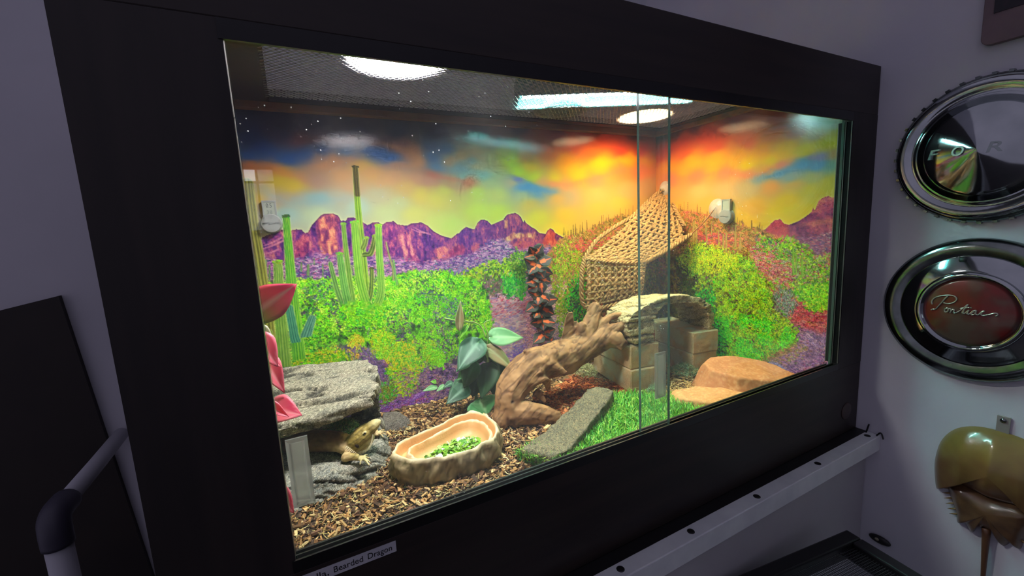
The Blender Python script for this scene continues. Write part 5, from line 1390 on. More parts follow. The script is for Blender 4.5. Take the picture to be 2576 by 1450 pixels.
r1 = organic('sandstone', [hexa([Vector((x, y, FL - 0.003)) for x, y in r1b], [Vector((0.985 + (x - 0.985) * 0.78, 0.18 + (y - 0.18) * 0.74, -0.052 - 0.01 * (y < 0.12) + 0.004 * (y > 0.24))) for x, y in r1b])], M_ROCKS, voxel=0.0034, smooth=9,
             disp=lambda co, no: no * (0.008 * fbm(co * 16, 3) + 0.0012 * fbm(co * 150, 2)), cols=rock_cols((200, 134, 84), (180, 112, 68), (206, 150, 100), 16, 60, 3.0, None, 0.15))
tag(r1, 'large rounded red sandstone against the right wall', 'stone')
r2b = [(0.770, 0.235), (0.748, 0.190), (0.790, 0.120), (0.880, 0.085), (0.935, 0.095), (0.905, 0.165), (0.850, 0.222)]
r2 = organic('sandstone', [hexa([Vector((x, y, FL - 0.003)) for x, y in r2b], [Vector((0.84 + (x - 0.84) * 0.86, 0.16 + (y - 0.16) * 0.82, -0.082)) for x, y in r2b])], M_ROCKS, voxel=0.0034, smooth=7,
             disp=lambda co, no: no * (0.005 * fbm(co * 18 + Vector((5, 0, 0)), 3) + 0.001 * fbm(co * 150, 2)), cols=rock_cols((214, 158, 98), (196, 134, 80), (220, 170, 112), 16, 60, 5.0, None, 0.15))
tag(r2, 'low flat orange sandstone in front of the large red one', 'stone')

# ---------------------------------------------------------------- driftwood
def limb(pts, n=16, seg=10, flat=1.0):
    P = [gy(px, py, Y) for px, py, Y, r in pts]
    path = smooth_path(P, n); rr = np.interp(np.linspace(0, 1, n), np.linspace(0, 1, len(pts)), [p[3] for p in pts])
    return tube_geo(path, rr, seg, flat=flat)


FIN = [(1400, 880), (1414, 845), (1424, 800), (1426, 787), (1440, 785), (1448, 830), (1456, 880)]
limbs = [limb([(1312, 1062, .325, .022), (1282, 1022, .345, .031), (1292, 968, .36, .037), (1345, 920, .37, .040), (1420, 900, .378, .044), (1482, 864, .378, .039), (1535, 850, .35, .026), (1570, 872, .318, .012)], 30),
         limb([(1285, 1040, .340, .027), (1330, 1040, .318, .026), (1380, 1048, .300, .021), (1408, 1052, .292, .012)]),
         limb([(1270, 1030, .345, .024), (1262, 1058, .336, .016), (1268, 1074, .332, .010)]),
         limb([(1478, 850, .38, .028), (1488, 805, .383, .021), (1502, 775, .385, .018), (1506, 766, .385, .014)]),
         hexa([gy(x, y, .400) for x, y in FIN], [gy(x, y, .384) for x, y in FIN]),
         limb([(1444, 865, .388, .012), (1449, 835, .39, .006), (1451, 806, .39, .003)]),
         limb([(1500, 832, .375, .020), (1530, 800, .368, .011), (1566, 792, .36, .007), (1574, 794, .36, .004)]),
         limb([(1505, 842, .365, .018), (1545, 826, .345, .013), (1580, 812, .335, .008)]),
         limb([(1470, 860, .37, .020), (1462, 825, .375, .012), (1470, 815, .375, .008)]),
         limb([(1372, 912, .352, .016), (1384, 893, .350, .010), (1403, 887, .345, .007)]),
         limb([(1365, 905, .350, .018), (1398, 925, .335, .014), (1424, 940, .327, .008)]),
         limb([(1320, 968, .345, .016), (1350, 960, .332, .010), (1376, 953, .326, .006), (1396, 962, .324, .004)]),
         limb([(1330, 905, .365, .012), (1325, 888, .366, .007), (1318, 882, .366, .004)]),
         limb([(1345, 985, .345, .014), (1362, 1000, .335, .008), (1372, 1012, .33, .005)]),
         limb([(1350, 930, .34, .016), (1375, 960, .338, .010), (1380, 985, .338, .006)])]


GA = Vector((0.80, 0.08, 0.52)).normalized(); GB = GA.cross(Vector((0, 1, 0))).normalized(); GC = GA.cross(GB)


def grain(co):
    w = fbm(co * 18, 2) * 0.008
    return fbm(Vector((co.dot(GA) * 7, (co.dot(GB) + w) * 60, (co.dot(GC) + w) * 60)), 3)


def wood_disp(co, no):
    q = fbm(co * 30, 3); r = grain(co); k = fbm(co * 62 + Vector((3, 1, 7)), 2)
    return no * (0.0085 * fbm(co * 17 + Vector((2, 2, 2)), 2) + 0.0045 * q + 0.0028 * r - 0.006 * max(0, 0.09 - abs(r)) * 5 * 0.5 - 0.006 * max(0, k - 0.34) * 3)


def wood_col(co, no):
    r = grain(co); g = fbm(co * 40, 3); k = fbm(co * 62 + Vector((3, 1, 7)), 2)
    c0 = mixc(srgb(176, 130, 84), srgb(124, 86, 54), 0.5 + 1.5 * g)
    c0 = mixc(c0, srgb(84, 54, 34), max(0, 0.10 - abs(r)) * 8)
    return mixc(c0, srgb(52, 34, 24), max(0, k - 0.33) * 4)


dw = organic('driftwood', limbs, M_WOODV2, voxel=0.0023, smooth=3, disp=wood_disp, cols=wood_col)
tag(dw, 'gnarled brown driftwood branch leaning from the floor up onto the bricks', 'driftwood')

# ---------------------------------------------------------------- food bowl and greens
rim = [(0.147, 0.272), (0.158, 0.236), (0.195, 0.211), (0.24, 0.201), (0.288, 0.206), (0.328, 0.224), (0.348, 0.262), (0.350, 0.312), (0.334, 0.344), (0.296, 0.347), (0.25, 0.326), (0.20, 0.311), (0.164, 0.297)]
NB = 132
loop = smooth_path([Vector((x, y, 0)) for x, y in rim] + [Vector((*rim[0], 0))], NB + 1)[:-1]
bc = Vector((0.248, 0.268, 0))
rings = [(1.00, FL - 0.003, 'o'), (1.045, -0.100, 'o'), (1.055, -0.092, 'o'), (1.05, -0.084, 'o'), (1.03, -0.076, 'o'), (1.01, -0.069, 'o'), (0.985, -0.0635, 'r'), (0.955, -0.063, 'r'), (0.930, -0.067, 'i'), (0.915, -0.074, 'i'), (0.895, -0.083, 'i'),
         (0.86, -0.086, 'i'), (0.83, -0.084, 'i'), (0.815, -0.077, 'r'), (0.795, -0.0705, 'r'), (0.765, -0.0695, 'r'), (0.74, -0.073, 'i'), (0.71, -0.082, 'i'), (0.66, -0.091, 'i'), (0.5, -0.0955, 'i'), (0.25, -0.0965, 'i'), (0.02, -0.0965, 'i')]
V, C_ = [], []
co_o, co_o2, co_i, co_r = srgb(176, 154, 116), srgb(96, 80, 58), srgb(226, 172, 112), srgb(222, 204, 164)
for s_, z_, kd in rings:
    for k, p in enumerate(loop):
        off = Vector((0.004, -0.006, 0)) if s_ < 0.84 else Vector((0, 0, 0))
        q_ = bc + (p - bc) * s_ + off; q_.z = z_
        nz = fbm(Vector((q_.x * 55, q_.y * 55, q_.z * 70)), 4)
        d = (p - bc).normalized()
        if kd == 'o': q_ += d * (0.014 * nz + 0.004 * fbm(q_ * 140, 2)) + Vector((0, 0, 0.002 * nz)); cc = mixc(co_o, co_o2, 0.45 + 1.8 * fbm(q_ * 120, 3))
        elif kd == 'r': q_.z += 0.0075 * fbm(Vector((q_.x * 45, q_.y * 45, s_ * 3)), 3); q_ += d * 0.006 * nz; cc = mixc(co_r, co_o, 0.3 + 1.6 * fbm(q_ * 100, 3))
        else: cc = mixc(co_i, srgb(206, 150, 92), 0.5 + fbm(q_ * 20, 2))
        V.append(tuple(q_)); C_.append(cc)
F = [(i * NB + k, i * NB + (k + 1) % NB, (i + 1) * NB + (k + 1) % NB, (i + 1) * NB + k) for i in range(len(rings) - 1) for k in range(NB)]
F = [f[::-1] for f in F] if False else F
F.append(tuple(range((len(rings) - 1) * NB, len(rings) * NB))); F.append(tuple(range(NB))[::-1])
M_BOWL = mat('cast_resin', (255, 255, 255), 0.5, attr='Col', bump=0.35, bscale=320, bdist=0.001)
bowl = mesh_obj('food_bowl', V, F, M_BOWL, smooth=True, cols=np.array(C_))
tag(bowl, 'rock-textured resin food bowl with a tan double rim holding chopped greens', 'bowl')
# greens: chopped leaves in a heap with white powder
rng = np.random.default_rng(77); ng = 520
ang = rng.uniform(0, 6.3, ng); rad = np.sqrt(rng.uniform(0, 1, ng))
gx_, gy_ = 0.254 + rad * np.cos(ang) * 0.058 + rad * np.sin(ang) * 0.018, 0.262 + rad * np.sin(ang) * 0.030 + rad * np.cos(ang) * 0.006
gz_ = -0.0945 + 0.016 * (1 - rad ** 2) * rng.uniform(0.3, 1, ng)
bv = np.array([(-.5, -.3, 0), (0, -.5, .12), (.5, -.25, .0), (.45, .3, .1), (0, .5, .22), (-.5, .25, .08), (-.5, -.3, -.06), (0, -.5, .06), (.5, -.25, -.06), (.45, .3, .04), (0, .5, .16), (-.5, .25, .02)])
bf = [(0, 1, 4, 5), (1, 2, 3, 4), (11, 10, 7, 6), (10, 9, 8, 7), (0, 6, 7, 1), (1, 7, 8, 2), (2, 8, 9, 3), (3, 9, 10, 4), (4, 10, 11, 5), (5, 11, 6, 0)]
sz = rng.uniform(0.007, 0.018, ng)
M = euler_mats(rng.normal(0, 0.6, ng), rng.normal(0, 0.6, ng), rng.uniform(0, 6.3, ng)) * np.stack([sz, sz * 0.55, sz], 1)[:, None, :]
V, F = batch(bv, bf, M, np.stack([gx_, gy_, gz_], 1))
pc = np.array([srgb(*c_) for c_ in [(150, 200, 60), (120, 180, 50), (90, 150, 50), (180, 210, 110), (236, 240, 226), (206, 220, 160)]])[rng.choice(6, ng, p=[.26, .24, .14, .14, .12, .10])]
M_SAL = mat('leafy_green', (255, 255, 255), 0.5, attr='Col', trans=0.2)
tag(mesh_obj('chopped_greens', V, F, M_SAL, cols=np.repeat(pc, 12, 0)), 'chopped green salad dusted white heaped in the food bowl', 'salad', kind='stuff')

# moss tufts
def heap(cx, cy, h, s):
    return lambda x, y: FL + 0.004 + h * np.exp(-(((x - cx) / s) ** 2 + ((y - cy) / s) ** 2))


def tuft(name, cx, cy, r, h, n, cols, seed, label, zbase=None):
    poly = [(cx + r * math.cos(k * math.pi / 4), cy + r * math.sin(k * math.pi / 4)) for k in range(8)]
    zf = heap(cx, cy, h, r * 0.8) if zbase is None else (lambda x, y: zbase + h * np.exp(-(((x - cx) / (r * .8)) ** 2 + ((y - cy) / (r * .8)) ** 2)))
    return curls(name, poly, n, (0.008, 0.022), (0.0010, 0.0020), cols, seed, label, 'moss', lift=0.010, bend=3.4, rise=0.6, zf=zf)


p_ = gz(1472, 930, -0.085); tuft('moss_tuft', p_.x, p_.y, 0.034, 0.032, 420, [(190, 186, 130), (170, 168, 110), (206, 200, 150)], 61, 'pale lichen tuft beside the left brick stack, behind the driftwood')
p_ = gz(1722, 938, -0.10); tuft('moss_tuft', p_.x, p_.y, 0.040, 0.022, 420, [(130, 160, 110), (160, 176, 126), (110, 140, 96), (186, 186, 120)], 62, 'grey-green moss tuft in front of the right brick stack')
p_ = gz(1650, 985, -0.10); tuft('moss_tuft', p_.x, p_.y, 0.022, 0.012, 160, [(130, 160, 110), (160, 176, 126)], 63, 'small green moss wisp at the corner of the left brick stack')
p_ = gz(868, 1095, -0.066); tuft('moss_tuft', p_.x - 0.002, p_.y + 0.008, 0.030, 0.020, 380, [(80, 130, 70), (110, 150, 80), (60, 104, 56), (150, 160, 90)], 64, 'dark green moss tuft inside the cave of the rock hide', zbase=-0.066)
# ================================================================== PLANTS
def leaf(name, parent, base, tip, width, m, colf, nrm=None, heart=0.14, fold=0.18, droop=0.12, curl=0.0, roll=0.0, nu=12, nv=8, th=0.0007, wpos=0.36):
    """one leaf blade with thickness: base / tip points, width, optional normal hint"""
    base, tip = Vector(base), Vector(tip)
    al = tip - base; L = al.length; al.normalize()
    n = Vector(nrm) if nrm is not None else ((CAMV - base).normalized() * 0.75 + Vector((0, 0, 0.5)))
    n = (n - al * n.dot(al)).normalized(); sd = n.cross(al)
    if roll:
        n, sd = n * math.cos(roll) + sd * math.sin(roll), sd * math.cos(roll) - n * math.sin(roll)
    V, C_ = [], []
    for i in range(nu + 1):
        u = i / nu
        hw = width * 0.5 * (math.sqrt(max(0.0, 1 - ((u - wpos) / wpos) ** 2)) if u < wpos else max(0.0, 1 - ((u - wpos) / (1 - wpos)) ** 1.7) * (1 - 0.25 * ((u - wpos) / (1 - wpos)))) + 0.0004
        for j in range(nv + 1):
            s = 2 * j / nv - 1
            a = -heart + (1 + heart) * u
            a += heart * 1.2 * max(0, 1 - u / 0.35) * (1 - abs(s)) ** 1.5
            z = fold * abs(s) * hw - droop * L * (a - 0.35) ** 2 * 1.6 - curl * (s * s) * hw + 0.012 * L * math.sin(u * 9 + abs(s) * 3) * abs(s)
            V.append(base + al * (a * L) + sd * (s * hw) + n * z); C_.append(colf(u, s))
    top = len(V)
    V += [v - n * th for v in V]; C_ += C_
    w = nv + 1; F = []
    for i in range(nu):
        for j in range(nv):
            q = (i * w + j, i * w + j + 1, (i + 1) * w + j + 1, (i + 1) * w + j)
            F.append(q); F.append(tuple(k + top for k in q[::-1]))
    rimi = [j for j in range(w)] + [i * w + nv for i in range(1, nu + 1)] + [nu * w + j for j in range(nv - 1, -1, -1)] + [i * w for i in range(nu - 1, 0, -1)]
    for k in range(len(rimi)):
        a_, b_ = rimi[k], rimi[(k + 1) % len(rimi)]
        F.append((b_, a_, a_ + top, b_ + top))
    return mesh_obj(name, V, F, m, parent, smooth=True, cols=np.array(C_))


def green_col(a, b, vein, e=0.0):
    A, B, Vn = srgb(*a), srgb(*b), srgb(*vein)

    def f(u, s):
        k = mixc(A, B, 0.5 + 0.5 * math.sin(u * 5 + s * 2))
        lat = abs(math.sin((u * 1.0 + abs(s) * 0.35) * 14))
        if abs(s) < 0.10: return mixc(k, Vn, 0.7)
        return mixc(k, Vn, 0.35 if lat > 0.985 else 0.0) if abs(s) < 0.9 else mixc(k, Vn, 0.35)
    return f


M_LEAF = mat('waxy_leaf', (255, 255, 255), 0.46, spec=0.3, attr='Col', trans=0.10, bump=0.1, bscale=90, bdist=0.001)
DARK = green_col((34, 76, 52), (46, 90, 62), (120, 160, 130)); MID = green_col((60, 130, 70), (84, 150, 90), (150, 190, 140)); PALE = green_col((84, 138, 84), (104, 152, 98), (150, 186, 136))
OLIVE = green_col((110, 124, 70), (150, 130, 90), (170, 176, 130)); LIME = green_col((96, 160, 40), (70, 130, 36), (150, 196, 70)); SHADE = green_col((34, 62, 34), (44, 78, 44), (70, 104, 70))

philo = thing('heart_leaf_plant', 'dark green artificial heart-leaf plant between food bowl and driftwood', 'plant', (0.385, 0.455, FL))
PH = [((1203, 860, .425), (1150, 932, .400), 70, DARK, dict(droop=.10, fold=.10)),
      ((1238, 848, .430), (1318, 848, .425), 56, PALE, dict(droop=.05, fold=.12)),
      ((1230, 876, .420), (1297, 933, .395), 38, OLIVE, dict(droop=.06, fold=.35, curl=.25)),
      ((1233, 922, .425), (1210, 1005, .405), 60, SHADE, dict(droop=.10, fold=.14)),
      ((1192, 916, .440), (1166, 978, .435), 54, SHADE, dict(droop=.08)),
      ((1172, 975, .440), (1122, 1016, .425), 48, DARK, dict(droop=.08, fold=.15)),
      ((1208, 1003, .425), (1226, 1046, .405), 84, MID, dict(droop=.06, fold=.2, heart=.05)),
      ((1220, 880, .445), (1234, 920, .445), 36, SHADE, dict()),
      ((1178, 912, .450), (1147, 934, .445), 24, MID, dict()),
      ((1168, 936, .452), (1150, 958, .450), 18, MID, dict()),
      ((1100, 973, .470), (1064, 983, .465), 15, PALE, dict(heart=.02)),
      ((1120, 970, .468), (1098, 984, .46), 14, PALE, dict(heart=.02)),
      ((1140, 962, .465), (1115, 975, .46), 17, DARK, dict(heart=.02)),
      ((1160, 955, .46), (1136, 976, .45), 18, DARK, dict(heart=.04)),
      ((1098, 962, .475), (1084, 960, .475), 12, LIME, dict(heart=.02)),
      ((1156, 832, .43), (1158, 758, .43), 22, OLIVE, dict(heart=.02, fold=.7, droop=.02, wpos=.4)),
      ((1166, 806, .44), (1163, 774, .44), 11, LIME, dict(heart=.02, fold=.5)),
      ((1177, 818, .43), (1153, 856, .425), 14, LIME, dict(heart=.02, fold=.6)),
      ((1250, 905, .45), (1262, 960, .43), 44, DARK, dict()),
      ((1240, 900, .452), (1275, 905, .45), 30, MID, dict()),
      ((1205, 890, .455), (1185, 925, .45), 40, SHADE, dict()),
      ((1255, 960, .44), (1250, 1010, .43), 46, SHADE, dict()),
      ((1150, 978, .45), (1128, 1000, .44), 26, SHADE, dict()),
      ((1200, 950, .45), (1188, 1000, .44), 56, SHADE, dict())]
for b_, t_, w_, cf, kw in PH:
    P0, P1 = gy(*b_), gy(*t_)
    dep = (P0 - CAMV).length
    leaf('leaf', philo, P0, P1, w_ / CAM_F * dep * 0.97, M_LEAF, cf, **kw)
M_STEM = mat('plant_stem', (96, 140, 60), 0.5, col2=(150, 170, 90), scale=60)
crown = gz(1215, 1010, FL)
for pts in (((1228, 852, .43), (1226, 835, .432), (1218, 818, .435), (1222, 810, .435), (1232, 806, .435)), ((1222, 850, .435), (1212, 825, .44), (1195, 812, .44), (1172, 808, .44), (1162, 800, .44)),
            ((1118, 801, .445), (1150, 808, .445), (1175, 811, .445), (1196, 813, .44)), ((1228, 900, .44), (1226, 870, .436), (1228, 850, .43)), ((1232, 925, .43), (1226, 900, .44), (1215, 880, .44), (1203, 861, .425)),
            ((1231, 880, .43), (1236, 862, .432), (1238, 848, .43))):
    V, F = tube_geo(smooth_path([gy(*p) for p in pts], 18), np.linspace(0.0018, 0.0011, 18), 7)
    mesh_obj('stem', V, F, M_STEM, philo, smooth=True)
V, F = tube_geo(smooth_path([Vector((0.385, 0.46, FL - 0.004)), Vector((0.388, 0.455, FL + 0.05)), gy(1228, 905, .445)], 14), np.linspace(0.005, 0.003, 14), 8)
mesh_obj('stem', V, F, M_STEM, philo, smooth=True)
V, F = lathe_geo([(0.028, -0.004), (0.026, 0.004), (0.018, 0.012), (0.0, 0.015)], 20); V = [(x + 0.385, y + 0.46, z + FL) for x, y, z in V]
mesh_obj('weighted_base', V, F, mat('plant_base', (52, 40, 32), 0.8), philo, smooth=True)

# coleus vine on the rear print: dark leaves with orange flames
OR, ORD, DK, RIM, GRN = srgb(240, 110, 50), srgb(226, 84, 40), srgb(58, 46, 46), srgb(72, 88, 64), srgb(56, 58, 52)


def coleus(u, s):
    saw = 0.52 * (1 - u) * (0.55 + 0.45 * abs(math.sin(u * 26)))
    if 0.06 < u < 0.86 and abs(s) < saw: return mixc(OR, ORD, u)
    if abs(s) > 0.86 or u > 0.97: return RIM
    return mixc(DK, GRN, abs(s) * 0.8)


M_COL = mat('coleus_leaf', (255, 255, 255), 0.55, spec=0.25, attr='Col', trans=0.08)
col_v = thing('coleus_vine', 'trailing dark coleus vine with orange flamed leaves hanging on the rear print', 'plant', gy(1352, 870, .55))
spine = [(1345, 618), (1350, 640), (1352, 660), (1350, 690), (1356, 715), (1358, 740), (1362, 765), (1364, 790), (1368, 815), (1375, 838), (1390, 858)]
V, F = tube_geo(smooth_path([gy(x, y, .553) for x, y in spine], 40), 0.0016, 7)
mesh_obj('stem', V, F, mat('vine_stem', (70, 60, 44), 0.6), col_v, smooth=True)
CL = [((1345, 640), (1332, 622), 22), ((1347, 638), (1366, 614), 22), ((1344, 642), (1318, 648), 22), ((1356, 640), (1366, 628), 20), ((1348, 668), (1320, 652), 30), ((1358, 660), (1390, 648), 30), ((1350, 655), (1346, 642), 20), ((1348, 668), (1378, 676), 28), ((1346, 668), (1330, 690), 26), ((1352, 676), (1370, 702), 28),
      ((1345, 690), (1322, 684), 24), ((1358, 680), (1392, 690), 24), ((1348, 708), (1322, 712), 26), ((1350, 700), (1340, 704), 24), ((1362, 700), (1388, 712), 24), ((1360, 712), (1365, 740), 26), ((1350, 718), (1326, 730), 26),
      ((1356, 746), (1330, 734), 24), ((1354, 748), (1353, 768), 22), ((1362, 744), (1384, 758), 24), ((1366, 756), (1406, 752), 22), ((1352, 764), (1322, 784), 24), ((1362, 770), (1338, 766), 20), ((1366, 776), (1396, 792), 28), ((1362, 764), (1376, 756), 20),
      ((1360, 790), (1334, 796), 22), ((1352, 788), (1344, 800), 18), ((1364, 808), (1336, 814), 22), ((1366, 808), (1400, 812), 22), ((1365, 812), (1368, 832), 20), ((1362, 800), (1364, 792), 16),
      ((1366, 842), (1342, 864), 22), ((1370, 838), (1398, 828), 24), ((1370, 842), (1388, 858), 20), ((1388, 862), (1378, 876), 16), ((1388, 860), (1402, 870), 18), ((1386, 858), (1392, 848), 14)]
rng = np.random.default_rng(91)
for k, (b_, t_, w_) in enumerate(CL):
    yb = 0.548 - 0.010 * rng.random(); yt = yb - rng.uniform(0.002, 0.014)
    P0, P1 = gy(b_[0], b_[1], yb), gy(t_[0], t_[1], yt)
    nr = (CAMV - P0).normalized() * 0.8 + Vector((rng.normal(0, .15), 0, rng.normal(0.15, .2)))
    leaf('leaf', col_v, P0, P1, max(1.25 * w_ / CAM_F * 1.08, 0.74 * (P1 - P0).length), M_COL, coleus, nrm=nr, heart=.05, fold=.06, droop=.08, nu=14, nv=10, wpos=.46)
for k in range(46):
    u = rng.random(); i0 = int(u * (len(spine) - 2)); x, y = spine[i0]
    y += rng.uniform(0, 22); x += rng.uniform(-6, 6)
    a_ = rng.uniform(0, 6.3)
    if k >= 34 and y > 800: continue
    P0 = gy(x, y, .556); P1 = gy(x + math.cos(a_) * 26, y + abs(math.sin(a_)) * 14 - 2, .552 - rng.uniform(0, .006))
    leaf('leaf', col_v, P0, P1, 0.019, M_COL, lambda uu, ss: mixc(DK, GRN, abs(ss)) if abs(ss) < .86 else RIM, heart=.04, wpos=.42)

# red-leaf plant at the left edge, close behind the glass
REDC = green_col((232, 76, 112), (220, 100, 112), (244, 176, 176)); PINK = green_col((244, 96, 128), (236, 112, 132), (250, 190, 196))


def tipred(u, s):
    if abs(s) < 0.07: return srgb(240, 190, 180)
    g = mixc(srgb(160, 196, 70), srgb(226, 130, 120), min(1, u * 2.4 + (-0.1 if s < 0 else 0.4)))
    return mixc(g, srgb(246, 70, 120), max(0, min(1, (u - 0.40) * 2.0 + (0.15 if s > 0 else 0.0))))


M_RED = mat('red_leaf', (255, 255, 255), 0.4, attr='Col', trans=0.45)
redp = thing('red_leaf_plant', 'pink and red leaved plant peeking in behind the left frame', 'plant', (-0.045, 0.20, FL))
RL = [((626, 800, .13), (745, 714, .13), 84, tipred, dict(fold=.10, droop=.03, heart=.04, wpos=.5, nrm=(0.1, -0.85, 0.5))),
      ((640, 850, .17), (700, 920, .15), 60, PINK, dict(fold=.3)), ((650, 880, .20), (706, 918, .17), 26, PINK, dict(fold=.6, droop=.2)),
      ((660, 900, .20), (716, 985, .17), 50, REDC, dict(fold=.4, droop=.15)),
      ((676, 1030, .17), (758, 1042, .15), 74, REDC, dict(fold=.18, droop=.10)), ((660, 1020, .16), (726, 1048, .145), 28, PINK, dict(fold=.8, droop=.05, heart=.0)),
      ((690, 1230, .15), (742, 1292, .14), 36, REDC, dict(fold=.4)), ((640, 830, .2), (690, 862, .19), 40, green_col((176, 170, 130), (150, 150, 110), (200, 200, 170)), dict(fold=.3))]
for b_, t_, w_, cf, kw in RL:
    P0, P1 = gy(*b_), gy(*t_)
    leaf('leaf', redp, P0, P1, w_ / CAM_F * (P0 - CAMV).length * 0.95, M_RED, cf, **kw)
for tgt in ((626, 800, .13), (650, 880, .20), (676, 1030, .17), (690, 1230, .15), (640, 850, .17), (660, 900, .20), (640, 830, .2)):
    e_ = gy(*tgt); V, F = tube_geo(smooth_path([Vector((-0.045, 0.2, FL - 0.002)), Vector((-0.055, 0.19, (FL + e_.z) / 2)), e_], 16), np.linspace(0.002, 0.0012, 16), 7)
    mesh_obj('stem', V, F, M_STEM, redp, smooth=True)

# ================================================================== WOVEN HAMMOCK
M_ROPE = mat('seagrass_rope', (184, 138, 82), 0.8, col2=(140, 100, 56), scale=160, bump=0.6, bscale=420, bdist=0.001, spec=0.2)
ham = thing('woven_hammock', 'woven straw rope hammock slung in the back right corner', 'hammock', gy(1560, 690, .46))


def patch_fn(a, b, c_, d, sag=0.0, sagdir=Vector((0, 0, -1)), ea=None):
    """bilinear patch a-b (v=0), d-c (v=1), bowed by sag"""
    a, b, c_, d = map(Vector, (a, b, c_, d))

    def f(u, v):
        p = (a * (1 - u) + b * u) * (1 - v) + (d * (1 - u) + c_ * u) * v
        return p + sagdir * (sag * 16 * u * (1 - u) * v * (1 - v)) * 0.25 + sagdir * (sag * 4 * v * (1 - v)) * 0.35
    return f


def net(name, fn, rows, cols, r, parent, label=None, seed=0):
    """crochet-like mesh: wavy double strands per row, V stitches between rows"""
    rng = np.random.default_rng(seed); parts = []
    eps = 1e-3
    def nrm(u, v):
        du = fn(min(1, u + eps), v) - fn(max(0, u - eps), v); dv = fn(u, min(1, v + eps)) - fn(u, max(0, v - eps))
        n = du.cross(dv); n.normalize(); return n if n.dot(CAMV - fn(u, v)) > 0 else -n
    dvr = 1.0 / rows
    for j in range(rows + 1):
        v = j / rows
        for ph in (0, math.pi):
            pts = []
            for k in range(cols * 5 + 1):
                u = k / (cols * 5)
                w = math.sin(u * cols * 2 * math.pi + ph)
                n = nrm(u, v)
                pts.append(fn(u, min(1, max(0, v + 0.12 * dvr * w))) + n * (r * 0.9 * math.cos(u * cols * 2 * math.pi + ph)) + Vector(rng.normal(0, r * 0.22, 3)))
            parts.append(tube_geo(pts, r * rng.uniform(0.85, 1.1), 5))
    for j in range(rows):
        for k in range(cols):
            u0 = (k + 0.5) / cols; v0, v1 = j / rows, (j + 1) / rows
            n = nrm(u0, (v0 + v1) / 2)
            for s in (-1, 1):
                e0 = fn(min(1, max(0, u0 + s * 0.20 / cols)), v0); e1 = fn(min(1, max(0, u0 + s * 0.10 / cols)), (v0 + v1) / 2) + n * r * 0.8; e2 = fn(min(1, max(0, u0 - s * 0.24 / cols)), v1)
                j_ = Vector(rng.normal(0, r * 0.3, 3))
                parts.append(tube_geo(smooth_path([e0, e1 + j_, e2], 5), r * 0.95, 5))
    V, F = join_geo(parts)
    return mesh_obj(name, V, F, M_ROPE, parent, smooth=True)


def braid(pts, r, parent, n=90, name='edge_braid'):
    P = smooth_path(pts, n); parts = []
    for ph in (0, 2.1, 4.2):
        q = []
        for k, p in enumerate(P):
            d = (P[min(k + 1, n - 1)] - P[max(k - 1, 0)]); s, u = frame_of(d)
            a_ = k * 0.62 + ph; q.append(p + s * (math.cos(a_) * r) + u * (math.sin(a_) * r * 0.8))
        parts.append(tube_geo(q, r * 0.72, 6))
    V, F = join_geo(parts)
    return mesh_obj(name, V, F, M_ROPE, parent, smooth=True)


hA, hB, hC, hD = gy(1470, 652, .50), gy(1620, 662, .448), gy(1738, 590, .415), gy(1664, 478, .540)
hE, hF_ = gy(1472, 772, .490), gy(1612, 738, .450)          # lower corners of the hanging pouch
hM = gy(1500, 602, .52)
# upper sheet in two patches: gentle lower part and steep peak
hP, hQ = gy(1590, 545, .53), gy(1716, 575, .43)
net('lower_sheet', patch_fn(hA, hB, gy(1722, 598, .42), gy(1582, 556, .525), 0.018, Vector((0.1, -0.2, -1))), 10, 11, 0.0042, ham, seed=1)
net('peak_sheet', patch_fn(gy(1582, 556, .525), gy(1722, 598, .42), gy(1690, 492, .535), gy(1650, 488, .543), 0.006, Vector((0, -0.5, -1))), 9, 8, 0.0041, ham, seed=2)
net('pouch_sheet', patch_fn(hE, hF_, hB, hA, 0.010, Vector((0, -1, -0.1))), 7, 9, 0.0041, ham, seed=3)
braid([hA, gy(1500, 606, .515), gy(1545, 572, .525), gy(1590, 545, .53), gy(1625, 512, .538), hD], 0.0042, ham)
braid([hD, gy(1688, 490, .52), gy(1700, 530, .48), gy(1722, 570, .43)], 0.0040, ham, 60)
braid([hB, gy(1660, 640, .42), gy(1700, 615, .413), hC], 0.0048, ham, 60)
braid([hA, gy(1540, 660, .470), hB], 0.0040, ham, 60)
braid([hB, gy(1616, 700, .449), hF_], 0.0044, ham, 44)
braid([hA, gy(1463, 700, .49), hE, gy(1540, 768, .468), hF_], 0.0044, ham, 90)
# hook strap and suction cups
hook = gx(1800, 522, XR - 0.012)
V, F = tube_geo(smooth_path([hC, (hC + hook) / 2 + Vector((0, -0.002, -0.004)), hook], 14), 0.0018, 7)
mesh_obj('strap', V, F, mat('leather_strap', (176, 110, 70), 0.7), ham, smooth=True)
V, F = tube_geo(smooth_path([hD, hD + Vector((0.012, 0.004, 0.004)), Vector((XR - 0.008, hD.y, hD.z + 0.006))], 10), 0.0018, 7)
mesh_obj('strap', V, F, mat('rope_strap', (200, 160, 100), 0.8), ham, smooth=True)
M_CUP = NT('clear_suction'); _t = M_CUP.n.new('ShaderNodeBsdfTransparent'); _m = M_CUP.n.new('ShaderNodeMixShader'); set_in(_m, 'Fac', 0.28)
set_in(M_CUP.bsdf, 'Base Color', (0.85, 0.82, 0.75, 1)); set_in(M_CUP.bsdf, 'Roughness', 0.12)
M_CUP.link(_t.outputs[0], _m.inputs[1]); M_CUP.link(M_CUP.bsdf.outputs[0], _m.inputs[2]); M_CUP.link(_m.outputs[0], M_CUP.out.inputs['Surface']); M_CUP = M_CUP.m


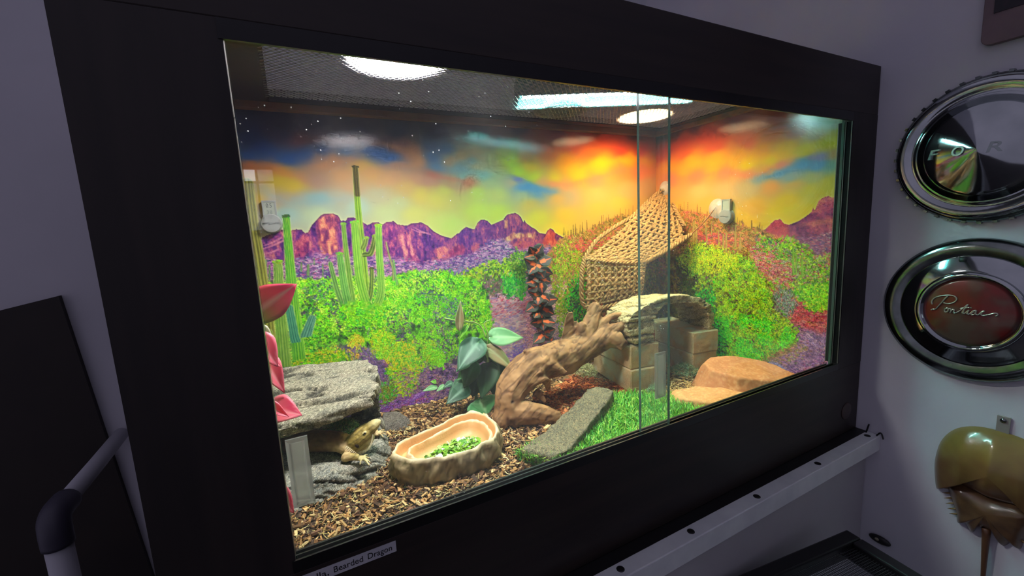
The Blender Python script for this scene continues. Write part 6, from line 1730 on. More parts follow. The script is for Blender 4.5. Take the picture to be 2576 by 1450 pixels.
def cup(cen, r, parent):
    """suction cup on the right wall"""
    V, F = lathe_geo([(r, -0.0005), (r * 0.96, -0.002), (r * 0.55, -0.007), (r * 0.32, -0.010), (r * 0.30, -0.016), (r * 0.16, -0.018), (0.0, -0.018)], 30, 'x', cen)
    return tag(mesh_obj('suction_cup', V, F, M_CUP, parent, smooth=True), 'clear suction cup')


cup((XR - 0.0005, gx(1805, 525, XR).y, gx(1805, 525, XR).z), 0.027, ham)
cup((XR - 0.0005, hD.y - 0.012, hD.z + 0.004), 0.022, ham)

# ================================================================== LETTERING
def text_geo(body, size, extrude=0.0006, offset=0.0, shear=0.0):
    cu = bpy.data.curves.new('txt', 'FONT'); cu.body = body; cu.size = size; cu.extrude = extrude; cu.offset = offset; cu.shear = shear
    cu.align_x = 'LEFT'; cu.resolution_u = 3
    ob = bpy.data.objects.new('txt', cu); COL.objects.link(ob)
    dg = bpy.context.evaluated_depsgraph_get(); dg.update()
    me = bpy.data.meshes.new_from_object(ob.evaluated_get(dg))
    V = np.array([v.co[:] for v in me.vertices]); F = [tuple(p.vertices) for p in me.polygons]
    bpy.data.objects.remove(ob, do_unlink=True); bpy.data.meshes.remove(me)
    return V, F


def place_text(name, body, o, ux, uy, width, height, m, parent=None, extrude=0.0004, shear=0.0, offset=0.0):
    """text fitted into width x height with lower left corner at o, along unit vectors ux, uy"""
    V, F = text_geo(body, 1.0, 0.5, offset, shear)
    mn, mx = V.min(0), V.max(0)
    nz = ux.cross(uy)
    P = [o + ux * ((v[0] - mn[0]) / (mx[0] - mn[0]) * width) + uy * ((v[1] - mn[1]) / (mx[1] - mn[1]) * height) + nz * (v[2] * 2 * extrude) for v in V]
    return mesh_obj(name, P, F, m, parent)


# ================================================================== THERMO-HYGROMETERS
M_SILV = mat('silver_plastic', (150, 150, 146), 0.3, 0.3)
M_LCD = mat('lcd_grey', (150, 154, 140), 0.25, coat=0.4)
M_INK = mat('black_ink', (18, 18, 20), 0.5)


def gauge(label, cen, ux, uy, s, brand):
    """round dial foot with an upright display; ux right, uy up, normal towards the room"""
    nz = ux.cross(uy)
    t = thing('thermo_hygrometer', label, 'thermometer', cen, 0, 'digital gauges in the vivarium')
    P = lambda a, b, c_: cen + ux * a * s + uy * b * s + nz * c_ * s
    def put(name, geo, m, smooth=False):
        V, F = geo; return mesh_obj(name, [P(*v) for v in V], F, m, t, smooth=smooth)
    V, F = lathe_geo([(0.019, 0.002), (0.019, 0.012), (0.0175, 0.0145), (0.0, 0.015)], 36)
    put('dial_foot', (V, F), M_SILV)
    V, F = lathe_geo([(0.021, 0.0), (0.0185, 0.003), (0.010, 0.004)], 30); put('suction_cup', (V, F), M_CUP, True)
    V, F = join_geo([box_geo(-0.0125, 0.0125, 0.013, 0.046, 0.003, 0.0085), box_geo(-0.0125, -0.0100, 0.013, 0.046, 0.0085, 0.0105), box_geo(0.0100, 0.0125, 0.013, 0.046, 0.0085, 0.0105), box_geo(-0.0100, 0.0100, 0.0430, 0.046, 0.0085, 0.0105), box_geo(-0.0100, 0.0100, 0.013, 0.0165, 0.0085, 0.0105)])
    bezel = put('bezel', (V, F), M_SILV)
    put('display', box_geo(-0.0100, 0.0100, 0.0165, 0.0430, 0.0085, 0.0092), M_LCD)
    if brand:
        place_text('digits', '0.5', P(-0.0055, 0.0318, 0.0094), ux, uy, 0.010 * s, 0.0085 * s, M_INK, t, 0.0002)
        place_text('digits', '38', P(-0.0055, 0.0190, 0.0094), ux, uy, 0.010 * s, 0.0075 * s, mat('lcd_digit', (96, 104, 96), 0.4), t, 0.0002)
        place_text('lettering', 'REPTI', P(-0.0150, -0.0012, 0.0152), ux, uy, 0.0115 * s, 0.0030 * s, M_INK, t, 0.0002)
        place_text('lettering', 'ZOO', P(0.0060, -0.0012, 0.0152), ux, uy, 0.0085 * s, 0.0030 * s, M_INK, t, 0.0002)
        put('swoosh', prism_geo([(-0.0055, -0.0030), (0.0, -0.0018), (0.0065, -0.0012), (0.0065, -0.0004), (0.0, -0.0008), (-0.0055, -0.0022)], 0.0151, 0.0154), M_INK)
    else:
        put('swoosh', prism_geo([(-0.012, 0.0008), (-0.003, 0.0012), (0.004, -0.0014), (0.012, -0.0006), (0.012, 0.0004), (0.004, -0.0004), (-0.003, 0.0024), (-0.012, 0.0020)], 0.0151, 0.0154), M_INK)
    return t


gauge('silver thermo-hygrometer on the rear print beside the left cactus', gy(683, 563, YB - 0.001), Vector((1, 0, 0)), Vector((0, 0, 1)), 1.0, True)
gauge('small grey thermo-hygrometer on the right wall beside the hammock hook', gx(1831, 545, XR - 0.001), Vector((0, -1, 0)), Vector((0, 0, 1)), 1.0, False)

# ================================================================== BEARDED DRAGON
drg = thing('bearded_dragon', 'tan bearded dragon resting with raised head at the mouth of the grey rock hide', 'lizard', (0.08, 0.36, -0.075))
sn, hb = gy(951, 1060, .325), gy(888, 1118, .335)       # snout tip, back of head
hd = (sn - hb).normalized(); HL = (sn - hb).length
camd = (CAMV - hb).normalized()
hu = Vector((0, 0, 1)); hu = (hu - hd * hu.dot(hd)).normalized(); hs = hd.cross(hu)   # hs points to the viewer side or away
if hs.dot(camd) < 0: hs = -hs
hpt = lambda a, u, s: hb + hd * (a * HL) + hu * u + hs * s
rot = Matrix((hd, hs, hu)).transposed()
G = [ellipsoid_geo(hpt(0.28, 0.000, 0), 0.030, 0.021, 0.017, rot), ellipsoid_geo(hpt(0.62, 0.000, 0), 0.026, 0.014, 0.0115, rot), ellipsoid_geo(hpt(0.86, -0.001, 0), 0.013, 0.0085, 0.0078, rot),
     ellipsoid_geo(hpt(0.52, 0.008, 0.0085), 0.010, 0.005, 0.005, rot), ellipsoid_geo(hpt(0.52, 0.008, -0.0085), 0.010, 0.005, 0.005, rot),
     ellipsoid_geo(hpt(0.22, -0.012, 0), 0.026, 0.018, 0.012, rot), ellipsoid_geo(hpt(0.10, -0.006, 0.012), 0.014, 0.008, 0.010, rot), ellipsoid_geo(hpt(0.10, -0.006, -0.012), 0.014, 0.008, 0.010, rot)]
chest, belly, rear = Vector((0.072, 0.350, -0.058)), Vector((0.020, 0.385, -0.056)), Vector((-0.05, 0.43, -0.058))
G.append(tube_geo(smooth_path([hpt(0.22, -0.006, 0), hpt(-0.12, -0.010, 0), chest, belly, rear, Vector((-0.075, 0.46, -0.062))], 22), np.interp(np.linspace(0, 1, 22), [0, .15, .35, .65, .9, 1], [.015, .017, .021, .027, .018, .008]), 14, flat=0.72))
sh = gy(878, 1138, .328); el = gy(868, 1153, .308); wr = gz(902, 1152, -0.070)
G.append(tube_geo(smooth_path([chest + Vector((0, -0.008, 0.002)), sh, el], 9), np.linspace(0.011, 0.0075, 9), 10))
G.append(tube_geo(smooth_path([sh + Vector((0.002, -.004, -.004)), el, (el + wr) / 2 + Vector((0, -.002, 0.003)), wr], 10), np.linspace(0.008, 0.0055, 10), 10))
palm = gz(912, 1155, -0.0735); G.append(ellipsoid_geo((wr + palm) / 2, 0.0085, 0.0065, 0.0035))
TOES = [(905, 1171, 0.9), (929, 1172, 1), (932, 1165, 1), (929, 1154, 1), (924, 1146, 0.9)]
claws = []
for tx, ty, k in TOES:
    tp = gz(tx, ty, -0.0775)
    mid_ = palm * 0.5 + tp * 0.5 + Vector((0, 0, 0.003))
    G.append(tube_geo(smooth_path([palm + (tp - palm) * 0.05, mid_, tp], 7), np.linspace(0.0026, 0.0014, 7), 8))
    claws.append((tp, (tp - mid_).normalized()))
# far hand, beyond the chin
fp = gz(950, 1092, -0.074); G.append(tube_geo(smooth_path([hpt(0.0, -0.014, -0.012), fp + Vector((-0.012, 0.006, 0.012)), fp], 9), np.linspace(0.009, 0.0045, 9), 9)); G.append(ellipsoid_geo(fp, 0.008, 0.006, 0.0035))
for tx, ty in ((966, 1082), (973, 1088), (972, 1095), (965, 1101)):
    tp = gz(tx, ty, -0.0765); G.append(tube_geo(smooth_path([fp, (fp + tp) / 2 + Vector((0, 0, 0.003)), tp], 6), np.linspace(0.0024, 0.0013, 6), 7))
hb0 = hb.copy()


def drag_disp(co, no):
    return no * (0.0009 * fbm(co * 260, 2) + 0.0006 * fbm(co * 90, 2))


def drag_col(co, no):
    a = (co - hb0).dot(hd) / HL; u = (co - hb0).dot(hu); d_ = (co - hb0).length
    t = 0.5 + 1.3 * fbm(co * 110, 3)
    head = mixc(srgb(178, 152, 80), srgb(138, 116, 56), t)
    if math.sin(u * 900 + a * 6) > 0.6: head = mixc(head, srgb(98, 82, 40), 0.6)
    head = mixc(head, srgb(216, 202, 152), max(0, (a - 0.72) * 2.2) + max(0, -u * 40 - 0.25))
    limb_ = mixc(srgb(216, 188, 136), srgb(170, 138, 92), t)
    body = mixc(srgb(126, 92, 62), srgb(88, 64, 46), t)  # body darker than the limbs: cave shade put into the skin colour
    low = max(0.0, min(1.0, (0.342 - co.y) / 0.016)) * max(0.0, min(1.0, (-0.046 - co.z) / 0.012))
    k = mixc(body, limb_, low)
    far = max(0.0, min(1.0, (co.x - 0.125) / 0.012)) * max(0.0, min(1.0, (-0.058 - co.z) / 0.010))
    k = mixc(k, limb_, far)
    hw_ = max(0.0, min(1.0, (a + 0.12) / 0.16)) * max(0.0, min(1.0, (u + 0.034) / 0.010)) * (1 - far)
    return mixc(k, head, hw_)


M_SKIN = mat('lizard_skin', (255, 255, 255), 0.6, attr='Col', bump=0.6, bscale=500, bdist=0.0009, spec=0.35)
organic('body', G, M_SKIN, drg, voxel=0.0012, smooth=3, disp=drag_disp, cols=drag_col)
side_v = hs
M_EYE = mat('eye_black', (14, 10, 8), 0.1, spec=0.8); M_LID = mat('eyelid', (206, 186, 130), 0.6)
ep = hpt(0.55, 0.0050, 0.0150)
V, F = ellipsoid_geo(ep, 0.0052, 0.0026, 0.0036, rot, 14, 8); mesh_obj('eyelid', V, F, M_LID, drg, smooth=True)
V, F = ellipsoid_geo(ep + hs * 0.0014, 0.0034, 0.0018, 0.0018, rot, 14, 8); mesh_obj('eye', V, F, M_EYE, drg, smooth=True)
V, F = ellipsoid_geo(hpt(0.17, -0.002, 0.0195), 0.0030, 0.0012, 0.0040, rot, 12, 8); mesh_obj('ear_opening', V, F, mat('ear_dark', (54, 34, 24), 0.8), drg, smooth=True)
V, F = ellipsoid_geo(hpt(0.93, 0.003, 0.0062), 0.0010, 0.0007, 0.0010, rot, 10, 6); mesh_obj('nostril', V, F, M_EYE, drg, smooth=True)
cones = []
for k in range(22):
    a_ = k / 21
    p0 = hpt(0.04 + 0.62 * a_, -0.013 - 0.009 * math.sin(a_ * 3.0) + 0.006 * a_, 0.0165 - 0.006 * a_)
    d_ = (hs * 0.5 - hu * 0.9 - hd * 0.6).normalized()
    cones.append(tube_geo([p0 - d_ * 0.001, p0 + d_ * 0.003, p0 + d_ * 0.006], [0.0011, 0.0008, 0.0001], 6))
for k in range(8):
    a_ = k / 7
    p0 = hpt(-0.03 + 0.03 * a_, 0.010 - 0.022 * a_, 0.019); d_ = (-hd * 0.9 + hs * 0.4).normalized()
    cones.append(tube_geo([p0 - d_ * 0.001, p0 + d_ * 0.003, p0 + d_ * 0.0065], [0.0012, 0.0008, 0.0001], 6))
V, F = join_geo(cones); tag(mesh_obj('beard_spines', V, F, mat('spine_pale', (226, 214, 176), 0.5), drg), 'pale beard spines')
V, F = join_geo([tube_geo([p, p + d * 0.002 + Vector((0, 0, -0.0006)), p + d * 0.0042 + Vector((0, 0, -0.0016))], [0.0011, 0.0007, 0.0001], 6) for p, d in claws])
mesh_obj('claws', V, F, mat('claw_dark', (70, 54, 40), 0.4), drg)
# ================================================================== FRONT LABEL
M_PAPER = mat('paper_label', (196, 196, 200), 0.6, col2=(184, 184, 190), scale=30)
lab = thing('name_label', 'white paper name strip reading Bearded Dragon on the dark bottom rail', 'label', (0.03, -0.0004, -0.03))
z0a, z1a = gy(1000, 1385, 0).z, gy(995, 1360, 0).z
lx1 = gy(996, 1372, 0).x
box('paper_strip', -0.050, lx1, -0.0008, -0.0001, z0a, z1a, M_PAPER, lab)
for body, xa, xb, drop in (('derella,', gy(768, 1440, 0).x - 0.012, gy(826, 1432, 0).x, 0.0012), ('Bearded', gy(838, 1420, 0).x, gy(912, 1400, 0).x, 0.0), ('Dragon', gy(925, 1398, 0).x, gy(985, 1374, 0).x, 0.0021)):
    hgt = (z1a - z0a)
    place_text('lettering', body, Vector((xa, -0.0009, z0a + hgt * 0.26 - drop)), Vector((1, 0, 0)), Vector((0, 0, 1)), xb - xa, hgt * 0.52 + drop, M_INK, lab, 0.00015)

# ================================================================== SHELF UNDER THE CABINET
M_SHELF = mat('shelf_black', (20, 19, 20), 0.5); M_LIP = mat('lip_white', (226, 230, 230), 0.35, col2=(212, 216, 218), scale=20); M_PANEL = mat('panel_white', (186, 184, 186), 0.6, col2=(176, 174, 178), scale=6)
sh_ = thing('shelf', 'white edged shelf with black top carrying the vivarium', 'shelf', (0.3, 0.2, -0.2))
box('board', -0.115, WALL_X - 0.001, -0.020, 0.62, -0.200, -0.1735, M_SHELF, sh_)
box('lip', -0.115, WALL_X - 0.001, -0.0455, -0.020, -0.2075, -0.1732, M_LIP, sh_, 0.0015)
box('apron_panel', -0.115, WALL_X - 0.001, -0.0215, -0.010, -0.995, -0.2076, M_PANEL, sh_)
for px, py in ((1561, 1433), (1738, 1338), (1904, 1250), (2057, 1167), (2182, 1097)):
    p = gz(px, py, -0.1732)
    V, F = lathe_geo([(0.0058, 0.0), (0.0058, 0.0006), (0.0040, 0.0010), (0.0, 0.0010)], 18); V = [(x + p.x, y + p.y, z + p.z) for x, y, z in V]
    mesh_obj('screw', V, F, M_SHELF, sh_, smooth=True)
tie = thing('cable_tie', 'black cable tie ends sticking up at the right end of the shelf', 'cable tie', (1.09, -0.03, -0.173))
M_TIE = mat('tie_black', (18, 18, 20), 0.4)
for pts in (((2178, 1090, -.17), (2186, 1068, -.16)), ((2205, 1096, -.172), (2216, 1090, -.170), (2222, 1106, -.18))):
    P = [gx(p[0], p[1], 1.105) for p in pts]
    V, F = tube_geo(smooth_path(P, 8), 0.0016, 6); mesh_obj('strap', V, F, M_TIE, tie)

# ================================================================== THINGS ON THE RIGHT WALL
M_CHROME = mat('old_chrome', (178, 184, 186), 0.09, 1.0, col2=(150, 158, 160), scale=12, bump=0.04, bscale=30, bdist=0.001)
M_CHROME2 = mat('dull_chrome', (140, 148, 146), 0.18, 1.0, col2=(96, 104, 100), scale=26)
UX, UZ = Vector((0, -1, 0)), Vector((0, 0, 1))
WX = WALL_X - 0.0008


def wall_lathe(name, prof, cy, cz, m, parent, seg=72):
    V, F = lathe_geo([(r, -h) for r, h in prof], seg, 'x', (WX, cy, cz))
    return mesh_obj(name, V, F, m, parent, smooth=True)


fy, fz = -0.162, 0.403
ford = thing('hubcap', 'chrome hubcap lettered FORD with a pointed centre cone, upper on the wall', 'hubcap', (WX, fy, fz), 0, 'hubcaps on the white wall')
wall_lathe('outer_ring', [(0.119, 0.0), (0.123, 0.006), (0.123, 0.012), (0.117, 0.020)], fy, fz, M_CHROME2, ford)
wall_lathe('rim', [(0.117, 0.018), (0.115, 0.026), (0.108, 0.030), (0.098, 0.024), (0.092, 0.022), (0.0905, 0.025), (0.088, 0.0255)], fy, fz, M_CHROME, ford)
wall_lathe('cone', [(0.0885, 0.0245), (0.07, 0.0335), (0.045, 0.0435), (0.02, 0.052), (0.006, 0.0570), (0.0, 0.058)], fy, fz, M_CHROME, ford)
for k in range(40):
    a_ = 2 * math.pi * k / 40; c_, s_ = math.cos(a_), math.sin(a_)
    V, F = box_geo(-0.014, -0.003, -0.003, 0.003, 0.1195, 0.1255)
    V = [(WX + x, fy + y * c_ - z * s_, fz + y * s_ + z * c_) for x, y, z in V]
    mesh_obj('rim_tooth', V, F, M_CHROME2, ford)
M_EMB = mat('embossed_metal', (150, 160, 158), 0.3, 0.9)
for ch, yo in (('F', 0.0585), ('O', 0.0235), ('R', -0.0195), ('D', -0.0585)):
    prof_r, prof_h = [0, 0.006, 0.02, 0.045, 0.07, 0.0885], [0.058, 0.0570, 0.052, 0.0435, 0.0335, 0.0245]
    wl = 0.017; yl, yr = fy + yo + wl / 2, fy + yo - wl / 2
    hl, hr = np.interp(abs(yl - fy), prof_r, prof_h), np.interp(abs(yr - fy), prof_r, prof_h)
    a0 = Vector((WX - hl - 0.0005, yl, fz - 0.008)); a1 = Vector((WX - hr - 0.0005, yr, fz - 0.008))
    place_text('letter', ch, a0, (a1 - a0).normalized(), UZ, (a1 - a0).length, 0.0165, M_EMB, ford, 0.0016, shear=0.18, offset=0.012)

py_, pz_ = -0.166, 0.122
pont = thing('hubcap', 'wide chrome hubcap with dark red centre and script lettering, lower on the wall', 'hubcap', (WX, py_, pz_), 0, 'hubcaps on the white wall')
wall_lathe('outer_ring', [(0.127, 0.0), (0.1305, 0.005), (0.129, 0.013), (0.121, 0.020), (0.110, 0.022), (0.101, 0.017)], py_, pz_, M_CHROME2, pont)
wall_lathe('flange', [(0.101, 0.0165), (0.098, 0.0185), (0.088, 0.0235), (0.075, 0.0275), (0.072, 0.0285)], py_, pz_, M_CHROME, pont)
wall_lathe('inner_ring', [(0.0725, 0.027), (0.071, 0.033), (0.0665, 0.0355), (0.063, 0.034), (0.0615, 0.029)], py_, pz_, M_CHROME, pont)
M_REDP = mat('worn_red_paint', (112, 26, 24), 0.3, 0.35, col2=(84, 40, 32), scale=30, col3=(96, 76, 66), scale3=14, coat=0.3)
wall_lathe('red_centre', [(0.0625, 0.029), (0.055, 0.0315), (0.035, 0.0345), (0.0, 0.0355)], py_, pz_, M_REDP, pont)
zx = lambda X_, Y_: (2200 + X_ / 3.452, 560 + Y_ / 3.452)
STK = [[(490, 762), (505, 755), (530, 752), (560, 722), (590, 690), (620, 655), (640, 640)], [(500, 712), (495, 690), (515, 660), (560, 642), (640, 632), (695, 640), (716, 665), (695, 692), (645, 706), (600, 698)],
       [(640, 742), (618, 748), (610, 768), (622, 778), (640, 770), (642, 750), (634, 742)], [(642, 752), (660, 748), (666, 765), (660, 786)], [(662, 778), (680, 756), (694, 762), (690, 785), (706, 786)],
       [(706, 786), (740, 770), (780, 740), (815, 714), (790, 745), (765, 782), (785, 792)], [(745, 748), (790, 742), (830, 738)], [(785, 792), (805, 776), (822, 762), (808, 790), (825, 798)], [(838, 742), (846, 740)],
       [(825, 798), (860, 770), (885, 766), (872, 796), (850, 802), (846, 788), (870, 772)], [(876, 790), (895, 804), (915, 796)], [(915, 796), (935, 776), (960, 770)], [(940, 780), (925, 796), (940, 808), (965, 806)],
       [(965, 806), (1000, 800), (1040, 790), (1066, 792), (1070, 806), (1050, 814)]]
M_SCR = mat('script_metal', (176, 170, 158), 0.3, 0.8)
for st_ in STK:
    P = []
    for X_, Y_ in st_:
        q_ = gx(*zx(X_, Y_), WX - 0.0345)
        rr = math.hypot(q_.y - py_, q_.z - pz_)
        q_.x = WX - np.interp(rr, [0, 0.035, 0.055, 0.0625], [0.0355, 0.0345, 0.0315, 0.029]) - 0.0008
        P.append(q_)
    V, F = tube_geo(smooth_path(P, max(10, len(P) * 5)), 0.0014, 6); mesh_obj('script_stroke', V, F, M_SCR, pont, smooth=True)
V, F = lathe_geo([(0.0052, -0.020), (0.0052, -0.0225), (0.0, -0.023)], 18, 'x', (WX, gx(2434, 652, WX).y, gx(2434, 652, WX).z)); mesh_obj('valve_hole', V, F, mat('hole_dark', (40, 48, 46), 0.5), pont, smooth=True)

# horseshoe crab shell
cy_, M_CRAB = -0.214, mat('crab_shell', (255, 255, 255), 0.28, attr='Col', bump=0.2, bscale=120, bdist=0.001, coat=0.35)
crab = thing('horseshoe_crab', 'glossy brown dried horseshoe crab shell hanging on the wall', 'crab shell', (WX, cy_, -0.20))


def dome(outl, hmax, z_c, n_r=14, colf=None, name='shell', off=0.003, power=0.72):
    loopv = smooth_path([Vector((0, a, b)) for a, b in outl] + [Vector((0, *outl[0]))], 97)[:-1]
    V, C_ = [], []; cen = Vector((0, 0, z_c))
    for i in range(n_r + 1):
        s_ = 1 - i / n_r
        h = hmax * (1 - s_ ** 2) ** power
        for p in loopv:
            q_ = cen + (p - cen) * s_
            hh = h + 0.004 * (i > 2) * math.exp(-((q_.y / 0.010) ** 2)) * (1 if name == 'carapace' else 0) + 0.003 * math.exp(-(((abs(q_.y) - 0.038) / 0.008) ** 2)) * min(1, i / 4)
            V.append((WX - off - hh, cy_ + q_.y, q_.z)); C_.append(colf(q_, s_))
    nl = len(loopv)
    for p in loopv:
        V.append((WX - off + 0.0015, cy_ + p.y, p.z)); C_.append(colf(p, 1))
    F = [(i * nl + k, i * nl + (k + 1) % nl, (i + 1) * nl + (k + 1) % nl, (i + 1) * nl + k) for i in range(n_r) for k in range(nl)]
    b0 = (n_r + 1) * nl
    F += [(b0 + k, b0 + (k + 1) % nl, (k + 1) % nl, k) for k in range(nl)] + [tuple(range(b0, b0 + nl))[::-1]]
    return mesh_obj(name, V, F, M_CRAB, crab, smooth=True, cols=np.array(C_))


half = [(0.0, -0.090), (0.030, -0.094), (0.056, -0.110), (0.073, -0.140), (0.0795, -0.180), (0.078, -0.215), (0.073, -0.243), (0.066, -0.228), (0.057, -0.212), (0.030, -0.217), (0.0, -0.222)]
outl = half + [(-a, b) for a, b in half[-2:0:-1]]


def crab_c(q_, s_):
    t_ = 0.5 + 1.2 * fbm(Vector((q_.y * 30, q_.z * 30, 1.7)), 3)
    k = mixc(srgb(132, 112, 58), srgb(104, 70, 42), (-q_.z - 0.11) * 9 + 0.8 * (t_ - 0.5))
    dkk = math.exp(-(((abs(q_.y) - 0.028) / 0.013) ** 2)) * max(0, min(1, (-q_.z - 0.15) * 18))
    return mixc(k, srgb(64, 42, 28), 0.85 * dkk)


dome(outl, 0.036, -0.165, colf=crab_c, name='carapace')
half2 = [(0.0, -0.214), (0.040, -0.210), (0.060, -0.218), (0.058, -0.232), (0.054, -0.246), (0.049, -0.260), (0.043, -0.276), (0.040, -0.296), (0.030, -0.290), (0.020, -0.304), (0.012, -0.288), (0.0, -0.284)]
outl2 = half2 + [(-a, b) for a, b in half2[-2:0:-1]]
dome(outl2, 0.026, -0.245, colf=lambda q_, s_: mixc(srgb(112, 82, 54), srgb(72, 50, 34), 0.5 + fbm(Vector((q_.y * 60, q_.z * 60, 0)), 3)), name='abdomen', off=0.002)
M_SPN = mat('crab_spine', (130, 104, 62), 0.4)
for s_ in (-1, 1):
    for k in range(6):
        t_ = k / 5; b_ = Vector((WX - 0.005, cy_ + s_ * (0.058 - 0.016 * t_), -0.232 - 0.046 * t_)); d_ = Vector((0, s_ * 0.8, -0.45)).normalized()
        V, F = tube_geo([b_ - d_ * 0.004, b_ + d_ * 0.004, b_ + d_ * 0.011], [0.0022, 0.0015, 0.0002], 6); mesh_obj('edge_spine', V, F, M_SPN, crab, smooth=True)
V, F = tube_geo(smooth_path([Vector((WX - 0.012, cy_, -0.278)), Vector((WX - 0.010, cy_ - 0.002, -0.36)), Vector((WX - 0.006, cy_ - 0.006, -0.50))], 16), np.linspace(0.0062, 0.0012, 16), 8)
mesh_obj('tail_spine', V, F, mat('tail_brown', (92, 60, 40), 0.4), crab, smooth=True)
clip = thing('wall_clip', 'small clear hook holding the crab shell on the wall', 'hook', (WX, gx(2526, 1075, WX).y, -0.075))
c0 = gx(2524, 1078, WX); M_CLIP = mat('clip_metal', (196, 190, 176), 0.2, 0.6)
V, F = join_geo([box_geo(WX - 0.004, WX, c0.y - 0.008, c0.y + 0.008, -0.100, -0.062), box_geo(WX - 0.008, WX - 0.004, c0.y - 0.006, c0.y + 0.006, -0.100, -0.094)])
mesh_obj('plate', V, F, M_CLIP, clip)
V, F = lathe_geo([(0.0042, -0.004), (0.0042, -0.006), (0.0, -0.0065)], 16, 'x', (WX, c0.y, -0.069)); mesh_obj('screw', V, F, M_CHROME2, clip, smooth=True)

brk = thing('wall_bracket', 'small black oval bracket on the wall behind the mesh-lid tank', 'bracket', (WX, -0.065, -0.40))
bp_ = gx(2215, 1357, WX)
V, F = ellipsoid_geo((WX - 0.004, bp_.y, bp_.z), 0.006, 0.020, 0.009, None, 24, 12); mesh_obj('cover', V, F, M_TIE, brk, smooth=True)
V, F = ellipsoid_geo((WX - 0.0095, bp_.y + 0.003, bp_.z + 0.002), 0.002, 0.004, 0.003, None, 14, 8); mesh_obj('screw', V, F, mat('screw_pale', (150, 146, 120), 0.5), brk, smooth=True)

# plaque at the top right corner
plq = thing('wall_plaque', 'dim brown plaque with rounded corner and black panel at the top right', 'plaque', (WX, -0.27, 0.70))
ro, V0 = 0.012, []
y1_, y0_, zz0, zz1 = -0.141, -0.400, 0.574, 0.86
outlp = []
for cyy, czz, a0 in ((y1_ - ro, zz0 + ro, -90), (y1_ - ro, zz1 - ro, 0), (y0_ + ro, zz1 - ro, 90), (y0_ + ro, zz0 + ro, 180)):
    for k in range(6): a_ = math.radians(a0 + 18 * k); outlp.append((cyy + ro * math.cos(a_), czz + ro * math.sin(a_)))
V, F = prism_geo(outlp, WX - 0.012, WX, ('y', 'z', 'x')); bevel(mesh_obj('board', V, F, mat('plaque_brown', (120, 100, 102), 0.5, col2=(108, 90, 94), scale=20), plq), 0.001)
box('black_panel', WX - 0.0135, WX - 0.012, y0_ + 0.02, gx(2500, 34, WX - 0.0125).y, gx(2500, 34, WX - 0.0125).z, zz1 - 0.02, mat('panel_print', (22, 20, 26), 0.35, col2=(52, 34, 44), scale=90, lo=0.5, hi=0.8), plq)

# ================================================================== LOWER TANK WITH SCREEN LID
tz = -0.30
tc_ = gz(2130, 1332, tz); td = gz(1850, 1450, tz) - tc_
tk = thing('screen_top_tank', 'black framed glass tank with a mesh lid below the shelf at the right', 'tank', (tc_.x, tc_.y, -0.62), math.atan2(-td.y, -td.x))
M_FRAME = mat('tank_black', (18, 18, 20), 0.35)
LW, LD = 0.355, 0.30
def loc_box(name, x0, x1, y0, y1, z0, z1, m, bev=0):
    v, f = box_geo(x0, x1, y0, y1, z0 + 0.62, z1 + 0.62); o = mesh_obj(name, v, f, m, tk, loc=(0, 0, 0))
    if bev: bevel(o, bev)
    return o
fwid = 0.026
for nm, x0, x1, y0, y1 in (('lid_frame', -LW, 0, -fwid, 0), ('lid_frame', -LW, 0, -LD, -LD + fwid), ('lid_frame', -fwid, 0, -LD + fwid, -fwid), ('lid_frame', -LW, -LW + fwid, -LD + fwid, -fwid)):
    loc_box(nm, x0, x1, y0, y1, tz - 0.016, tz, M_FRAME, 0.003)
for nm, x0, x1, y0, y1 in (('top_rim', -LW, 0, -0.012, 0), ('top_rim', -LW, 0, -LD, -LD + 0.012), ('top_rim', -0.012, 0, -LD + 0.012, -0.012), ('top_rim', -LW, -LW + 0.012, -LD + 0.012, -0.012)):
    loc_box(nm, x0, x1, y0, y1, tz - 0.050, tz - 0.0165, M_FRAME)
for nm, x0, x1, y0, y1 in (('wall_pane', -LW + 0.001, -0.001, -0.006, -0.001), ('wall_pane', -LW + 0.001, -0.001, -LD + 0.001, -LD + 0.006), ('wall_pane', -0.006, -0.001, -LD + 0.006, -0.006), ('wall_pane', -LW + 0.001, -LW + 0.006, -LD + 0.006, -0.006)):
    loc_box(nm, x0, x1, y0, y1, -0.615, tz - 0.0505, M_GLASS2)
loc_box('tank_floor', -LW, 0, -LD, 0, -0.62, -0.6155, M_FRAME)
wires = []
for k in range(int((LW - 2 * fwid) / 0.0045)): x = -LW + fwid + k * 0.0045; wires.append(box_geo(x, x + 0.0008, -LD + fwid, -fwid, tz - 0.010 + 0.62, tz - 0.0095 + 0.62))
for k in range(int((LD - 2 * fwid) / 0.0045)): y = -LD + fwid + k * 0.0045; wires.append(box_geo(-LW + fwid, -fwid, y, y + 0.0008, tz - 0.0095 + 0.62, tz - 0.0090 + 0.62))
V, F = join_geo(wires); tag(mesh_obj('lid_mesh', V, F, mat('lid_wire', (60, 62, 66), 0.4, 0.5), tk, loc=(0, 0, 0)), 'fine black wire mesh', kind='stuff')
tb_ = thing('side_table', 'low white table carrying the screen-topped tank', 'table', (0.70, -0.20, -1.0))
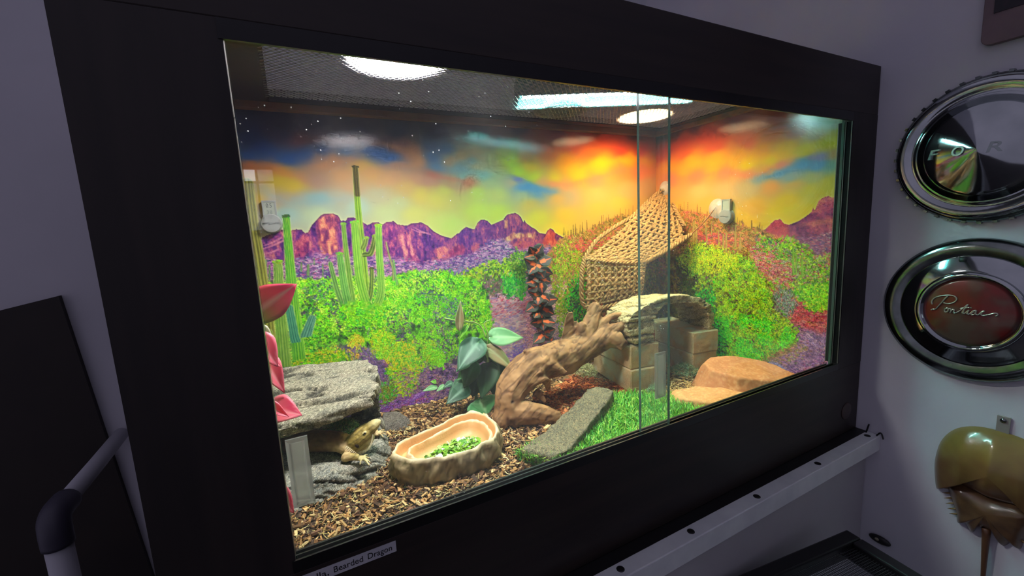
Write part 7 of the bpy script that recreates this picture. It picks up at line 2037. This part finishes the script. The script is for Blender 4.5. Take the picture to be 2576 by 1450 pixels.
M_TAB = mat('table_white', (170, 170, 174), 0.6)
box('table_top', 0.30, WALL_X - 0.004, -0.42, -0.024, -0.645, -0.6205, M_TAB, tb_)
for x in (0.33, 1.05):
    for y in (-0.39, -0.06): box('leg', x, x + 0.03, y, y + 0.03, -1.0, -0.645, M_TAB, tb_)

# ================================================================== LEFT: DARK SLAB AND PIPE FRAME
M_DKB = mat('dark_brown_slab', (40, 33, 28), 0.6, col2=(32, 26, 23), scale=10)
bt = [(-0.352, WALL_Y - 0.001, 0.232), (-0.95, WALL_Y - 0.001, 0.105), (-0.95, WALL_Y - 0.001, -1.0), (-0.245, WALL_Y - 0.001, -1.0)]  # dark slab flat on the wall, right edge slanted
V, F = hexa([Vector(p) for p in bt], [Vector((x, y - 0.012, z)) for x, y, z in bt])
tag(mesh_obj('dark_panel', V, F, M_DKB), 'thin dark brown slab with a slanted edge against the wall left of the vivarium', 'board')
pipe = thing('pipe_frame', 'white plastic pipe with grey elbow left of the vivarium', 'pipe', (-0.304, 0.35, -1.0))
M_PVC = mat('white_pvc', (176, 176, 184), 0.4); M_ELB = mat('grey_elbow', (62, 60, 74), 0.5)
pe = Vector((-0.304, 0.345, -0.052))
V, F = tube_geo([Vector((pe.x, WALL_Y - 0.014, pe.z + 0.002)), Vector((pe.x, 0.50, pe.z)), Vector((pe.x, 0.36, pe.z))], 0.0125, 20); mesh_obj('rail', V, F, M_PVC, pipe, smooth=True)
V, F = tube_geo(smooth_path([pe + Vector((0, 0.035, 0)), pe + Vector((0, 0.010, 0)), pe + Vector((0, -0.004, -0.006)), pe + Vector((0.001, -0.010, -0.020)), pe + Vector((0.001, -0.010, -0.042))], 20), 0.0175, 20); mesh_obj('elbow', V, F, M_ELB, pipe, smooth=True)
V, F = tube_geo([pe + Vector((0.001, -0.010, -0.03)), pe + Vector((0.001, -0.010, -0.5)), Vector((pe.x, pe.y - 0.010, -1.0))], 0.0150, 20); mesh_obj('upright', V, F, M_PVC, pipe, smooth=True)
